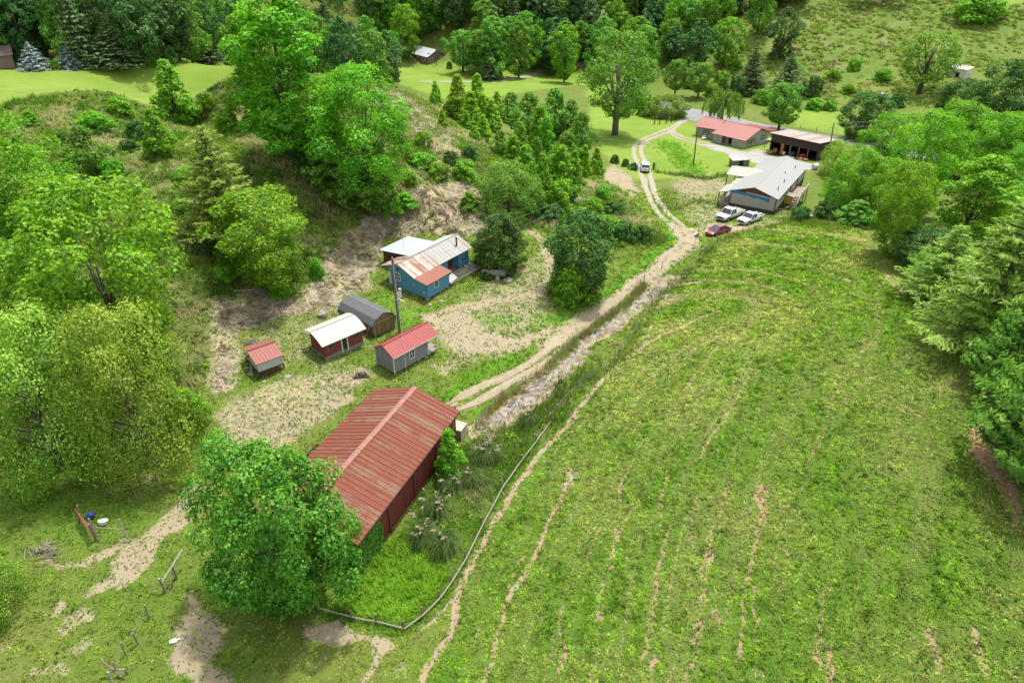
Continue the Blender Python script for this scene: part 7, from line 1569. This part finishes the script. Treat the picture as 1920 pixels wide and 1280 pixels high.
def weeds():
    P = []
    def in_pit(x, y): return in_poly(x, y, PIT)
    x, y = sample(-14, 8, 25, 62, 26, lambda x, y: in_pit(x, y) * np.clip(fnoise(x / 1.4, y / 1.4, 47) * 2.4 - .4, .2, 1)); low = sstep(33, 46, y)
    c = mixcol((0.140, 0.308, 0.017), (0.280, 0.462, 0.042), fnoise(x / .9, y / .9, 48)); c2 = mixcol((0.070, 0.168, 0.020), (0.168, 0.266, 0.049), fnoise(x / .9, y / .9, 49)); c = c * (1 - low)[:, None] + c2 * low[:, None]; P.append(blades(x, y, GR.uniform(.3, .65, len(x)), np.full(len(x), .07), np.full(len(x), .3), 6, c))
    # left bank and other rough ground: tufts and low leafy weeds
    def pr(x, y): return gmask('rough', x, y) * (1 - np.clip(gmask('dirt', x, y) * 1.5, 0, 1)) * (1 - .75 * gmask('straw', x, y)) * np.clip(fnoise(x / 2.2, y / 2.2, 50) * 2.6 - .6, .06, 1) * np.clip(85 / np.maximum(y, 30), .35, 1.1) * (y < 175) * inview(x, y)
    x, y = sample(-85, 45, 40, 175, 7, pr); far = np.clip(y / 75, .8, 2); f = fnoise(x / 3.5, y / 3.5, 51); c = mixcol((0.063, 0.140, 0.017), (0.182, 0.280, 0.042), np.clip(f * 1.6 - .3 + GR.normal(0, .15, len(x)), 0, 1)); k = np.clip(fnoise(x / 5, y / 5, 52) * 3 - 1.45, 0, .85); c = c * (1 - k)[:, None] + mixcol((0.364, 0.308, 0.140), (0.560, 0.448, 0.280), GR.uniform(0, 1, len(x))) * k[:, None]
    P.append(blades(x, y, GR.uniform(.25, .9, len(x)), .12 * far, .45 * far, 7, c))
    stuff('rough_weeds', P)
weeds()
def dry():
    P = []
    def pr(x, y): return np.clip(gmask('straw', x, y) * 1.25 - .12, 0, 1) * (1 - .6 * gmask('gravel', x, y)) * (1 - np.clip(gmask('dirt', x, y) * 1.3 - .2, 0, 1)) * np.clip(fnoise(x / 1.2, y / 1.2, 53) * 2.2 - .35, .15, 1) * inview(x, y)
    x, y = sample(-50, 40, 40, 165, 13, pr); gx = HT(x + .6, y) - HT(x - .6, y); gy = HT(x, y + .6) - HT(x, y - .6); sw = fnoise(x / 2.6, y / 2.6, 54) * 11; ln = (-gx * 1.0 + .85 * np.cos(sw), -gy * 1.0 + .85 * np.sin(sw))
    sd = np.clip(gmask('straw', x, y), 0, 1); c = mixcol((.27, .22, .155), (.57, .51, .41), np.clip(fnoise(x / .8, y / .8, 55) * 2.0 - .45 + GR.normal(0, .22, len(x)), 0, 1)); k = (fnoise(x / 2.4, y / 2.4, 56) > .62) * .6; c = c * (1 - k)[:, None] + np.array((.24, .26, .07))[None] * k[:, None]; k = (1 - sstep(.55, .85, sd)) * GR.uniform(.1, .75, len(x)); c = c * (1 - k)[:, None] + np.array((.25, .30, .07))[None] * k[:, None]
    P.append(blades(x, y, GR.uniform(.45, 1.3, len(x)) * (.16 + .84 * sd ** 2), np.full(len(x), .06), .12 + .2 * sd, 8, c, ln, .6))
    stuff('dry_grass', P)
dry()
def reeds():
    P = []
    def along(px, n, wd, h, w, c1, c2, nb=6, sp=.25):
        c = dense(pline(px), .3); i = GR.integers(0, len(c), n); x = c[i, 0] + GR.normal(0, wd, n); y = c[i, 1] + GR.normal(0, wd, n); k = fnoise(x / 1.5, y / 1.5, 57) + GR.normal(0, .2, n) > .36; x, y = x[k], y[k]
        P.append(blades(x, y, GR.uniform(h * .5, h * 1.15, len(x)), np.full(len(x), w), np.full(len(x), sp), nb, mixcol(c1, c2, np.clip(fnoise(x / 1.2, y / 1.2, 58) * 1.7 - .35, 0, 1))))
    FA = [(896,800),(920,772),(945,748),(988,720),(1032,688),(1076,644),(1116,612),(1160,582),(1207,535)]; along(FA, 1500, .3, .85, .05, (0.280, 0.210, 0.084), (0.308, 0.336, 0.084)); along(FA[4:], 900, .4, .7, .06, (0.084, 0.168, 0.021), (0.196, 0.280, 0.042))
    FB = [(1031,795),(1062,757),(1098,715),(1142,688),(1160,672),(1190,625),(1222,575),(1250,545),(1276,525),(1310,490),(1345,457),(1400,436),(1480,418)]; along(FB, 2600, .55, .5, .06, (0.070, 0.168, 0.017), (0.196, 0.308, 0.035)); along(FB, 500, .8, .8, .05, (0.420, 0.336, 0.168), (0.560, 0.462, 0.252))
    along([(1010,790),(1035,760),(1060,735),(1090,700)], 500, .8, 1.0, .06, (0.070, 0.140, 0.020), (0.168, 0.252, 0.042)); along([(1150,455),(1180,448),(1215,452),(1235,448)], 900, 1.0, .8, .08, (0.063, 0.140, 0.017), (0.140, 0.238, 0.028), 7, .4)
    along([(1232,323),(1275,328),(1320,336),(1372,326),(1430,318)], 700, .5, .7, .09, (0.098, 0.168, 0.028), (0.252, 0.308, 0.070)); along([(600,1140),(662,1158),(757,1178),(823,1120),(872,1047),(941,912),(1004,826)], 1500, .35, .3, .07, (0.063, 0.168, 0.017), (0.140, 0.266, 0.028))
    along([(1250,268),(1270,290),(1300,325)], 700, 1.6, .7, .12, (0.126, 0.280, 0.021), (0.238, 0.434, 0.042), 7, .5); along([(1130,420),(1200,440),(1100,400),(1180,410)], 1200, 2.0, .7, .1, (0.084, 0.168, 0.021), (0.280, 0.280, 0.084), 7, .4)
    along([(1330,380),(1300,378),(1262,392),(1255,360)], 500, .9, .6, .09, (0.112, 0.210, 0.028), (0.280, 0.308, 0.084)); along([(1480,410),(1520,420),(1580,430)], 700, 1.2, .8, .1, (0.084, 0.168, 0.021), (0.210, 0.280, 0.042), 7, .4)
    stuff('reed_grass', P)
reeds()
def brush():
    """scrub on the far right hillside and leafy undergrowth on the left bank, too many stems to count"""
    Vs, Cs = [], []
    def clumps(x, y, size, nq, c1, c2, leaf):
        for i in range(len(x)):
            s = size * GR.uniform(.5, 1.4); n = int(nq * GR.uniform(.6, 1.3)); d = GR.normal(size=(n, 3)); d /= np.linalg.norm(d, axis=1, keepdims=True); d[:, 2] = np.abs(d[:, 2]); Pp = np.array([x[i], y[i], float(HT(x[i], y[i])) - .1]) + d * np.array([s, s, s * .75]) * GR.uniform(.5, 1.05, (n, 1))
            a = GR.normal(size=(n, 3)); N = d + GR.normal(size=(n, 3)) * .5; b = np.cross(N, a); b /= np.linalg.norm(b, axis=1, keepdims=True) + 1e-9; a /= np.linalg.norm(a, axis=1, keepdims=True) + 1e-9
            l = leaf * GR.uniform(.6, 1.3, (n, 1)); Vs.append(np.stack([Pp - b * l * .5, Pp + b * l * .5, Pp + a * l], 1).reshape(-1, 3)); f = GR.uniform(0, 1); c = np.asarray(c1) * (1 - f) + np.asarray(c2) * f; c = c[None] * GR.uniform(.75, 1.25, (n, 1)); Cs.append(np.repeat(np.concatenate([c, np.ones((n, 1))], 1), 3, axis=0))
    x, y = sample(60, 240, 200, 345, .42, lambda x, y: gmask('rough', x, y) * np.clip(fnoise(x / 8, y / 8, 60) * 2.4 - .45, .1, 1)); clumps(x, y, .95, 34, (0.13, 0.225, 0.032), (0.33, 0.42, 0.085), .5)
    k = GR.uniform(0, 1, len(x)) < .05; clumps(x[k] + 3, y[k] + 2, 1.2, 40, (0.224, 0.182, 0.126), (0.350, 0.252, 0.168), .55)
    x, y = sample(-80, 30, 50, 150, .6, lambda x, y: gmask('rough', x, y) * (1 - gmask('straw', x, y)) * (1 - gmask('dirt', x, y)) * (y < 150) * np.clip(fnoise(x / 5, y / 5, 62) * 2.6 - .7, .05, 1) * inview(x, y)); clumps(x, y, .7, 80, (0.075, 0.18, 0.017), (0.24, 0.38, 0.042), .24)
    x, y = sample(-14, 8, 25, 62, 1.5, lambda x, y: in_poly(x, y, PIT) * (y > 36) * np.clip(fnoise(x / 2, y / 2, 63) * 2.4 - .5, .1, 1)); clumps(x, y, .42, 110, (.07, .15, .02), (.22, .34, .06), .16)
    stuff('undergrowth', [(np.concatenate(Vs), np.concatenate(Cs))])
brush()
# plumed grass clumps beside the barn: each a plant of its own
def grass_clump_mesh(seed, plume):
    rng = np.random.default_rng(seed); n = 1500; an = rng.uniform(0, 6.283, n); l = rng.uniform(.5, 1.25, n); o = rng.uniform(.1, 1.1, n); V = []; A = []
    for i in range(n):
        dx, dy = math.cos(an[i]), math.sin(an[i]); w_ = .011; bx, by = rng.normal(0, .16), rng.normal(0, .16); m = (bx + dx * o[i] * .45, by + dy * o[i] * .45, l[i] * .95); t = (bx + dx * o[i] * 1.0, by + dy * o[i] * 1.0, l[i] * (1.05 - .6 * o[i]))
        V += [(bx + dy * w_, by - dx * w_, 0), (bx - dy * w_, by + dx * w_, 0), (m[0] - dy * w_, m[1] + dx * w_, m[2]), (m[0] + dy * w_, m[1] - dx * w_, m[2]), (m[0] + dy * w_, m[1] - dx * w_, m[2]), (m[0] - dy * w_, m[1] + dx * w_, m[2]), t, t]
        f = rng.uniform(); c = np.array((.05, .11, .02)) * (1 - f) + np.array((.17, .23, .075)) * f; A += [(*c, 1)] * 8
    V = np.array(V); F = np.arange(len(V)).reshape(-1, 4); o1 = np_mesh('grass_blades', V, F, M['blades'], None, {'col': ('POINT', np.array(A))}); b = o1.data; bpy.data.objects.remove(o1)
    V = []; A = []
    for i in range(plume):
        a_ = rng.uniform(0, 6.283); r0 = rng.uniform(.1, .8); top = np.array([math.cos(a_) * r0, math.sin(a_) * r0, rng.uniform(1.05, 1.5)]); base = np.array([math.cos(a_) * .1, math.sin(a_) * .1, .2]); q = np.array([-math.sin(a_), math.cos(a_), 0]) * .008
        V += [base - q, base + q, top + q, top - q]; A += [(.2, .2, .1, 1)] * 4
        for k in range(9):
            p = top + np.array([math.cos(a_), math.sin(a_), .9]) * .035 * (k - 3); d = rng.normal(size=3) * .05; e = rng.normal(size=3) * .045; V += [p - d, p + e, p + d, p - e]; f = rng.uniform(); A += [tuple(np.array((.22, .20, .12)) * (1 - f) + np.array((.36, .33, .23)) * f) + (1,)] * 4
    o2 = np_mesh('plume', np.array(V), np.arange(len(V)).reshape(-1, 4), M['blades'], None, {'col': ('POINT', np.array(A))}); p = o2.data; bpy.data.objects.remove(o2); return b, p
_gc = [grass_clump_mesh(1, 4), grass_clump_mesh(2, 14)]
for u, v, s, k, lb in ((990, 795, 1.15, 0, 'dark grass clump at the upper end of the weedy strip, before the pale ditch'), (912, 862, 1.35, 1, 'plumed grass clump halfway along the weedy strip'), (884, 905, 1.25, 0, 'green fountain of grass right of the barn tree'), (846, 915, 1.2, 1, 'brown-plumed grass clump close to the barn wall'), (820, 960, 1.35, 1, 'plumed grass clump below the brown-plumed one'), (795, 1010, 1.4, 1, 'pale plumed grass clump nearest the barn wall'), (836, 1030, 1.4, 0, 'lowest grass clump, a green fountain nearest the rail fence')):
    p = P1(u, v); r = root('grass_clump', tuple(map(float, p)), R.uniform(0, 6), lb, 'grass clump', 'grass clumps beside the barn'); r.scale = (s * 1.1, s * R.uniform(.9, 1.25), s * R.uniform(.85, 1.05))
    for nm, me in zip(('blades', 'plume'), _gc[k]): o = bpy.data.objects.new(nm, me); COL.objects.link(o); o.parent = r
# ivy over the near end of the barn wall
def ivy():
    rng = np.random.default_rng(5); n = 5200; x = rng.uniform(-.2, 6.2, n); z = rng.uniform(-.6, 3.2, n); k = (fnoise(x / 1.1, z / 1.1, 66) * 3.2 + (x < 3.4) * 1.2 - x * .42 > .45) ; x, z = x[k], z[k]; n = len(x)
    y = .45 - .05 - rng.uniform(0, .35, n) * fnoise(x / .6, z / .6, 67); P = np.stack([x, y, z], -1); m = 2600; y2 = rng.uniform(.3, 6.0, m); z2 = rng.uniform(-.6, 3.3, m); k = y2 * .5 + z2 * .25 < 2.6; P = np.concatenate([P, np.stack([.45 - rng.uniform(0, .3, k.sum()), y2[k], z2[k]], -1)])
    N = np.tile([0, -.8, .5], (len(P), 1)) + rng.normal(size=P.shape) * .4; V, F, t = leaf_quads(rng, P, N, .24, np.clip(rng.normal(.4, .2, len(P)), 0, 1), .8)
    o = np_mesh('ivy', V, F, L['catalpa'], None, {'tint': ('FACE', t)}); o.location = BARN.location; o.rotation_euler = BARN.rotation_euler; tag(o, 'green ivy creeping over the near end of the red barn wall', 'ivy')
ivy()
